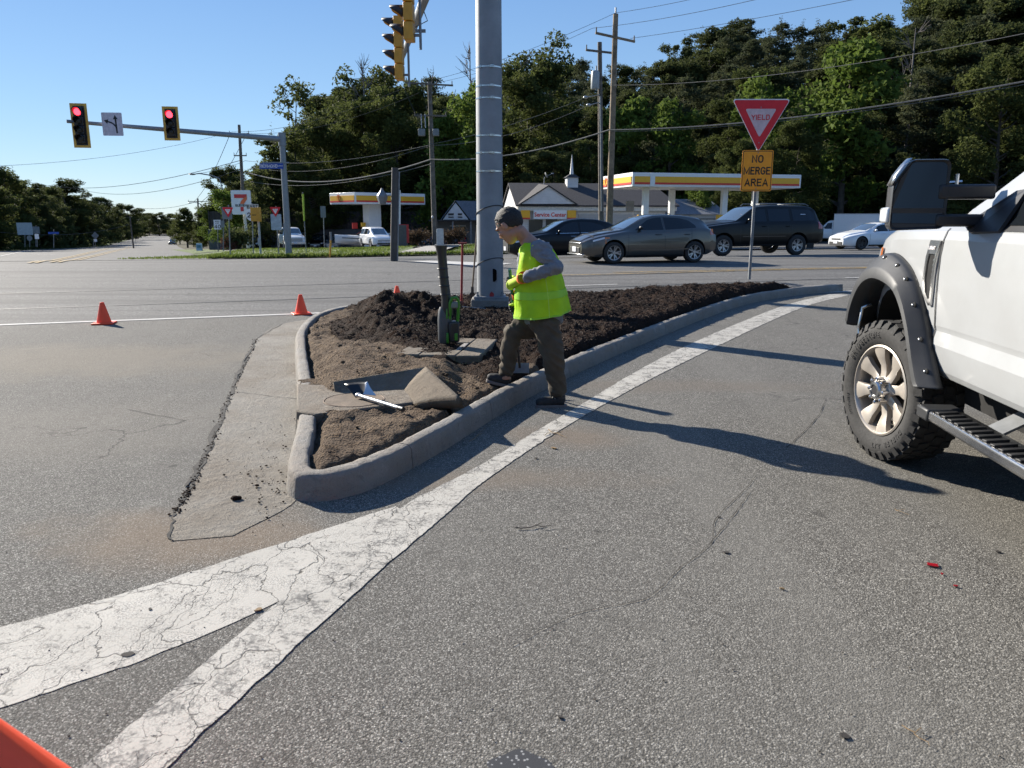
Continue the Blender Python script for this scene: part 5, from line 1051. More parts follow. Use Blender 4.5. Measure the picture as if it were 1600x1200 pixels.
t = post_sign("marker_pole", 473, 402, 42, [], "tall thin post with a fluorescent yellow-green sleeve on the grass", "marker post", .022, None, top=300, bx=479)
g_ = at(479, 402, 42); a_ = at(473.2, 303, 41.95); b_ = at(475.4, 345, 41.95); o = MB().cyl(tuple(a_ - g_), tuple(b_ - g_), .055, .04, 8).build('reflective_sleeve', mat('yellow green plastic', (.42, .55, .04), .5), t)
post_sign('sign_back', 505, 388, 60, [('rect', 505, 331, .40, .85, M_gback)], 'grey back of a tall narrow sign in front of the dark fence', 'road sign', top=322, bx=507)
post_sign('sign_back', 990, 380, 60, [('rect', 984, 322, .60, .75, M_gback)], 'grey back of a sign between the workshop and the long canopy', 'road sign', top=314)
t = post_sign('marker_post', 517, 411, 37.5, [], 'short yellow utility marker post with pale cap at the road edge', 'marker post', .045, M_sigy, top=375, bx=515); p = at(517, 369, 37.5) - t.location; mb = MB(); mb.cyl((p.x, 0, p.z - .2), (p.x, 0, p.z + .2), .05, n=8); mb.build('pale_cap', M_gback, t)
q = ground_at(312, 392); t = empty('sandwich_board', q, R(10), 'small pale blue sandwich board on the kerb of the cross street', 'sandwich board')
for s_ in (-1, 1): mb = MB(); mb.box((0, s_ * .18, .42), (.58, .02, .82), Matrix.Rotation(R(12 * s_), 3, 'X')); mb.build('board', mat('pale blue board', (.42, .55, .65), .6), t)
mb = MB(); mb.box((0, -.25, .5), (.4, .01, .3), Matrix.Rotation(R(-12), 3, 'X')); mb.build('panel_print', mat('teal print', (.10, .22, .28), .6), t)
# pylon sign
t = empty('store_sign', at(388, 388, 78), 0, 'tall white convenience store sign with a big red 7 and black lettering', 'store sign'); c_ = at(379.5, 316.5, 78) - t.location
mb = MB(); mb.tube([(0, 0, 0), (-.2, 0, c_.z)], .14, 12); mb.build('pole', M_cream, t); Mp = Matrix.Translation((c_.x, -.3, c_.z)) @ FACE
mb = MB(); mb.prism(rect(1.9, 2.32, .15), .25, Mp); mb.build('panel', M_wht, t, bevel=.02)
Mq = Matrix.Translation((c_.x, -.56, c_.z)) @ FACE; M_7r = mat('seven red', (.60, .04, .04), .5); M_7o = mat('seven orange', (.75, .16, .05), .5)
mb = MB(); mb.prism([(-.62, .78), (.62, .78), (.62, .42), (-.62, .42)], .02, Mq); mb.build('seven_bar', M_7r, t)
mb = MB(); mb.prism([(.62, .62), (.62, .30), (.40, .02), (.30, -.14), (-.10, -.14), (.02, .12), (.30, .42)], .03, Mq); mb.build('seven_stem', M_7o, t); mb = MB(); mb.prism([(-.08, -.42), (.24, -.42), (.22, -.85), (-.08, -.85)], .02, Mq); mb.build('seven_foot', M_7r, t)
stroke('ELEVEN', .22, M_signk, t, Mq @ Matrix.Translation((0, -.28, .035)), .22)
# red notice board at the pumps, white post
t = post_sign('notice_board', 624, 388, 58, [('rect', 625, 365, 1.35, 1.35, mat('red board', (.50, .03, .03), .5))], 'red notice board with white lines on a white post by the pumps', 'notice board', .09, M_wht, top=297)
p = at(625, 363, 58) - t.location
for dz, w_ in ((.42, .7), (.05, .9), (-.18, .8)): mb = MB(); mb.box((p.x, -.13, p.z + dz), (w_, .02, .10)); mb.build('text_line', M_signw, t)
mb = MB(); mb.box((p.x, .1, -.1 + 1.0), (1.0, .5, 1.6)); mb.build('air_machine', mat('dark machine', (.10, .09, .09), .6), t, bevel=.03)
q = at(688, 385, 52); t = empty('utility_cabinet', q, 0, 'pale grey utility cabinet on the grass behind the leaf blower nozzle', 'cabinet'); mb = MB(); mb.box((0, 0, .6), (.45, .4, 1.1)); mb.build('cabinet_box', mat('pale cabinet', (.40, .42, .43), .5), t, bevel=.02); mb = MB(); mb.box((.45, 0, .05), (1.6, .6, .12)); mb.build('base', M_conc_l, t)
# far left signs
for (name, px, bpy_, tpy, Y, pan, lab, ct) in [
    ('guide_sign', 39, 386, 350, 88, [('rect', 39, 357.5, 1.75, 1.35, mat('pale sign face', (.34, .38, .40), .5))], 'large pale rectangular sign on two posts at the far left', 'guide sign'),
    ('sign_back', 56, 385, 353, 92, [('rect', 56, 359.5, .95, .8, M_gback)], 'grey rectangular sign just right of the large pale sign', 'road sign'),
    ('stop_sign', 46.5, 386, 368, 84, [('oct', 46.5, 372, .62, 0, M_gback)], 'grey back of an octagonal sign below the large pale sign', 'stop sign'),
    ('number_sign', 58, 386, 360, 80, [('rect', 58, 369.5, .42, .5, M_signw)], 'tiny white number sign right of the octagonal sign', 'road sign'),
    ('street_name_sign', 84, 387, 359, 80, [('rect', 84, 364, 1.1, .2, M_blue)], 'distant blue street name sign against the dark trees', 'street sign'),
    ('diamond_sign', 149, 386, 364, 105, [('dia', 149, 368, .72, 0, M_gback), ('rect', 149.5, 375.5, .45, .35, M_signw)], 'grey diamond sign with a small white plate at the distant roadside', 'warning sign'),
    ('small_sign', 212, 381, 371, 150, [('rect', 214, 372, .8, .3, M_trim)], 'tiny dark sign at the distant roadside', 'road sign'),
    ('delineator', 146, 386, 376, 100, [], 'thin pale delineator left of the diamond sign', 'delineator')]:
    post_sign(name, px, bpy_, Y, pan, lab, ct, top=tpy)
# ---------------------------------------------------------------- utility poles
INS = {}
def crossarm(mb, p, w_, tilt=0.0, yaw=0.0, n_ins=4):
    out = []; d = Vector((math.cos(yaw), math.sin(yaw), tilt)); mb.box(tuple(p), (w_, .1, .12), Matrix.Rotation(yaw, 3, 'Z') @ Matrix.Rotation(-tilt, 3, 'Y'))
    for i in range(n_ins): q = Vector(p) + d * w_ * (i / (n_ins - 1) - .5) * .95; mb.cyl(tuple(q), tuple(q + Vector((0, 0, .32))), .045, .03, 6); out.append(q + Vector((0, 0, .33)))
    return out
def upole(name, base, top, r0, r1, m, label, arms=(), group='utility poles'):
    t = empty(name, base, 0, label, 'utility pole', group); tp = Vector(top) - Vector(base); mb = MB(); mb.tube([(0, 0, 0), tuple(tp * .5), tuple(tp)], [r0, (r0 + r1) / 2, r1], 12); mb.build('pole', m, t, 50)
    pts = []
    for (f_, w_, tl, yw, n_) in arms: mb = MB(); pts.append([Vector(base) + q for q in crossarm(mb, tp * f_ + Vector((0, -.16, 0)), w_, tl, yw, n_)]); mb.build('crossarm', m, t)
    return t, pts
gb = lambda px, py, Y: Vector(((at(px, py, Y).x), Y, T(at(px, py, Y).x, Y) - .05))
A_t = at(962, 22, 47.5); A_b = Vector((at(951, 380, 47.5).x, 47.5, -.6)); tA, pa = upole('utility_pole', A_b, A_t, .21, .15, M_woodl, 'tall brown wooden utility pole between the dark crossover and the hatchback', [(.905, 2.45, -.14, .25, 2)])
mb = MB(); q = A_t - A_b; mb.cyl(tuple(q), tuple(q + Vector((0, 0, .35))), .05, n=6); mb.build('top_insulator', M_alu, tA)
B_t = at(937, 66, 52); B_b = Vector((at(940, 380, 52).x, 52, -.7)); tB, pb = upole('utility_pole', B_b, B_t, .18, .14, M_wood, 'grey utility pole with a transformer can, just left of the brown pole', [(.955, 1.9, -.05, .25, 2)])
c_ = at(930, 125, 51.7) - B_b; mb = MB(); mb.lathe([(.25, -.55), (.27, -.5), (.27, .45), (.20, .55), (.0, .58)], 20, Matrix.Translation(c_)); mb.cyl(tuple(c_ + Vector((.05, 0, .55))), tuple(c_ + Vector((.05, 0, .85))), .05, n=6); mb.build('transformer', mat('transformer grey', (.30, .33, .34), .5), tB, 40)
mb = MB(); q0 = at(938, 150, 51.7) - B_b; mb.tube([tuple(at(940, 330, 51.7) - B_b), tuple(q0)], .05, 8); mb.build('conduit', M_gback, tB)
for px, py in ((915, 152), (920, 164)): mb = MB(); p = at(px, py, 51.5) - B_b; mb.ell(tuple(p), (.16, .1, .10), 8, 6); mb.tube([tuple(p), (at(937, py - 4, 51.8) - B_b)], .03, 6); mb.build('cable_terminal', M_alu, tB)
C_t = at(671, 128, 60); C_b = Vector((at(680, 392, 60).x, 60, T(at(680, 392, 60).x, 60))); tC, pc = upole('utility_pole', C_b, C_t, .21, .15, M_wood, 'grey utility pole with two crossarms and switchgear, right of the small canopy', [(.985, 3.5, -.04, .1, 4), (.80, 2.4, 0, .1, 3)])
for px in (658, 664): mb = MB(); mb.tube([tuple(at(px, 178, 59.7) - C_b), tuple(at(px + 1, 200, 59.6) - C_b)], .035, 6); mb.build('fuse', M_alu, tC)
for px, w_ in ((659, .5), (681, .45)): mb = MB(); c_ = at(px, 207, 59.7) - C_b; mb.box(tuple(c_), (w_, .4, .5)); mb.build('switch_box', M_gback, tC, bevel=.03)
for pts in ([(632, 140), (640, 158), (660, 200)], [(712, 140), (706, 165), (690, 173)]): mb = MB(); mb.tube([tuple(at(x, y, 59.6) - C_b) for x, y in pts], .02, 5); mb.build('jumper', M_wire, tC)
mb = MB(); p = at(676, 340, 59.7) - C_b; mb.ell(tuple(p), (.1, .1, .14), 8, 6); mb.build('meter', M_alu, tC)
D_b = ground_at(615, 408); D_t = at(617, 262, D_b.y); tD, _ = upole('short_pole', D_b, D_t, .11, .10, mat('dark steel pole', (.06, .055, .05), .7), 'short dark pole at the road edge in front of the small canopy', group='short pole')
tD['category'] = 'pole'
mb = MB(); p = at(597, 306, D_b.y) - D_b; q = at(613, 305, D_b.y) - D_b; mb.tube([tuple(q), tuple(p)], .02, 6); mb.build('lamp_arm', M_alu, tD); mb = MB(); mb.lathe([(.03, .28), (.05, .22), (.17, .06), (.17, .0), (.11, -.2), (.02, -.22)], 6, Matrix.Translation(p + Vector((0, 0, -.05)))); mb.build('lantern', M_gback, tD, None)
mb = MB(); mb.cyl((.11, 0, 0), ((D_t - D_b).x + .11, .05, (D_t - D_b).z * .96), .04, n=6); mb.build('conduit', M_gback, tD)
E_t = at(373.5, 195, 88); E_b = Vector((at(384, 385, 88).x, 88, T(-30, 88))); tE, pe = upole('utility_pole', E_b, E_t, .22, .15, M_wood, 'leaning grey utility pole rising behind the convenience store sign', [(.93, 2.2, 0, 0, 3), (.76, 1.4, 0, 0, 2)])
G_t = at(309, 310, 150); G_b = gb(312, 390, 150); tG, pg = upole('utility_pole', G_b, G_t, .2, .14, M_wood, 'distant utility pole on the right side of the cross street', [(.94, 3.6, 0, 0, 3)])
H_t = at(204, 340, 140); H_b = Vector((at(208, 380, 140).x, 140, T(-60, 140))); upole('utility_pole', H_b, at(203, 338, 140), .14, .1, M_wood, 'thin pole in front of the dark trees on the left of the street')
def streetlamp(base, pts, label):
    t = empty('street_lamp', base, 0, label, 'street lamp', 'street lamps along the cross street'); mb = MB(); P = [Vector(p) - Vector(base) for p in pts]; mb.tube([tuple(p) for p in [Vector((0, 0, 0))] + P], [.1] + [.07] * (len(P) - 1) + [.05], 8); mb.build('lamp_pole', M_post, t)
    mb = MB(); mb.ell(tuple(P[-1] + Vector((-.25, 0, -.02))), (.42, .14, .10), 10, 6); mb.build('lamp_head', M_gback, t)
streetlamp(gb(352, 390, 92), [at(349, 300, 92), at(343, 279, 92), at(330, 274, 92), at(312, 271, 92), at(304, 272, 92)], 'street lamp arching left out of the tree beside the leaning pole')
streetlamp(gb(318, 390, 155), [at(317, 325, 155), at(312, 318, 155), at(304, 316, 155), at(299, 317, 155)], 'small distant street lamp beside the distant utility pole')
streetlamp(gb(217, 380, 190), [at(216, 345, 190), at(210, 337, 190), at(203, 340, 190)], 'faint distant street lamp on the left of the cross street') if 0 else None
# ---------------------------------------------------------------- wires
def wire(a, b, sag, r, label, m=None, n=18):
    a, b = Vector(a), Vector(b); mb = MB(); c_ = a; mb.tube([tuple(a.lerp(b, i / n) - c_ - Vector((0, 0, sag * 4 * (i / n) * (1 - i / n)))) for i in range(n + 1)], r, 5)
    tag(mb.build('overhead_wire', m or M_wire, None, 60, loc=c_), label, 'wire', 'overhead wires')
wr = [((952, 203, 47.3), (1700, 108, 30), .5, .035, 'thick pale cable bundle from the brown pole to the right edge', M_wirel),
 ((954, 205.5, 47.3), (1700, 113, 30), .5, .012, 'thin wire hanging just under the thick cable bundle', M_wirel),
 ((955, 133, 47.3), (1700, 32, 26), .5, .012, 'single thin wire from the brown pole up to the right edge', M_wirel),
 ((952, 203, 47.3), (674, 249, 59.8), .55, .045, 'thick cable between the brown pole and the switchgear pole', M_wirel),
 ((674, 249, 59.8), (383, 268.5, 87.5), 1.35, .06, 'thick sagging pale cable left of the switchgear pole', M_wirel),
 ((674, 256, 59.8), (392, 284, 87.5), .9, .025, 'lowest sagging wire left of the switchgear pole', M_wirel),
 ((674, 226, 59.8), (382, 251, 87.5), .7, .02, 'upper pale wire left of the switchgear pole', M_wirel),
 ((674, 227, 59.8), (395, 262, 87.5), 1.0, .018, 'second pale wire crossing in front of the dark trees', M_wirel),
 ((916, 152, 51.5), (674, 225, 59.8), .3, .018, 'wire from the terminal of the grey pole to the switchgear pole', M_wirel),
 ((921, 164, 51.5), (674, 227, 59.8), .6, .018, 'lower wire from the grey pole to the switchgear pole', M_wirel),
 ((962, 20, 47.3), (1300, -60, 32), .2, .011, 'top wire from the brown pole leaving the upper edge', None),
 ((926, 44, 47.3), (1300, -30, 30), .2, .011, 'crossarm wire from the brown pole leaving the upper edge', None),
 ((985, 60, 47.3), (1700, -80, 26), .2, .011, 'right crossarm wire from the brown pole over the pines', None),
 ((962, 20, 47.3), (645, 132, 59.6), .4, .011, 'high wire from the brown pole down behind the big pole', None),
 ((926, 44, 47.3), (690, 128, 59.6), .3, .011, 'crossarm wire from the brown pole to the switchgear pole', None),
 ((645, 131, 59.6), (362, 206, 87.5), .9, .016, 'upper wire over the dark trees towards the leaning pole', None),
 ((655, 145, 59.6), (386, 208, 87.5), .9, .016, 'lower wire over the dark trees towards the leaning pole', None),
 ((362, 206, 87.5), (-150, 262, 60), 1.0, .014, 'long wire across the sky left of the leaning pole', None),
 ((378, 250, 87.5), (30, 280, 190), 2.5, .035, 'double wire low in the left sky', None),
 ((378, 264, 87.5), (115, 293, 170), 2.0, .03, 'faint wire above the left trees', None),
 ((360, 208, 87.5), (303, 315, 149), .9, .03, 'steep wire from the leaning pole to the distant pole', None),
 ((386, 208, 87.5), (315, 315, 149), .9, .03, 'second steep wire to the distant pole', None),
 ((303, 316, 149), (132, 307, 120), 1.5, .025, 'faint wire over the cross street', None),
 ((203, 350, 140), (-40, 358, 90), 1.2, .02, 'thin wire in front of the dark trees at the far left', M_wirel),
 ((302, 272, 92), (382, 252, 88), .2, .02, 'short wire between the street lamp and the leaning pole', None)]
for a_, b_, sg, r_, lb, m_ in wr: wire(at(*a_), at(*b_), sg, r_, lb, m_)
# ---------------------------------------------------------------- trees
def leaf_mesh(centres, sizes, seed, elong=1.5, up=0.0, bias=None):
    """one rhombic leaf spray per centre"""
    r = np.random.default_rng(seed); n = len(centres); c = np.asarray(centres)
    a = r.normal(size=(n, 3)); a[:, 2] = a[:, 2] * .7 + (bias if bias is not None else 0); a /= np.linalg.norm(a, axis=1)[:, None]
    b = r.normal(size=(n, 3)); b[:, 2] += up; b -= a * (a * b).sum(1)[:, None]; b /= np.linalg.norm(b, axis=1)[:, None]
    s = np.asarray(sizes)[:, None]; u = a * s * elong * .5; v = b * s * .42; nn = np.cross(a, b) * s * .12
    V = np.stack([c - u, c + v * r.uniform(.5, 1.2, (n, 1)) - u * .1 + nn, c + u, c - v * r.uniform(.5, 1.2, (n, 1)) + u * .15 + nn], 1).reshape(-1, 3)
    F = np.arange(n * 4).reshape(n, 4); return V, F
def skeleton(r, H, n, lo, spread, upk=.35, jit=.12, trunk_r=.16, lean=0.0):
    """trunk and limbs; returns MB and the limb tips/paths"""
    mb = MB(); ph = r.uniform(0, 6); pts = [Vector((lean * (i / 8) ** 2 * H + .02 * H * math.sin(i * .8 + ph) * (i / 8), .02 * H * math.sin(i * .6 + ph * 2) * (i / 8), H * .95 * i / 8)) for i in range(9)]
    mb.tube([tuple(p) for p in pts], [trunk_r * (1 - .85 * i / 8) for i in range(9)], 7); paths = []
    for k in range(n):
        f = lo + (1 - lo) * (k + r.random()) / n; f = min(f, .97); i = int(f * 8); p = pts[i].lerp(pts[min(8, i + 1)], f * 8 - i); a = r.uniform(0, 6.283); L = spread(f) * r.uniform(.7, 1.15); q = [p]; d = Vector((math.cos(a), math.sin(a), upk + r.uniform(-.15, .25))).normalized()
        for j in range(4): q.append(q[-1] + d * L / 4); d = (d + Vector((r.normal() * jit, r.normal() * jit, r.normal() * jit + .03))).normalized()
        rr = trunk_r * (1 - .85 * f) * .55 + .01; mb.tube([tuple(x) for x in q], [rr, rr * .7, rr * .5, rr * .3, rr * .12], 5, caps=False); paths.append((q, f))
    return mb, pts, paths
def broad(seed, H=14.0, W=4.2, nl=22, per=190, leaf=.30, lo=.22, gap=.0, trunk_r=.2, shape=None, clus=1.0):
    r = np.random.default_rng(seed); shape = shape or (lambda f: W * (.55 + .6 * math.sin(math.pi * min(1, max(0, (f - lo) / (1 - lo))) ** .8)) * (1 - .25 * f))
    mb, pts, paths = skeleton(r, H, nl, lo, shape, .42, .2, trunk_r); cs = []; sz = []
    for q, f in paths:
        for j, tcl in ((2, .6), (3, .85), (4, 1.0)):
            if r.random() < gap: continue
            c = np.array(q[j]) + r.normal(size=3) * .25; R_ = (.9 + .35 * W / 4) * tcl * r.uniform(.65, 1.25) * clus * (1 - .25 * f); n = int(per * tcl * r.uniform(.6, 1.2))
            d = r.normal(size=(n, 3)); d /= np.linalg.norm(d, axis=1)[:, None]; rad = R_ * r.uniform(.45, 1.0, (n, 1)) ** .6; lump = 1 + .35 * np.sin(d[:, :1] * 5 + seed) * np.cos(d[:, 1:2] * 6)
            cs.append(c + d * rad * lump * np.array((1, 1, .72))); sz.append(r.uniform(.6, 1.3, n) * leaf)
    V, F = leaf_mesh(np.concatenate(cs), np.concatenate(sz), seed, 1.35, 0, .0); return mb, V, F
def pine(seed, H=20.0, W=3.3, nl=46, per=120, leaf=.34, lo=.18):
    r = np.random.default_rng(seed); shape = lambda f: W * (1.12 - f) ** .75 * (.75 + .4 * math.sin(f * 23 + seed)) + .3
    mb, pts, paths = skeleton(r, H, nl, lo, shape, .12, .12, .2); cs = []; sz = []
    for q, f in paths:
        L = (q[-1] - q[0]).length
        for tt in np.linspace(.25, 1.03, max(3, int(L / .55))):
            j = min(3, int(tt * 4)); c = np.array(q[j].lerp(q[j + 1], tt * 4 - j)) + r.normal(size=3) * .12; n = int(per * .16 * (1.1 if tt > .5 else .7) * r.uniform(.6, 1.3)); sp_ = .30 + .22 * L / 3
            cs.append(c + r.normal(size=(n, 3)) * np.array((sp_, sp_, sp_ * .38))); sz.append(r.uniform(.5, 1.2, n) * leaf)
    c = np.array(pts[-1]); n = 60; cs.append(c + np.array((0, 0, -.1)) + r.normal(size=(n, 3)) * np.array((.16, .16, .55))); sz.append(r.uniform(.4, .8, n) * leaf)
    V, F = leaf_mesh(np.concatenate(cs), np.concatenate(sz), seed, 1.9, .6, .1); return mb, V, F
def twigs(seed, H=10.0, nl=14):
    r = np.random.default_rng(seed); mb, pts, paths = skeleton(r, H, nl, .3, lambda f: H * .22 * (1.15 - f), .9, .16, .12)
    for q, f in paths:
        for j in (2, 3):
            for _ in range(3): d = Vector(r.normal(size=3)) * .5 + (q[j] - q[j - 1]).normalized() + Vector((0, 0, .3)); e = q[j] + d.normalized() * H * .07 * r.uniform(.5, 1.2); mb.tube([tuple(q[j]), tuple(q[j].lerp(e, .5) + Vector(r.normal(size=3)) * .05), tuple(e)], [.02, .013, .005], 4, caps=False)
    return mb, None, None
VAR = {}
def variant(key, made, lm, bm=None):
    mb, V, F = made; VAR[key] = (mb.mesh('trunk', bm or M_bark, 60), fast_mesh('crown', V, F, [lm]) if V is not None else None)
for i in range(4): variant(f'b{i}', broad(10 + i, 14, 4.0, 38, 400, .19, lo=.07), M_leafA)
for i in range(3): variant(f'd{i}', broad(20 + i, 15, 4.0, 38, 390, .20, lo=.05), M_leafD)
for i in range(4): variant(f'p{i}', pine(30 + i, 20, 3.3 + .3 * i, 62, 240, .23), M_leafP)
for i in range(2): variant(f'y{i}', broad(40 + i, 9, 2.3, 18, 170, .23, lo=.15), M_leafB)
for i in range(2): variant(f's{i}', broad(50 + i, 15, 2.6, 16, 95, .25, lo=.35, gap=.35, trunk_r=.16), M_leafA)
variant('c0', pine(60, 13, 3.4, 60, 190, .30, .03), M_leafD); variant('t0', twigs(70), None, M_twig); variant('t1', twigs(71, 9, 9), None, M_twig)
variant('w0', broad(61, 9, 2.6, 20, 170, .25, lo=.08, shape=lambda f: 2.9 * (1.1 - f) + .4), M_leafA)
H0 = dict(b=14.5, d=15.5, p=20, y=9.8, s=15.5, c=13, t=10, w=9)
def tree(key, x, y, H, label, name='broadleaf_tree', group=None, wide=1.0, rz=None, z=None):
    z = T(x, y) - .1 if z is None else z; s = H / H0[key[0]]; t = empty(name, (x, y, z), random.uniform(0, 6.28) if rz is None else rz, label, 'tree', group); t.scale = (s * wide, s * wide, s)
    tr, cr = VAR[key]; link('trunk', tr, t)
    if cr is not None: link('crown', cr, t)
    return t
def ptree(key, px, Y, top, label, name='broadleaf_tree', group=None, wide=1.0):
    p = at(px, top, Y); z = T(p.x, Y); return tree(key, p.x, Y, p.z - z + .2, label, name, group, wide)
random.seed(11)
# skyline of the wooded hill, measured: pixel column -> tree-top row
SKY = [(440, 250), (470, 215), (500, 150), (540, 120), (580, 105), (620, 120), (660, 115), (700, 105), (740, 125), (800, 105), (850, 75), (900, 85), (960, 85), (1020, 80), (1080, 55), (1140, 30), (1200, 28), (1260, 22), (1330, 20), (1400, 5), (1450, -25), (1500, -50), (1600, -40), (1750, -70), (2000, -100)]
G_p = 'pines on the wooded hill'; G_b2 = 'broadleaf trees on the wooded hill'
L_p = 'dark pine in the dense wood covering the hill behind the buildings'; L_b = 'dark broadleaf tree in the dense wood behind the buildings'
LAND = [(520, 'behind the slim signal pole'), (600, 'above the small canopy'), (665, 'behind the overhead signals'), (740, 'left of the big pole'), (860, 'right of the big pole'), (930, 'above the workshop roof'), (990, 'behind the tall brown pole'), (1060, 'above the long canopy, left end'), (1140, 'above the long canopy, middle'), (1230, 'behind the yield sign'), (1320, 'just right of the yield sign'), (1390, 'above the small box van'), (1480, 'above the tow mirror'), (1600, 'above the truck windscreen'), (9999, 'beyond the right edge')]
def land(px): return next(l for x, l in LAND if px < x)
ROW = ['on the hill crest', 'high on the hill', 'half way up the hill', 'low on the hill']
cnt = 0
for row, (Y, drop, step) in enumerate([(152, 0, 27), (133, 22, 32), (117, 58, 36), (104, 115, 40)]):
    px = 420 + row * 13
    while px < 2050:
        top = lin(SKY, px) + drop + random.uniform(-10, 22) + (18 if random.random() < .3 else 0); YY = Y - max(0, px - 1150) * .045 + random.uniform(-4, 4)
        if px < 520 and top < 190: top = lin(SKY, px) + drop
        pn = px > 640 + 60 * row and random.random() < .72
        if row == 3 and px > 500: pn = random.random() < .35
        ptree((f'p{random.randrange(4)}' if pn else (f'd{random.randrange(3)}' if random.random() < .7 else f'b{random.randrange(4)}')), px, YY, top, ('dark pine ' if pn else 'dark broadleaf tree ') + ROW[row] + ' ' + land(px), 'pine_tree' if pn else 'broadleaf_tree', G_p if pn else G_b2, random.uniform(1.0, 1.3))['px'] = px; cnt += 1
        px += step * random.uniform(.75, 1.2)
# lower trees and undergrowth right behind the lot
L_u = 'low dark understorey tree at the foot of the wooded hill'
px = 400
while px < 2000:
    Y = (99 if px < 800 else 90 - max(0, px - 1150) * .02) + random.uniform(-1.5, 2); ptree(f'd{random.randrange(3)}', px, Y, random.uniform(225, 275) if px > 700 else random.uniform(230, 290), 'low understorey tree at the foot of the hill ' + land(px), 'understorey_tree', 'understorey trees', 1.35)['px'] = px; px += 40 * random.uniform(.8, 1.15)
dupl = {}
for o in C.objects:
    if 'px' in o: dupl.setdefault(o['label'], []).append(o)
for lb, os_ in dupl.items():
    os_.sort(key=lambda o: o['px'])
    if len(os_) > 1:
        for o, w_ in zip(os_, ['leftmost', 'rightmost'] if len(os_) == 2 else ['leftmost'] + (['middle'] if len(os_) == 3 else ['second', 'third', 'fourth', 'fifth'][:len(os_) - 2]) + ['rightmost']): o['label'] = lb + ', ' + w_
    for o in os_: del o['px']
# individual bright or tall ones
for key, px, Y, top, lb, nm in [
    ('y0', 1200, 84, 100, 'slender sunlit young tree above the yield sign', 'young_tree'), ('y1', 1340, 80, 20, 'bright green leafy tree near the top of the hill', 'young_tree'), ('y0', 1052, 88, 140, 'small bright tree left of the yield sign against the pines', 'young_tree'),
    ('y1', 990, 92, 125, 'bright leafy tree right behind the tall brown pole', 'young_tree'), ('b1', 1585, 70, 65, 'sunlit broadleaf tree at the right edge above the truck', 'broadleaf_tree'), ('b2', 925, 84, 215, 'leafy green tree beside the steeple', 'broadleaf_tree'), ('b0', 1160, 76, 215, 'leafy tree behind the long canopy', 'broadleaf_tree'),
    ('y1', 1090, 72, 268, 'pale leafy shrub tree under the long canopy end', 'young_tree'), ('b3', 1250, 74, 190, 'leafy tree right of the yield sign', 'broadleaf_tree'), ('y0', 725, 92, 118, 'bright yellow-green tree left of the big pole', 'young_tree'), ('b1', 830, 100, 85, 'tall sunlit tree right of the big pole', 'broadleaf_tree'), ('y1', 690, 94, 160, 'yellow-green tree behind the switchgear pole', 'young_tree'),
    ('s0', 455, 96, 108, 'tall sparse tree standing out against the sky above the street name sign', 'sparse_tree'), ('s1', 540, 104, 95, 'tall open-crowned tree left of the overhead signals', 'sparse_tree'), ('s0', 600, 106, 88, 'open-crowned tree below the overhead signals', 'sparse_tree'), ('s1', 862, 104, 42, 'tall open tree against the sky right of the big pole', 'sparse_tree'), ('s0', 830, 106, 62, 'thin open tree just right of the big pole', 'sparse_tree'), ('b3', 500, 98, 190, 'broad tree right behind the slim signal pole', 'broadleaf_tree'), ('b0', 560, 100, 140, 'sunlit broad tree above the small canopy', 'broadleaf_tree'), ('b2', 480, 93, 255, 'rounded light green tree behind the slim signal pole', 'broadleaf_tree'), ('b1', 620, 98, 125, 'leafy tree behind the overhead signals', 'broadleaf_tree'),
    ('c0', 424, 97, 205, 'dark conical evergreen left of the slim signal pole', 'conifer_tree'), ('c0', 398, 92, 262, 'low dark evergreen behind the store sign', 'conifer_tree'), ('t0', 738, 104, 60, 'bare dead tree sticking up left of the big pole', 'dead_tree'), ('t1', 815, 104, 48, 'bare branches against the sky right of the big pole', 'dead_tree'), ('t1', 668, 104, 72, 'bare dead top behind the overhead signals', 'dead_tree'), ('t0', 560, 102, 78, 'bare dead tree at the top of the trees left of the overhead signals', 'dead_tree'), ('t1', 1440, 92, -15, 'bare top branches at the upper right', 'dead_tree')]:
    ptree(key, px, Y, top, lb, nm, None, .9 if key[0] in 'ys' else 1.0)
# trees along the cross street
def ymin(px): return 24 / max(.03, (800 - px) / 1200 - .4375)
for key, px, top, dy, lb in [
    ('b1', -60, 232, 0, 'tall dark tree beyond the left edge of the verge'), ('b0', 5, 262, 0, 'tall dark tree at the far left edge of the picture'), ('d1', 40, 283, 2, 'dark tree behind the large pale sign'), ('b2', 64, 290, 6, 'lighter topped tree right of the large pale sign'), ('b3', 98, 280, 8, 'tall airy tree above the distant street name sign'), ('d2', 124, 308, 5, 'dark tree between the airy tree and the diamond sign'), ('b0', 152, 306, 8, 'round tree right above the diamond sign'), ('d0', 172, 322, 8, 'darker tree just right of the diamond sign'), ('b1', 196, 318, 10, 'round tree behind the thin roadside pole'),
    ('d1', 216, 334, 20, 'tree in the row narrowing towards the vanishing point'), ('b2', 230, 332, 20, 'smaller tree far along the street'), ('d2', 20, 305, -6, 'low dark tree filling the base of the left row'), ('d0', 85, 318, -6, 'low dark tree below the airy tree'), ('d1', 138, 332, -5, 'low dark tree behind the diamond sign'), ('d2', 186, 340, -5, 'low dark tree behind the thin roadside pole'), ('d0', -25, 290, -6, 'low dark tree past the left edge'), ('d1', 55, 320, -8, 'low tree behind the octagonal sign'), ('d0', 112, 330, -8, 'low tree right of the distant street name sign'), ('d2', 162, 338, -8, 'low tree at the foot of the round tree')]:
    ptree(key, px, min(690, ymin(px) + dy + 12), top, lb, 'roadside_tree', None, 1.5 if px < 190 else 1.9)
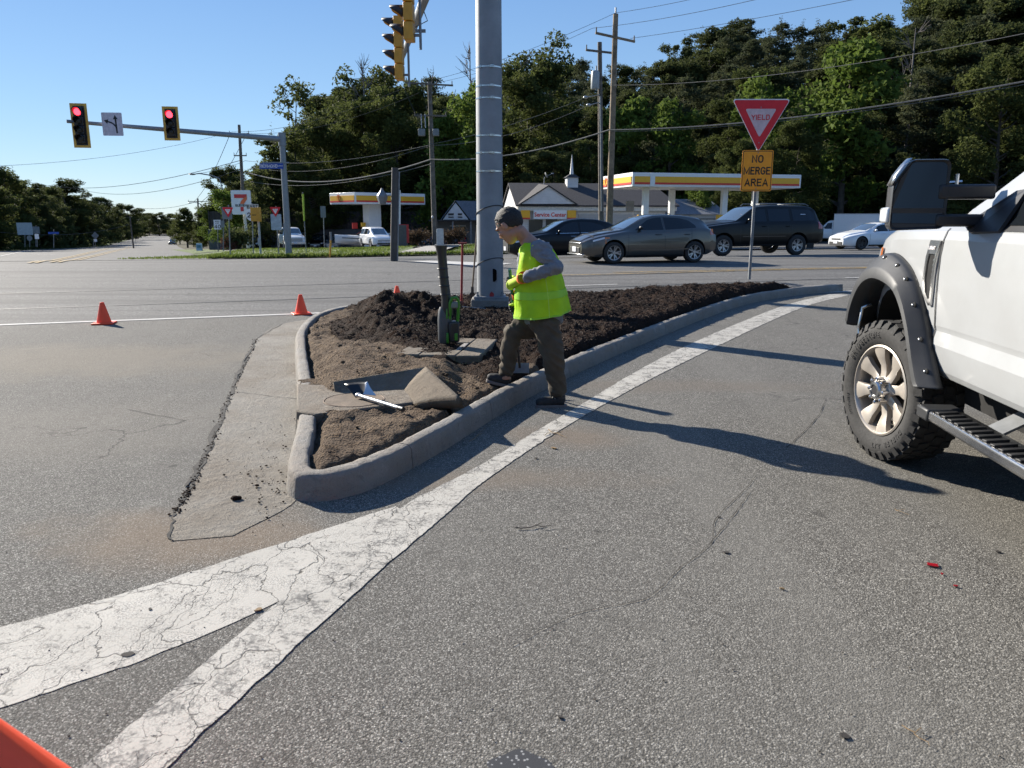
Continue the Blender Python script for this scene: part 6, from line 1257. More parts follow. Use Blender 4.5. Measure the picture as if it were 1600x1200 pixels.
for key, px, Y, top, lb in [
    ('d2', 246, 640, 332, 'distant rounded treetop left of the street end'), ('b3', 262, 680, 334, 'farthest tree at the end of the street'), ('w0', 288, 165, 325, 'pointed bushy tree on the right side of the cross street'), ('w0', 278, 260, 343, 'small pointed tree farther along the right verge'), ('d0', 299, 200, 345, 'dark low tree under the distant pole'),
    ('b2', 322, 140, 322, 'tree behind the distant street lamp'), ('y1', 346, 84, 285, 'bright yellow-green tree left of the store sign'), ('b1', 356, 112, 258, 'airy tree behind the street lamp at the left of the leaning pole'), ('d1', 372, 106, 280, 'dark tree behind the leaning pole'), ('y0', 330, 110, 318, 'low bright tree behind the speed limit sign'), ('d0', 312, 120, 345, 'low dark tree left of the speed limit sign'), ('d1', 345, 100, 330, 'low dark tree behind the narrow grey sign')]:
    ptree(key, px, Y, top, lb, 'roadside_tree', None, 1.15 if Y < 500 else 2.2)
px = -30
while px < 222:
    ptree(f'd{random.randrange(3)}', px, min(680, ymin(px) + 30), lin([(-60, 245), (0, 268), (45, 288), (98, 290), (150, 312), (200, 328), (230, 336)], px) + random.uniform(2, 12), 'dark tree in the second rank of the left roadside row', 'roadside_tree', 'second rank of the left row', 1.3); px += 15
for i in range(9):
    ptree(f'd{i % 3}', 222 + i * 9, 700 + i * 6, 344, 'tiny distant tree closing the end of the street', 'distant_tree', 'distant trees at the street end', 2.4)
# undergrowth along the left row: a hedge-like dark mass
r = np.random.default_rng(5); cs = []
for k in range(110):
    Y = 84 + k * 4.0; x = -23.5 - .4375 * Y - r.uniform(0, 6); n = 300; cs.append(np.array((x, Y, T(x, Y) + 1.5)) + r.normal(size=(n, 3)) * np.array((2.2, 2.4, 1.4)))
cs = np.concatenate(cs); V, F = leaf_mesh(cs, r.uniform(.35, .8, len(cs)), 6); tag(link('undergrowth', fast_mesh('undergrowth', V, F, [M_leafD])), kind='stuff')
cs = []
for k in range(110):
    x = -10 + k * 1.3; Y = 91 - max(0, x) * .18; n = 190; cs.append(np.array((x, Y, T(x, Y) + .9)) + r.normal(size=(n, 3)) * np.array((1.4, 1.5, .9)))
cs = np.concatenate(cs); V, F = leaf_mesh(cs, r.uniform(.3, .6, len(cs)), 7); tag(link('undergrowth', fast_mesh('undergrowth', V, F, [M_leafD])), kind='stuff')
# unseen trees added behind the photographer to darken reflections
for i in range(11): a = R(-160 + i * 16 + 0) ; x, y = -62 + i * 13, -48 - 6 * math.sin(i * .9); tree(f'b{i % 4}', x, y, 15 + i % 3, 'unseen tree added behind the viewpoint to darken reflections', 'reflection_tree', 'unseen trees added to darken reflections', 1.2, z=0)
# bushes
def bush(x, y, s, lm, n, label, leaf=.09, stem=True, h=.7):
    z = T(x, y); t = empty('bush', (x, y, z), 0, label, 'bush'); r = np.random.default_rng(int(abs(x * 100)) + 3); mb = MB(); cs = []
    for k in range(16):
        a = r.uniform(0, 6.28); q = Vector((math.cos(a) * s * .75 * r.uniform(.2, 1), math.sin(a) * s * .6 * r.uniform(.2, 1), h * s * r.uniform(.7, 1.35))); mb.tube([(0, 0, 0), tuple(q * .5 + Vector((0, 0, .1))), tuple(q)], [.03, .02, .008], 5); m_ = int(n / 16); cs.append(np.array(q) * .88 + r.normal(size=(m_, 3)) * .2 * s)
    mb.build('stem', M_bark, t); cs = np.concatenate(cs); cs[:, 2] = np.abs(cs[:, 2]); V, F = leaf_mesh(cs, r.uniform(.6, 1.3, len(cs)) * leaf, 3); link('leaves', fast_mesh('leaves', V, F, [lm]), t)
q = lotpt(388, 62); bush(q.x, 62, 1.5, M_leafD, 2600, 'clipped reddish green shrub in front of the store sign', .13); q2 = lotpt(376, 61.6); bush(q2.x, 61.6, .9, M_redleaf, 1500, 'red flowering left side of the shrub by the store sign', .12)
for px, s_, lb in ((650, .95, 'brown twiggy bush in front of the dark blue van'), (664, 1.0, 'brown bush just left of the utility pole'), (706, .9, 'brown bush in front of the office porch'), (721, 1.0, 'sparse brown bush by the red-handled tool')): q = lotpt(px, 60); bush(q.x, 60, s_, M_brownleaf, 900, lb, .11, h=.85)
# tufts along the verge edge
def tufts(poly_fn, n, hgt, seed, m):
    r = np.random.default_rng(seed); V = []; F = []
    for _ in range(n):
        x, y = poly_fn(r); z = T(x, y) + .03; h_ = hgt * r.uniform(.4, 1.3); a = r.uniform(0, 6.28); d = np.array((math.cos(a), math.sin(a), 0)) * .03 * (1 + hgt * 3); l = np.array((r.normal() * .4 * h_, r.normal() * .4 * h_, h_)); c = np.array((x, y, z)); k = len(V)
        V += [c - d, c + d, c + d * .6 + l * .6, c + l]; F.append((k, k + 1, k + 2, k + 3))
    return tag(link('grass_tufts', fast_mesh('grass_tufts', V, F, [m])), kind='stuff')
M_blade = leafmat('grass blades', (.08, .12, .022), (.16, .20, .045), .4)
def edge_pt(r):
    t_ = r.uniform(0, 1) ** .9; x = -15.0 + t_ * 27; y = lin([(-16, 38.8), (-14.6, 37.9), (-13.4, 37.2), (-12, 36.9), (12, 45.3)], x) + abs(r.normal()) * .55; return x, y
tufts(edge_pt, 9000, .20, 1, M_blade)
def verge_pt(r): x = r.uniform(-20, 8); y = r.uniform(39, 58); return (x, max(y, 37.5 + (x + 12) * .35)) if not (-6.9 < x < -3.6) else (x - 4, y)
tufts(verge_pt, 14000, .09, 2, M_blade)
def soil_pt(r): x = -15 + r.uniform(0, 20); return x, lin([(-16, 38.8), (-14.6, 37.9), (-13.4, 37.2), (-12, 36.9), (12, 45.3)], x) + abs(r.normal()) * .35
V = []; 
# ---------------------------------------------------------------- the worker
def remeshed(mb, voxel, iters, name, mats, disp=None, dec=None):
    o = mb.build(name, mats, None, None); m = o.modifiers.new('r', 'REMESH'); m.mode = 'VOXEL'; m.voxel_size = voxel
    if iters: q = o.modifiers.new('s', 'SMOOTH'); q.factor = .5; q.iterations = iters
    me = evaluated(o); me.name = name
    if disp:
        nv = len(me.vertices); N = [v.normal.copy() for v in me.vertices]
        for v, n_ in zip(me.vertices, N): v.co += n_ * disp(v.co, n_)
        me.update()
    me.polygons.foreach_set('use_smooth', [True] * len(me.polygons)); return me
WX = at(862, 636, 5.86); W0_ = Vector((WX.x, 5.9, 0))
t_w = empty('person', W0_, 0, 'worker in a lime safety vest, grey long sleeves and olive trousers stepping over the kerb', 'person')
def J(px, py, Y): return at(px, py, Y) - W0_
M_skin = NT('skin'); M_skin = M_skin.set(Base_Color=(.36, .19, .125), Roughness=.5, Subsurface_Weight=.08, Subsurface_Radius=(.02, .01, .005))
M_hair = mat('dark greying hair', (.012, .010, .009), .7, var=.6, scale=90, bump=.6, bscale=150); M_shirt = mat('grey jersey', (.17, .18, .20), .9, var=.10, scale=60, bump=.15, bscale=300); M_pants = mat('olive trousers', (.072, .056, .036), .9, var=.15, scale=9, bump=.15, bscale=250)
M_vest = NT('lime vest fabric'); _c = M_vest.mix(M_vest.ramp(M_vest.noise(7, 4, .6), [(.35, 0.0), (.65, 1.0)]), (.50, .80, .008), (.62, .93, .012))
_t = M_vest.n('BsdfTranslucent', {'Color': _c}); _m = M_vest.n('MixShader', {0: .4}); M_vest.set(Base_Color=_c, Roughness=.6); M_vest.t.links.new(M_vest.b.outputs[0], _m.inputs[1]); M_vest.t.links.new(_t.outputs[0], _m.inputs[2]); M_vest.t.links.new(_m.outputs[0], M_vest.out.inputs[0]); M_vest.bump(M_vest.noise(16, 3, .5), .5, .02); M_vest = M_vest.m
M_vestd = mat('darker lime tape', (.30, .62, .02), .5, var=.05); M_gly = mat('yellow green glove', (.45, .62, .03), .8); M_glb = mat('black glove', (.015, .015, .016), .8); M_glo = mat('orange cuff', (.75, .16, .03), .8); M_shoe = mat('black shoe', (.022, .021, .021), .8, var=.3, scale=50); M_sole = mat('grey sole', (.16, .14, .13), .8); M_lace = mat('pale laces', (.35, .34, .30), .8)
# head frame: turned away and looking down
hc = J(797, 352, 6.02); fw = Vector((-.76, .40, -.68)).normalized(); lf = Vector((0, 0, 1)).cross(fw).normalized(); upv = fw.cross(lf).normalized()
HM = Matrix.Translation(hc) @ Matrix((( fw.x, lf.x, upv.x, 0), (fw.y, lf.y, upv.y, 0), (fw.z, lf.z, upv.z, 0), (0, 0, 0, 1))) @ Matrix.Scale(1.09, 4)
sh_l, el_l, wr_l = J(846, 391, 5.80), J(869, 418, 5.70), J(819, 434, 5.74); sh_r, el_r, wr_r = J(832, 391, 6.20), J(836, 445, 6.28), J(812, 468, 6.12)
hip_l, kn_l, an_l = J(854, 508, 5.88), J(864, 560, 5.84), J(872, 614, 5.86); hip_r, kn_r, an_r = J(834, 504, 6.04), J(799, 521, 6.02), J(791, 583, 6.04)
mb = MB()
mb.ell((-.006, 0, .028), (.098, .078, .092), 20, 14, HM); mb.ell((.038, 0, -.03), (.062, .062, .085), 16, 12, HM); mb.ell((.052, 0, -.082), (.042, .045, .034), 14, 10, HM); mb.ell((.012, 0, -.058), (.05, .062, .05), 14, 10, HM)
mb.tube([(.083, 0, .022), (.098, 0, -.004), (.113, 0, -.022), (.094, 0, -.036)], [.009, .011, .013, .008], 8, M=HM)        # nose
for y in (-.032, .032): mb.ell((.083, y, .026), (.016, .026, .010), 10, 6, HM); mb.ell((.068, y * 1.2, -.02), (.028, .026, .022), 10, 6, HM); mb.ell((.102, y * .33, -.03), (.009, .008, .007), 8, 6, HM)
for z in (-.054, -.064): mb.ell((.088, 0, z), (.013, .024, .0055), 10, 6, HM)
for y in (-1, 1): mb.ell((.002, y * .079, -.004), (.020, .012, .032), 12, 8, HM); mb.ell((.004, y * .085, .012), (.017, .008, .014), 8, 6, HM)
nb = J(826, 378, 6.0); mb.tube([HM @ Vector((-.015, 0, -.03)), HM @ Vector((-.035, 0, -.075)), J(820, 371, 6.01), nb, J(836, 394, 6.0)], [.046, .049, .054, .064, .09], 14)
mb.tube([J(836, 394, 6), J(840, 430, 5.99), J(846, 480, 5.96), J(846, 503, 5.96)], [.12, .14, .12, .12], 14)
for a, b, c_, r_ in ((sh_l, el_l, wr_l, (.05, .042, .030)), (sh_r, el_r, wr_r, (.05, .042, .030))): mb.tube([J(838, 392, 6.0), a, b, c_], [.08, *r_], 12); mb.ell(tuple(b), (.042,) * 3, 10, 8)
for a, b, c_ in ((hip_l, kn_l, an_l), (hip_r, kn_r, an_r)): mb.tube([J(846, 500, 5.96), a, b, c_, c_ + Vector((0, 0, -.05))], [.10, .075, .055, .035, .04], 12); mb.ell(tuple(b), (.055,) * 3, 10, 8)
body = link('body', remeshed(mb, .0065, 3, 'body', [M_skin]), t_w)
mb = MB()
for y in (-.032, .032): mb.ell((.0885, y, .008), (.008, .012, .0065), 10, 8, HM)
mb.build('eyes', mat('eye white', (.5, .48, .45), .3), t_w, 60)
mb = MB()
for y in (-.032, .032): mb.tube([(.098, y - .018, .028), (.1, y, .033), (.094, y + .018, .028)], .0035, 5, M=HM)
mb.build('eyebrows', M_hair, t_w)
# hair: a cap fitted to the skull with a hairline
n, m_ = 44, 26; V = []; F = []; ok = {}
for i in range(m_ + 1):
    for j in range(n):
        a = math.pi * i / m_ * .9; b = 2 * math.pi * j / n; d = Vector((math.sin(a) * math.cos(b), math.sin(a) * math.sin(b), math.cos(a))); fx = d.x
        lim = R(52) + R(94) * sm((.78 - fx) / 1.30) + R(11) * noise.noise((math.cos(b) * 4, math.sin(b) * 4, 0))         # hairline: high at the forehead, low at the nape
        k = min(a, lim) / max(a, 1e-6); a2 = a * k; d = Vector((math.sin(a2) * math.cos(b), math.sin(a2) * math.sin(b), math.cos(a2))); g_ = 1.05 + .05 * noise.noise(d * 5) + .05 * noise.noise(d * 26) - (.07 if a >= lim else 0)
        V.append(tuple(HM @ Vector((-.008 + d.x * .100 * g_, d.y * .081 * g_, .028 + d.z * .096 * g_))))
for i in range(m_):
    for j in range(n): F.append((i * n + j, (i + 1) * n + j, (i + 1) * n + (j + 1) % n, i * n + (j + 1) % n))
link('hair', fast_mesh('hair', V, F, [M_hair], True), t_w)
# shirt
def wr_(s1, s2, amp):
    def f(co, n_):
        v = noise.noise(Vector((co.x * s1, co.y * s1, co.z * s2))); w_ = noise.noise(Vector((co.x * s1 * 2.1 + 5, co.y * s1 * 2.1, co.z * s2 * 2.3))); return amp * (1 - 2 * abs(v)) * .7 + amp * .5 * w_
    return f
mb = MB(); mb.tube([J(829, 381, 6.0), J(835, 392, 6.0), J(840, 425, 5.99), J(846, 475, 5.96), J(849, 492, 5.96), J(849, 504, 5.96)], [.075, .135, .155, .15, .15, .148], 20)
for a, b, c_ in ((sh_l, el_l, wr_l), (sh_r, el_r, wr_r)):
    mb.tube([J(836, 396, 6.0), a, a.lerp(b, .5), b, b.lerp(c_, .5), c_], [.085, .073, .060, .051, .045, .037], 16); mb.ell(tuple(a), (.075, .072, .076), 14, 10); mb.ell(tuple(b), (.051,) * 3, 12, 8)
def shirt_disp(co, n_):
    return .009 * (1 - 3 * abs(noise.noise(Vector((co.x * 16 + co.z * 22, co.y * 10, co.z * 14 - co.x * 8))))) + .002 * noise.noise(co * 60)
link('shirt', remeshed(mb, .008, 4, 'shirt', [M_shirt], shirt_disp), t_w)
# trousers
mb = MB(); mb.tube([J(848, 488, 5.96), J(848, 503, 5.96)], [.135, .135], 18); mb.ell(tuple(J(848, 503, 5.95)), (.125, .155, .09), 16, 10)
mb.tube([J(850, 500, 5.93), hip_l, hip_l.lerp(kn_l, .5), kn_l, kn_l.lerp(an_l, .5), an_l, an_l + Vector((0.002, 0, -.015))], [.11, .104, .094, .084, .070, .062, .060], 18)
mb.tube([J(846, 500, 6.0), hip_r, hip_r.lerp(kn_r, .55), kn_r + Vector((.015, 0, -.005)), kn_r.lerp(an_r, .5), an_r, an_r + Vector((0, 0, -.01))], [.12, .115, .092, .074, .066, .056, .055], 18); mb.ell(tuple(kn_r + Vector((.006, 0, -.01))), (.076, .076, .084), 14, 10); mb.ell(tuple(kn_l), (.084, .082, .09), 14, 10)
def pant_disp(co, n_): return .010 * (1 - 3.2 * abs(noise.noise(Vector((co.x * 9 + co.z * 5, co.y * 9, co.z * 13 + co.x * 9))))) + .0015 * noise.noise(co * 50)
link('trousers', remeshed(mb, .0085, 4, 'trousers', [M_pants], pant_disp), t_w)
# vest: one loft round the torso with a flared slanted hem
rings = [(829, 379, 10, .085), (831, 383, 15, .125), (835, 389, 22, .168), (839, 402, 28, .188), (841, 420, 31.5, .190), (842.5, 440, 35.5, .196), (844, 460, 39, .204), (845.5, 478, 41, .212), (846, 490, 42, .218)]
RR_ = []; N_ = 72
for k in range(33):
    f_ = k / 32 * (len(rings) - 1); i = min(len(rings) - 2, int(f_)); g_ = f_ - i; cx_, cy_, hw, hd = [a + (b - a) * g_ for a, b in zip(rings[i], rings[i + 1])]; row = []
    for j in range(N_ + 1):
        a = 2 * math.pi * j / N_; e = 1 + .035 * k / 32 * math.sin(a * 7 + k * .05) + .02 * k / 32 * math.sin(a * 13 + 1) + .045 * noise.noise((math.cos(a) * 2.6 + k * .06, math.sin(a) * 2.6, k * .16)) + .03 * (1 - 2 * abs(noise.noise((math.cos(a) * 3 + k * .1, math.sin(a) * 3, k * .10 + 7)))); dy = hd * math.sin(a) * e; ddx = hw * math.cos(a) * e
        slant = (-5 * math.cos(a) - 2.5 * math.cos(a) ** 2 + 3) * (k / 32) ** 2
        row.append(J(cx_ + ddx, cy_ + slant, 5.985 + dy) if 0 else (J(cx_, cy_ + slant, 5.985) + Vector((ddx * .00507, dy, 0))))
    RR_.append(row)
mb = MB(); mb.grid([[tuple(p) for p in r_] for r_ in RR_], flip=True); v = mb.build('safety_vest', M_vest, t_w, 180); sf = v.modifiers.new('s', 'SOLIDIFY'); sf.thickness = .004
def vband(k0, k1, off_, name):
    mb = MB(); rows = []
    for k in (k0, (k0 + k1) / 2, k1):
        i = min(31, int(k)); g_ = k - i; row = []
        for j in range(N_ + 1):
            p = RR_[i][j].lerp(RR_[i + 1][j], g_); c_ = sum((RR_[i][q] for q in range(0, N_, 8)), Vector()) / (N_ / 8); d = p - c_; d.z = 0; row.append(tuple(p + d.normalized() * off_))
        rows.append(row)
    mb.grid(rows, flip=True); return mb.build(name, M_vestd, t_w, 180)
vband(22.3, 24.6, .004, 'vest_tape'); vband(31.2, 32, .003, 'hem_binding')
mb = MB(); j0 = 47   # vertical seam and neck piping
mb.tube([tuple(RR_[k][57] + Vector((0, -.003, 0))) for k in range(17, 33)], .0022, 5); mb.build('side_seam', mat('pale lime piping', (.6, .95, .15), .6), t_w)
mb = MB(); P = [J(834, 381, 5.80), J(846, 378, 5.815), J(858, 383, 5.82), J(866, 392, 5.81), J(873, 404, 5.80), J(878, 414, 5.80)]; mb.grid([[tuple(p + Vector((0, -.012, 0))), tuple(p + Vector((-.018, -.035, -.014)))] for p in cat(P, 4)]); o = mb.build('armhole_binding', M_vest, t_w, 180); sf = o.modifiers.new('s', 'SOLIDIFY'); sf.thickness = .004
# gloves: palm, four curled fingers and a thumb round the tool handle
rod_a, rod_b = J(797, 428, 5.975), J(812, 574, 6.33); rd = (rod_b - rod_a).normalized()
def glove(c_, wrist, side, name):
    """hand gripping the rod at c_; wrist is where the forearm ends"""
    t = empty(name, (0, 0, 0)); t.parent = t_w; back = (wrist - c_); back -= rd * back.dot(rd); back.normalize(); q = rd.cross(back).normalized() * side
    mb = MB(); pc = c_ + back * .030 + q * .012
    mb.tube([tuple(wrist), tuple(wrist.lerp(pc, .55)), tuple(pc)], [.034, .036, .040], 12); mb.ell(tuple(pc + q * .006), (.026, .040, .046), 14, 10, rot=Matrix((back, q, rd)).transposed())
    link('palm', remeshed(mb, .005, 3, 'palm', [M_gly]), t)
    for k, (L_, rr) in enumerate(((.9, .0095), (1.0, .0105), (.96, .010), (.8, .0085))):
        z = (k - 1.5) * .0215; o = c_ + rd * z; s_ = L_
        P = [o + back * .026 + q * .024, o + q * .034 * s_ - back * .004, o - back * .026 * s_ + q * .018, o - back * .027 * s_ - q * .010, o - back * .010 - q * .024 * s_]
        mb = MB(); mb.tube([tuple(p) for p in cat(P, 3)], [rr * 1.1] * 5 + [rr] * 5 + [rr * .8] * 3, 8); mb.ell(tuple(P[-1]), (rr * .8,) * 3, 8, 6); mb.build('finger', M_glb, t, 60)
    o = c_ - rd * .040; P = [o + back * .035 - q * .004 + rd * .02, o + back * .012 - q * .024, o - back * .012 - q * .026 + rd * .004, o - back * .028 - q * .010 + rd * .012]
    mb = MB(); mb.tube([tuple(p) for p in cat(P, 3)], [.014, .013, .013, .012, .012, .012, .011, .011, .010, .009], 8); mb.ell(tuple(P[-1]), (.009,) * 3, 8, 6); mb.build('thumb', M_gly, t, 60)
    mb = MB(); d = (wrist - pc).normalized(); mb.tube([tuple(wrist - d * .01), tuple(wrist + d * .035)], [.042, .047], 16, caps=False); o = mb.build('cuff', M_glo, t, 60); s_ = o.modifiers.new('s', 'SOLIDIFY'); s_.thickness = .004
g1 = rod_a.lerp(rod_b, .085); g2 = rod_a.lerp(rod_b, .335); glove(g1, J(815, 435, 5.80), 1, 'upper_glove'); glove(g2, J(808, 464, 6.06), -1, 'lower_glove')
# shoes
def shoe(toe, heel, ank, name):
    t = empty(name, (0, 0, 0)); t.parent = t_w; d = (toe - heel); L_ = d.length; d.normalize(); u = Vector((0, 0, 1)); u = (u - d * u.dot(d)).normalized(); s_ = d.cross(u); M = Matrix(((d.x, s_.x, u.x, heel.x), (d.y, s_.y, u.y, heel.y), (d.z, s_.z, u.z, heel.z), (0, 0, 0, 1)))
    mb = MB(); mb.tube([(.02, 0, .045), (L_ * .35, 0, .05), (L_ * .65, .004, .042), (L_ * .88, .006, .034), (L_ * .97, .006, .030)], [.040, .040, .044, .038, .026], 14, M=M); mb.tube([M @ Vector((.045, 0, .04)), M @ Vector((.05, 0, .085)), ank], [.040, .042, .044], 14)
    mb2 = MB(); mb2.tube([M @ Vector((.05, 0, .07)), ank + Vector((0, 0, .03))], [.043, .045], 14); mb2.build('sock', M_black, t, 60)
    link('upper', remeshed(mb, .006, 3, 'upper', [M_shoe]), t)
    out = [(.0, .0)] + [(L_ * a, b) for a, b in ((-.01, .022), (.05, .034), (.3, .034), (.62, .047), (.85, .043), (.97, .026), (1.0, .006), (.97, -.022), (.85, -.038), (.62, -.043), (.3, -.034), (.05, -.034), (-.01, -.022))]; out = [tuple(p) for p in cat(out[1:], 3)]
    mb = MB(); mb.prism(out, .026, M, -.002); mb.build('sole', M_sole, t, 40, bevel=.004)
    mb = MB()
    for i in range(5): x = L_ * (.38 + .07 * i); z = .094 - .010 * i; mb.tube([M @ Vector((x, -.03, z - .02)), M @ Vector((x + .008, 0, z + .002)), M @ Vector((x, .03, z - .02))], .0035, 5)
    x = L_ * .36
    for s2 in (-1, 1): mb.tube([M @ Vector((x, 0, .098)), M @ Vector((x + .012, s2 * .03, .108)), M @ Vector((x + .03, s2 * .04, .088)), M @ Vector((x + .01, s2 * .015, .096))], .003, 5)
    mb.build('laces', M_lace, t)
shoe(J(836, 637, 5.84), J(885, 636, 5.86), an_l + Vector((0, 0, .0)), 'left_shoe'); shoe(J(759, 596, 6.07), J(797, 605.5, 6.05), an_r, 'right_shoe')
# the hoe he is holding
t_h = empty('garden_hoe', W0_, 0, 'long-handled garden tool with a teal shaft held in the gloved hands of the worker', 'garden tool'); mb = MB(); mb.tube([tuple(rod_a - rd * .04), tuple(rod_a.lerp(rod_b, .5))], [.0135, .0125], 10); mb.build('grip', mat('teal handle', (.02, .10, .10), .5), t_h); mb = MB(); mb.tube([tuple(rod_a.lerp(rod_b, .5)), tuple(rod_b)], .0115, 10); mb.build('shaft', M_black, t_h)
mb = MB(); mb.box(tuple(rod_b + Vector((.0, .02, -.01))), (.16, .09, .006), Matrix.Rotation(R(60), 3, 'X')); mb.build('blade', M_galvd, t_h, bevel=.001)
# ---------------------------------------------------------------- the white pickup
ah = R(-6.4); tv = Vector((-math.sin(ah), math.cos(ah), 0)); nv = Vector((-math.cos(ah), -math.sin(ah), 0)); Wp = Vector((2.29, 4.54, 0)); FO = .95; HWd = 1.015
org = Wp + tv * FO - nv * HWd
t_t = empty('pickup_truck', org, R(-96.4), 'large white pickup truck with black fender flare and bronze wheel at the right edge', 'pickup truck')
P_tw = NT('white truck paint'); _n = P_tw.noise(3, 3, .5); _d = P_tw.ramp(P_tw.noise(1.7, 5, .7), [(.4, (.34, .35, .355)), (.75, (.305, .31, .31))])
P_tw = P_tw.set(Base_Color=_d, Roughness=.35, Coat_Weight=.45, Coat_Roughness=.05)
M_flare = mat('matte black flare', (.020, .021, .023), .5, var=.08, bump=.05, bscale=200); M_bronze = mat('bronze wheel', (.48, .43, .37), .35, .45, var=.05)
class Truck(Car):
    def section(s, x):
        zb, zh, zt, w_, wr = s.fzb(x), s.fzh(x), s.fzt(x), s.fws(x), s.fwr(x); P = [(0, zb), (w_ * .6, zb), (w_ * .90, zb + .004)]
        for t, k in ((.03, .950), (.07, .968), (.13, .980), (.235, .993), (.325, .978), (.340, .9795), (.36, .984), (.5, .992), (.68, .997), (.82, .996), (.92, .988), (.975, .974)): P.append((w_ * k, zb + (zh - zb) * t))
        sh = w_ * .955; P.append((sh, zh)); g_ = zt - zh; c = min(.08, g_ * .5); wr = min(wr, sh - .01)
        for t in (.1, .4, .7, 1.0): P.append((sh - .02 + (wr - sh + .02) * t, zh + .008 + (g_ - c - .008) * t))
        P += [(wr - c * .3, zt - c * .42), (wr - c * .9, zt - c * .14), (wr * .72, zt), (wr * .35, zt + .012), (0, zt + .016)]; return P
k = Truck(L=6.35, W=2.03, r=.43, gap=.10, axles=(.97, 5.0),
    zb=[(0, .55), (.4, .52), (1.5, .605), (6.35, .62)], zh=[(0, 1.10), (.12, 1.20), (.35, 1.33), (.7, 1.385), (1.4, 1.40), (6.35, 1.40)],
    zt=[(0, 1.16), (.1, 1.27), (.35, 1.385), (.8, 1.43), (1.30, 1.455), (1.45, 1.53), (2.35, 1.965), (2.6, 2.02), (4.3, 2.02), (4.55, 1.95), (4.62, 1.47), (6.35, 1.46)],
    ws=[(0, .72), (.12, .85), (.3, .935), (.6, .99), (.9, 1.010), (1.3, 1.015), (6.2, 1.015), (6.35, .99)], wr=[(0, .55), (.4, .78), (1.2, .86), (1.45, .90), (2.4, .78), (4.5, .76), (4.65, .90), (6.35, .90)])
for xw in ((.97, 5.0)): pass
k.gap = .155; k.axles = (.86, 5.0); k.body(t_t, P_tw).data.set_sharp_from_angle(angle=R(11)); k.axles = (.97, 5.0)
Lx = lambda u, w_, z: Vector((FO - u, -HWd - w_, z))
# window, sail panel, pillars
k.patch('side_window', 1.98, 2.95, lambda x: 1.415, lambda x: min(1.90, 1.50 + (x - 1.72) * .47), M_glassd, t_t, -1, .010, 14, 6)
k.patch('side_window', 3.05, 4.15, 1.415, lambda x: min(1.90, 1.90 - max(0, x - 3.9) * .5), M_glassd, t_t, -1, .010, 14, 6)
k.patch('window_trim', 1.62, 4.2, lambda x: 1.388, lambda x: min(1.925, 1.425 + (x - 1.62) * .455), M_trim, t_t, -1, .005, 20, 8)
k.patch('side_window', 1.98, 2.95, lambda x: 1.415, lambda x: min(1.90, 1.50 + (x - 1.72) * .47), M_glassd, t_t, 1, .010, 14, 6)
k.patch('window_trim', 1.62, 4.2, lambda x: 1.388, lambda x: min(1.935, 1.455 + (x - 1.62) * .455), M_trim, t_t, 1, .005, 20, 8)
k.top('windscreen', 1.46, 2.36, .84, .72, M_glassw, t_t); k.top('hood_seam', 1.33, 1.45, .84, .88, M_trim, t_t, .004, 2)
for sd_ in (-1, 1):
    k.patch('door_gap', 1.423, 1.434, .62, 1.395, M_trim, t_t, sd_, .004, 1, 60)
    k.patch('door_gap', 2.98, 2.99, .62, 1.93, M_trim, t_t, sd_, .004, 1, 50); k.patch('door_gap', 4.22, 4.23, .62, 1.93, M_trim, t_t, sd_, .004, 1, 50)
    k.patch('headlight', .10, .40, lambda x: 1.00, lambda x: 1.12 + x * .35, M_lampc, t_t, sd_, .010); k.patch('turn_lamp', .40, .47, 1.08, 1.26, M_lampo, t_t, sd_, .012, 3)
    for xh in (2.8, 4.05): mb = MB(); y = k.sy(xh, 1.22) * sd_; mb.tube([(xh - .12, y, 1.22), (xh - .09, y + sd_ * .045, 1.22), (xh + .09, y + sd_ * .045, 1.22), (xh + .12, y, 1.22)], .018, 8); mb.build('door_handle', M_chrome, t_t)
# bumper, grille
mb = MB(); rows = []
for i in range(25):
    a = -1 + 2 * i / 24; y = a; y = math.copysign(min(abs(y), 1.0) * 1.045, y); x = -.14 + .58 * (max(0, abs(a) - .66) / .34) ** 2.2
    rows.append([(x + .05, y * .96, .57), (x, y, .61), (x - .015, y * 1.005, .74), (x, y, .86), (x + .05, y * .97, .885)])
mb.grid(rows, flip=True); o = mb.build('front_bumper', M_chrome, t_t, 50); s_ = o.modifiers.new('s', 'SOLIDIFY'); s_.thickness = .02
mb = MB(); mb.box((-.02, 0, 1.0), (.08, 1.3, .28)); mb.build('grille', M_chrome, t_t, bevel=.02); mb = MB()
for z in (.93, 1.07): mb.box((-.07, 0, z), (.04, 1.2, .09))
mb.build('grille_slot', M_trim, t_t)
# flare: lofted pocket-style arch
def flare(side=-1, xc=.97, name='fender_flare'):
    rows = []; IN = cat([(.60, .74), (.58, .83), (.50, .95), (.37, 1.04), (.17, 1.075), (-.10, 1.045), (-.25, .965), (-.37, .84), (-.47, .68), (-.53, .60), (-.57, .575)], 4); OUT = cat([(.76, .80), (.73, .93), (.63, 1.07), (.46, 1.175), (.2, 1.235), (-.07, 1.175), (-.24, 1.065), (-.385, .91), (-.52, .73), (-.62, .61), (-.655, .58)], 4)
    for ci, co in zip(IN, OUT):
        sec = []
        for g_, w_ in ((0.0, -.06), (0.02, .070), (.10, .098), (.42, .092), (.50, .083), (.80, .045), (.93, .030), (.985, .018), (1.0, -.01)): sec.append((ci[0] + (co[0] - ci[0]) * g_, ci[1] + (co[1] - ci[1]) * g_, w_))
        rows.append([Vector((xc - u, side * (HWd + w_), z)) for u, z, w_ in sec])
    mb = MB(); mb.grid([[tuple(p) for p in r] for r in rows], flip=side > 0); o = mb.build(name, M_flare, t_t, 38); s_ = o.modifiers.new('s', 'SOLIDIFY'); s_.thickness = .006; return rows
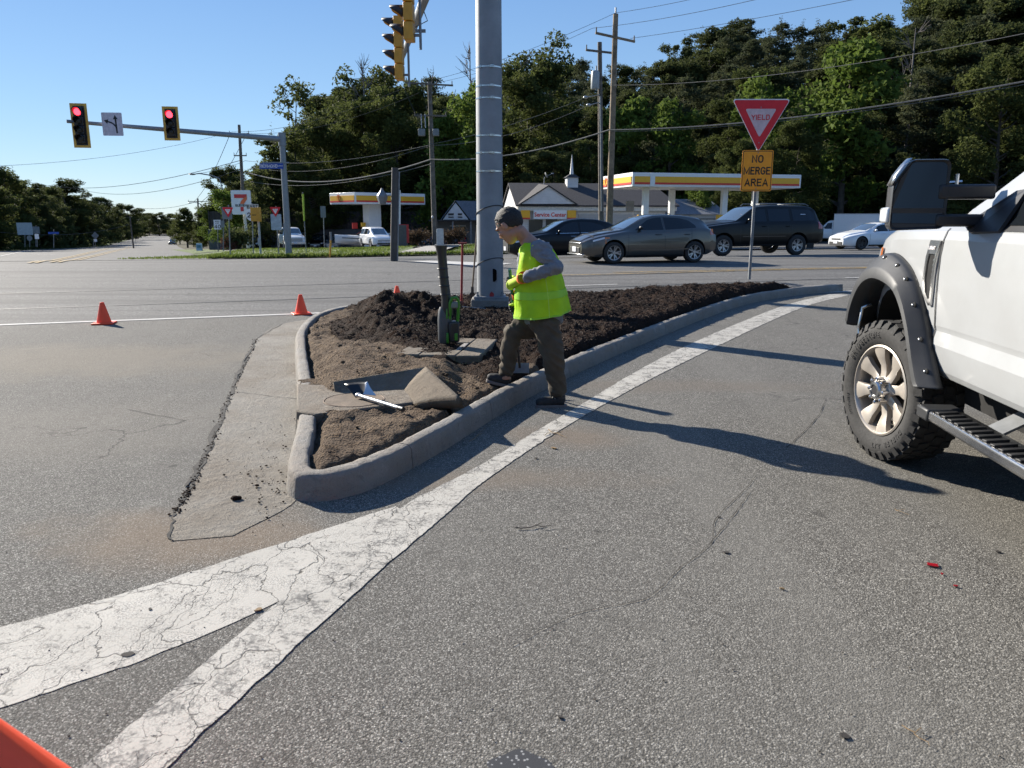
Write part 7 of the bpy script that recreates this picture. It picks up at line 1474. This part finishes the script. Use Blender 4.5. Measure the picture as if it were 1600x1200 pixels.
fr = flare(-1); flare(1); flare(-1, 5.0, 'rear_flare')
for i in (16, 19, 22, 26, 30, 34):
    p = fr[i][5] * .7 + fr[i][6] * .3; q = fr[i][4]; d = (q - p).normalized(); mb = MB(); mb.ell(tuple(p + Vector((0, -.004, 0))), (.022, .008, .016), 12, 8); mb.build('bolt_pocket', M_rimd, t_t); mb = MB(); mb.cyl(tuple(p + Vector((0, .002, 0))), tuple(p + Vector((0, -.014, 0))), .008, n=8); mb.ell(tuple(p + Vector((0, -.014, 0))), (.009, .005, .009), 8, 6); mb.build('bolt', M_chrome, t_t)
# wheel well liner, underside
mb = MB(); mb.box((3.2, 0, .52), (4.4, 1.5, .16)); mb.box((.97, 0, .45), (.14, 1.15, .14)); mb.box((5.0, 0, .43), (.16, 1.3, .16)); mb.box((.32, -.66, .74), (.05, .56, .5)); mb.box((.32, .66, .74), (.05, .56, .5)); mb.box((.9, 0, .78), (1.2, 1.2, .3)); mb.build('chassis', M_rimd, t_t)
mb = MB(); mb.tube([(1.6, -.55, .42), (3.6, -.5, .40)], .05, 10); mb.build('exhaust', M_galvd, t_t)
# wheels
def big_wheel(loc, rz, side=-1, lettering=True):
    wh = empty('wheel', loc, rz); wh.parent = t_t; Q = Matrix.Rotation(R(90) * (1 if side < 0 else -1), 4, 'X'); r = .425; ro = .272
    mb = MB(); mb.lathe([(ro, -.012), (ro + .02, .004), (r * .80, .022), (r * .90, .016), (r * .955, -.004), (r * .975, -.03), (r * .978, -.24), (r * .955, -.265), (r * .80, -.285), (ro, -.26)], 60, Q, True); mb.build('tyre', M_tyre, wh, 50)
    mb = MB(); nb_ = 34
    for kk in range(nb_):
        for row, (zz, dz, ww, da) in enumerate(((-.028, .05, .060, 0), (-.095, .055, .046, .5), (-.160, .055, .046, .1), (-.228, .05, .060, .5))):
            a = 2 * math.pi * (kk + da) / nb_; Mx = Q @ Matrix.Rotation(a, 4, 'Z') @ Matrix.Translation((r * .975 - .002, 0, zz)) @ Matrix.Rotation((.25 if row % 2 else -.25), 4, 'X'); mb.box((0, 0, 0), (.022, ww, dz), M=Mx, taper=None)
        a = 2 * math.pi * kk / nb_; mb.box((0, 0, 0), (.05 if kk % 2 else .034, .040, .012), M=Q @ Matrix.Rotation(a, 4, 'Z') @ Matrix.Translation((r * .93, 0, .0085)) @ Matrix.Rotation(R(22), 4, 'Y'))
    mb.build('tread_blocks', M_tyre, wh, 30)
    mb = MB(); mb.lathe([(ro + .004, .0), (ro - .006, .004), (ro - .014, -.004), (ro - .020, -.03), (ro - .03, -.10), (ro - .03, -.2)], 60, Q, caps=False)
    for kk in range(8):
        Ms = Q @ Matrix.Rotation(2 * math.pi * kk / 8 + .2, 4, 'Z'); top = [(.060, .030, -.020), (.110, .027, -.030), (.150, .027, -.030), (.190, .036, -.016), (.225, .048, -.008), (.268, .056, -.004)]
        rows = [[(x, -w_, z - .035), (x, -w_, z - .004), (x, -w_ * .6, z), (x, w_ * .6, z), (x, w_, z - .004), (x, w_, z - .035)] for x, w_, z in top]; mb.grid(rows, M=Ms)
    mb.lathe([(.085, -.05), (.085, -.024), (.078, -.018), (.0, -.018)], 32, Q); mb.build('rim', M_bronze, wh, 35)
    mb = MB(); mb.lathe([(.058, -.02), (.058, .022), (.050, .032), (.036, .034), (.034, .026), (0, .026)], 32, Q); mb.build('centre_cap', M_chrome, wh, 40); mb = MB(); mb.lathe([(.030, .024), (.030, .0285), (0, .0285)], 24, Q); mb.build('cap_badge', M_black, wh)
    for kk in range(8): mb = MB(); a = 2 * math.pi * kk / 8; mb.tube([Q @ Vector((math.cos(a) * .072, math.sin(a) * .072, -.02)), Q @ Vector((math.cos(a) * .072, math.sin(a) * .072, .022)), Q @ Vector((math.cos(a) * .072, math.sin(a) * .072, .028))], [.0115, .0115, .006], 8); mb.build('lug_nut', M_chrome, wh, 40)
    mb = MB(); mb.lathe([(.19, -.11), (.19, -.095), (.06, -.095)], 40, Q); mb.build('brake_disc', mat('brake steel', (.22, .21, .20), .4, .9), wh); mb = MB(); mb.lathe([(ro - .03, -.20), (.02, -.21)], 30, Q); mb.box((-.12, .0, -.08), (.10, .16, .07), M=Q); mb.build('hub_back', M_rimd, wh)
    if lettering:
        mb = MB(); 
        for word, a0, sz, rr_ in (('BRIDGESTONE', 152, .042, .336), ('DUELER A/T', -34, .042, .336), ('LT275/65R18', 218, .016, .325)):
            step = sz * .80 / rr_; 
            for i, ch in enumerate(word):
                if ch == ' ': continue
                kx = (ch, sz)
                if kx not in _txt:
                    cu = bpy.data.curves.new('ch', 'FONT'); cu.body = ch; cu.size = sz; cu.extrude = .0012; cu.align_x = 'CENTER'; cu.align_y = 'CENTER'; cu.resolution_u = 2; o = bpy.data.objects.new('tmp', cu); C.objects.link(o); _txt[kx] = evaluated(o)
                me = _txt[kx]; a = R(a0) - step * i; Mc = Q @ Matrix.Rotation(a - R(90), 4, 'Z') @ Matrix.Translation((0, rr_, .0225)); mb.add([v.co for v in me.vertices], [tuple(p.vertices) for p in me.polygons], Mc)
        mb.build('sidewall_lettering', mat('raised rubber letters', (.045, .043, .042), .6), wh, None)
    return wh
wc = Vector((2.225, 4.545, .425)); wl = Matrix.Rotation(-R(-96.4), 3, 'Z') @ (wc - org)
big_wheel(wl + Vector((0, 0.0, 0)), R(12.2)); big_wheel((.97, .98, .425), R(12), 1, False); big_wheel((5.0, -1.0, .425), 0); big_wheel((5.0, 1.0, .425), 0, 1, False)
# fender vent
def sidepoly(name, pts, m, off_, th=.006, inner=None):
    mb = MB(); P = [(FO - u, -(k.sy(FO - u, z) + off_), z) for u, z in pts]
    if inner:
        I = [(FO - u, -(k.sy(FO - u, z) + off_), z) for u, z in inner]; n = len(P); mb.add(P + I, [(i, (i + 1) % n, n + (i + 1) % n, n + i) for i in range(n)])
    else: mb.add(P, [tuple(range(len(P)))])
    o = mb.build(name, m, t_t, None); s_ = o.modifiers.new('s', 'SOLIDIFY'); s_.thickness = th; s_.offset = 0; return o
vo = [(-.345, 1.33), (-.468, 1.33), (-.452, 1.20), (-.445, 1.08), (-.44, .99), (-.41, .985), (-.345, 1.03), (-.315, 1.12), (-.325, 1.24)]
ctr = (-.385, 1.16); vi = [(ctr[0] + (u - ctr[0]) * .66, ctr[1] + (z - ctr[1]) * (.80 if z < 1.2 else .58)) for u, z in vo]
sidepoly('vent_surround', vo, M_chrome, .008, .012, vi); sidepoly('vent_mesh', vi, M_rimd, .003)
mb = MB()
for i in range(9): z = 1.02 + i * .026; x = FO + .425; mb.box((x, -(k.sy(x, z) + .006), z), (.02, .01, .012))
mb.build('vent_rungs', M_chrome, t_t, bevel=.002)
text('LARIAT', .026, M_signw, t_t, Matrix.Translation((FO + .395, -(k.sy(FO + .395, 1.29) + .0165), 1.29)) @ FACE, bold=.0006)
# mirror on arms
Um = -.72
mp = rpoly([(.366, 1.385), (.366, 1.60), (.285, 1.722), (.108, 1.722), (.108, 1.395)], .035, 6)
mb = MB(); rows = []
for du, sc_ in ((-.035, .985), (-.028, 1.0), (.03, .985), (.075, .90), (.10, .70), (.108, .3)):
    rows.append([tuple(Lx(Um + du, .235 + (w_ - .235) * sc_, 1.555 + (z - 1.555) * sc_)) for w_, z in mp] + [tuple(Lx(Um + du, .235 + (mp[0][0] - .235) * sc_, 1.555 + (mp[0][1] - 1.555) * sc_))])
mb.grid(rows); mb.f.append(tuple(len(mb.v) - 1 - i for i in range(len(mp)))); mb.m.append(0); mb.build('mirror_housing', mat('dark mirror shell', (.055, .055, .058), .35, coat=.4), t_t, 50)
mb = MB(); inn = [(.235 + (w_ - .235) * .90, 1.555 + (z - 1.555) * .92) for w_, z in mp]; n = len(mp); A_ = [tuple(Lx(Um - .036, .235 + (w_ - .235) * .985, 1.555 + (z - 1.555) * .985)) for w_, z in mp]; B_ = [tuple(Lx(Um - .022, w_, z)) for w_, z in inn]; mb.add(A_ + B_, [(i, (i + 1) % n, n + (i + 1) % n, n + i) for i in range(n)]); mb.build('mirror_rim', M_black, t_t, 40)
M_mir = NT('mirror glass').set(Base_Color=(.20, .21, .22), Metallic=1.0, Roughness=.015)
up_ = [p for p in inn if p[1] > 1.485]; lo_ = [p for p in inn if p[1] <= 1.485]
def pane(name, pts, y): mb = MB(); mb.add([tuple(Lx(Um - y, w_, z)) for w_, z in pts], [tuple(range(len(pts)))]); mb.build(name, M_mir, t_t, None)
def hull_cut(pts, z0, keep_up):
    out = []; n = len(pts)
    for i in range(n):
        a, b = pts[i], pts[(i + 1) % n]
        if (a[1] > z0) == keep_up: out.append(a)
        if (a[1] > z0) != (b[1] > z0): f_ = (z0 - a[1]) / (b[1] - a[1]); out.append((a[0] + (b[0] - a[0]) * f_, z0))
    return out
pane('mirror_glass', hull_cut(inn, 1.492, True), .024); pane('spotter_glass', hull_cut(inn, 1.470, False), .024); mb = MB(); mb.box(tuple(Lx(Um - .026, .235, 1.481)), (.012, .25, .024)); mb.build('glass_divider', M_black, t_t)
mb = MB(); mb.box(tuple(Lx(Um + .03, .366, 1.46)), (.10, .026, .075)); mb.build('mirror_lamp', M_lampc, t_t, bevel=.012)
mb = MB(); mb.grid([[tuple(Lx(Um + du, w_, z)) for du in (-.034, .03)] for w_, z in ((.3705, 1.60), (.350, 1.648), (.318, 1.695), (.290, 1.726))]); o = mb.build('mirror_chrome', M_chrome, t_t, 60); s_ = o.modifiers.new('s', 'SOLIDIFY'); s_.thickness = .004
for z0, z1 in ((1.535, 1.605), (1.405, 1.465)): mb = MB(); mb.box(tuple(Lx(Um + .01, .02, (z0 + z1) / 2)), (.09, .26, z1 - z0)); mb.build('mirror_arm', M_black, t_t, bevel=.012)
sidepoly('mirror_sail', [(-.66, 1.40), (-.68, 1.455), (-.93, 1.565), (-1.02, 1.57), (-1.02, 1.385), (-.76, 1.375)], M_black, .012, .016)
mb = MB(); mb.tube([tuple(Lx(Um + .02, .09, 1.615)), tuple(Lx(Um + .02, .03, 1.62))], .006, 6); mb.tube([tuple(Lx(Um + .02, .055, 1.60)), tuple(Lx(Um + .02, .055, 1.655))], .010, 8); mb.build('arm_bracket', M_chrome, t_t)
# side step
mb = MB(); mb.box((3.15, -HWd + .015, .452), (2.95, .17, .055)); mb.build('side_step', M_chrome, t_t, bevel=.014, seg=3)
mb = MB(); mb.box((FO + .66, -HWd + .015, .452), (.14, .185, .066)); mb.build('step_end_cap', M_flare, t_t, bevel=.012)
mb = MB()
for i in range(44): mb.box((FO + .79 + i * .070, -HWd - .005, .484), (.030, .115, .012), Matrix.Rotation(R(14), 3, 'Z'))
mb.build('step_treads', M_trim, t_t, bevel=.003)
for x in (FO + 1.05, FO + 2.6): mb = MB(); mb.box((x, -HWd + .16, .50), (.14, .2, .012), Matrix.Rotation(R(30), 3, 'X')); mb.box((x, -HWd + .26, .55), (.14, .03, .12)); mb.build('step_bracket', M_galvd, t_t)

# ---------------------------------------------------------------- tools on the island
M_green = mat('tool green', (.05, .22, .02), .45, var=.06)
bb = at(702, 541, 7.28); t = empty('leaf_blower', (bb.x, bb.y, bb.z), R(20), 'green and black cordless leaf blower standing nozzle-up on the pull box', 'leaf blower')
zt_b = at(690, 383, 7.3).z - bb.z; zs = at(700, 468, 7.3).z - bb.z
mb = MB(); mb.tube([(-.01, 0, .30), (-.015, 0, zs * .8), (-.02, 0, zs), (-.04, 0, zs + .20), (-.055, 0, zt_b - .10), (-.06, 0, zt_b - .03), (-.06, 0, zt_b)], [.052, .056, .046, .043, .043, .052, .058], 20); mb.build('blower_tube', mat('black tube', (.02, .02, .021), .4), t, 50)
mb = MB(); mb.lathe([(.0, .03), (.055, .03), (.066, .06), (.068, .26), (.060, .34), (.045, .38)], 20, Matrix.Translation((-.035, .02, 0)), caps=False); mb.build('fan_housing', mat('dark blower body', (.07, .075, .08), .5), t, 40, bevel=.004)
mb = MB(); mb.box((.035, -.02, .145), (.10, .13, .20)); mb.build('battery', M_black, t, bevel=.02, seg=3); mb = MB(); mb.box((.045, -.086, .10), (.03, .012, .07)); mb.build('battery_clip', M_green, t, bevel=.005)
mb = MB(); mb.box((-.03, -.045, .09), (.022, .05, .10)); mb.box((-.03, -.045, .32), (.018, .02, .10)); mb.build('green_shell', M_green, t, bevel=.012)
mb = MB(); mb.tube([(.0, -.03, .27), (.0, -.06, .42), (.015, -.075, .47), (.055, -.075, .475), (.080, -.06, .44), (.082, -.04, .30), (.075, -.03, .24)], .016, 10); mb.build('handle', M_green, t, 60); mb = MB(); mb.box((.038, -.05, .40), (.075, .05, .06)); mb.build('control_panel', mat('blower panel', (.16, .18, .18), .5), t, bevel=.012)
for z in (.5, .58, .66, .74): mb = MB(); mb.lathe([(.049, -.006), (.052, 0), (.049, .006)], 20, Matrix.Translation((-.03 - (z - .5) * .09, 0, z)), caps=False); mb.build('tube_ring', M_black, t)
# shovel lying on the inlet slab
t = empty('shovel', (-1.17, 5.62, .16), 0, 'shovel with a flat dark blade and a silver handle lying on the inlet slab', 'shovel')
ro = Vector((-1.17, 5.62, .16)); a_, b_ = at(561, 618, 5.42), at(622, 637, 5.08); M_ali = mat('brushed aluminium', (.55, .56, .57), .4, .85, var=.05)
mb = MB(); mb.tube([tuple(a_ - ro), tuple(b_ - ro)], .0135, 12); mb.build('shaft', M_ali, t); mb = MB(); mb.tube([tuple(b_ - ro), tuple(b_ + (b_ - a_).normalized() * .06 - ro)], [.015, .018], 12); mb.build('end_grip', M_black, t)
q = [at(538, 600, 5.52), at(576, 597, 5.50), at(574, 616, 5.42), at(556, 622, 5.42)]; rows = []
for i in range(7):
    u = i / 6; rows.append([tuple(q[0].lerp(q[1], v).lerp(q[3].lerp(q[2], v), u) + Vector((0, .02 * math.sin(v * 3.1), 0)) - ro) for v in [j / 6 for j in range(7)]])
mb = MB(); mb.grid(rows); o = mb.build('blade', mat('dark steel blade', (.020, .022, .026), .4, .5), t, 60); s_ = o.modifiers.new('s', 'SOLIDIFY'); s_.thickness = .004
mb = MB(); P_ = [tuple(x - ro) for x in cat([at(574, 596, 5.49), at(579, 606, 5.45), at(588, 618, 5.41)], 4)]; Q_ = [tuple(x - ro) for x in cat([at(570, 598, 5.49), at(570, 609, 5.44), at(567, 616, 5.41)], 4)]; mb.grid([[a, b] for a, b in zip(P_, Q_)]); o = mb.build('side_plate', M_ali, t, None); s_ = o.modifiers.new('s', 'SOLIDIFY'); s_.thickness = .004
mb = MB(); mb.ell(tuple(a_ - ro + Vector((-.005, .01, 0))), (.026, .024, .018), 10, 8); mb.build('socket', M_ali, t)
# rake, red tool, metal bow rake against the pole
rb = at(737, 474, 11.15); rt = at(748.5, 320, 11.0); t = empty('leaf_rake', rb, 0, 'black wire leaf rake leaning on the big pole, tines down', 'rake')
def rp(px, py, Y=11.15): return at(px, py, Y) - rb
mb = MB(); mb.tube([tuple(rp(738, 452)), tuple(rt - rb)], [.013, .011], 8); mb.build('handle', mat('worn wood handle', (.16, .12, .085), .7), t)
mb = MB()
for i in range(15): x = 722 + i * 2.05; mb.tube([tuple(rp(738 + (x - 736) * .08, 455)), tuple(rp(738 + (x - 738) * .55, 468)), tuple(rp(x + 1, 488)), tuple(rp(x + 1, 491, 11.05))], .0028, 4)
for py, k_ in ((470, .62), (479, .85)): mb.tube([tuple(rp(738 - 14 * k_, py)), tuple(rp(738 + 14 * k_, py))], .0035, 4)
mb.build('tines', M_black, t); mb = MB(); mb.tube([tuple(rp(738, 448)), tuple(rp(738, 458))], .022, 8); mb.build('ferrule', M_black, t)
rb = at(721, 476, 10.9); t = empty('red_tool', rb, 0, 'red-handled digging tool standing upright in the mulch left of the big pole', 'garden tool')
mb = MB(); mb.tube([(0, 0, .02), tuple(at(722.5, 380, 10.9) - rb)], .0165, 10); mb.build('handle', mat('dark red handle', (.32, .018, .018), .5), t); mb = MB(); mb.box((0, 0, .02), (.06, .05, .07)); mb.box((0, -.01, -.06), (.13, .02, .14)); mb.build('head', mat('rusty red head', (.22, .07, .05), .7), t, bevel=.008); mb = MB(); mb.tube([tuple(at(716, 380, 10.9) - rb), tuple(at(729, 380, 10.9) - rb)], .014, 8); mb.build('cross_grip', mat('red grip', (.30, .05, .03), .6), t)
rb = at(735, 483, 10.6); t = empty('bow_rake', rb, 0, 'grey steel garden rake lying beside the foot of the big pole', 'rake'); mb = MB(); mb.tube([tuple(at(702, 478, 10.6) - rb), tuple(at(768, 483, 10.65) - rb)], .010, 8)
for i in range(12): a_ = at(704 + i * 5.4, 478.5 + i * .35, 10.6) - rb; mb.tube([tuple(a_), tuple(a_ + Vector((0, -.01, -.08)))], .004, 4)
mb.build('rake_head', M_galvd, t); mb = MB(); mb.tube([tuple(at(768, 483, 10.65) - rb), tuple(at(745, 482, 11.6) - rb)], .012, 8); mb.build('handle', M_galvd, t)
# ---------------------------------------------------------------- litter on the road
def chip(name, px, py, r_, m, label, cat_, seed, th=.004):
    rn = random.Random(seed); p = atz(px, py, .004); pts = [(math.cos(a) * r_ * rn.uniform(.5, 1.1), math.sin(a) * r_ * rn.uniform(.4, .8)) for a in [i * math.pi / 4 for i in range(8)]]; mb = MB(); mb.prism(pts, th, None); return tag(mb.build(name, m, None, None, loc=p, rot=(R(rn.uniform(2, 7)), 0, rn.uniform(0, 3))), label, cat_)
M_rp = NT('red lens plastic').set(Base_Color=(.35, .01, .02), Roughness=.15, Coat_Weight=1.0)
chip('lens_fragment', 1457, 883, .034, M_rp, 'largest dark red plastic fragment on the asphalt at the right', 'plastic shard', 1); chip('lens_fragment', 1472, 897, .008, M_rp, 'tiny red fragment next to the largest red shard', 'plastic shard', 2); chip('lens_fragment', 1493, 916, .012, M_rp, 'small red fragment, lowest of the red shards', 'plastic shard', 3)
M_dl = mat('dry leaf', (.22, .14, .06), .8); M_dk = mat('dark debris', (.03, .026, .022), .9)
chip('dry_leaf', 865, 700, .026, M_dl, 'dry tan leaf on the asphalt below the worker', 'leaf', 4); chip('dry_leaf', 404, 953, .016, M_dl, 'small brown leaf on the cracked white paint', 'leaf', 5); chip('dry_leaf', 1222, 920, .010, M_dl, 'pale crumb of leaf in the middle of the asphalt', 'leaf', 15)
for i, (px, py, r_, lb) in enumerate([(838, 716, .014, 'dark scrap beside the dry tan leaf'), (1124, 808, .012, 'dark pebble near the crack in the road'), (200, 1022, .022, 'dark clod on the cracked white paint'), (235, 952, .012, 'dark speck at the upper edge of the white paint'), (1135, 863, .018, 'flat dark spot of gum on the asphalt'), (1320, 1150, .020, 'flat dark gum spot near the bottom edge'), (1560, 862, .014, 'dark gum spot near the right edge'), (875, 1120, .01, 'small dark stone near the bottom centre')]): chip('debris', px, py, r_, M_dk, lb, 'debris', 20 + i, .002)
def twig(px0, py0, px1, py1, r_, label, m=None, seed=0):
    rn = random.Random(seed); a, b = atz(px0, py0, .008), atz(px1, py1, .008); mb = MB(); P = [a.lerp(b, i / 6) - a + Vector((rn.gauss(0, .006), rn.gauss(0, .006), rn.uniform(0, .006))) for i in range(7)]; mb.tube([tuple(p) for p in P], [r_ * (1 - .1 * i) for i in range(7)], 5); mb.tube([tuple(P[2]), tuple(P[3] + Vector((.03, .02, .005)))], r_ * .6, 4); tag(mb.build('twig', m or M_twig, None, 60, loc=a), label, 'twig')
twig(855, 672, 885, 684, .003, 'brown twig on the white line below the worker', M_dl, 1); twig(848, 680, 872, 672, .002, 'thin twig crossing the brown twig', M_dl, 2); twig(805, 825, 868, 823, .003, 'dark straight twig in the middle of the slip road', M_bark, 3); twig(1410, 1135, 1450, 1165, .0016, 'pale straw near the bottom right', M_dl, 4); twig(735, 690, 760, 668, .002, 'pale straw by the kerb shadow', M_dl, 5); twig(1395, 795, 1420, 805, .0015, 'pale straw on the asphalt below the truck', M_dl, 6); twig(655, 683, 685, 672, .0025, 'pale root fragment on the bare soil', M_dl, 7)
# stones and soil specks scattered widely: too many to count
mb = MB(); rn = random.Random(9)
for _ in range(260):
    px, py = rn.uniform(0, 1600), rn.uniform(560, 1190); p = atz(px, py, .003); s = rn.uniform(.0015, .0045); mb.ell((p.x, p.y, .004), (s, s * .8, s * .6), 5, 4)
tag(mb.build('grit', mat('grit', (.12, .10, .08), .9, var=.5, scale=3), None, 30), kind='stuff')
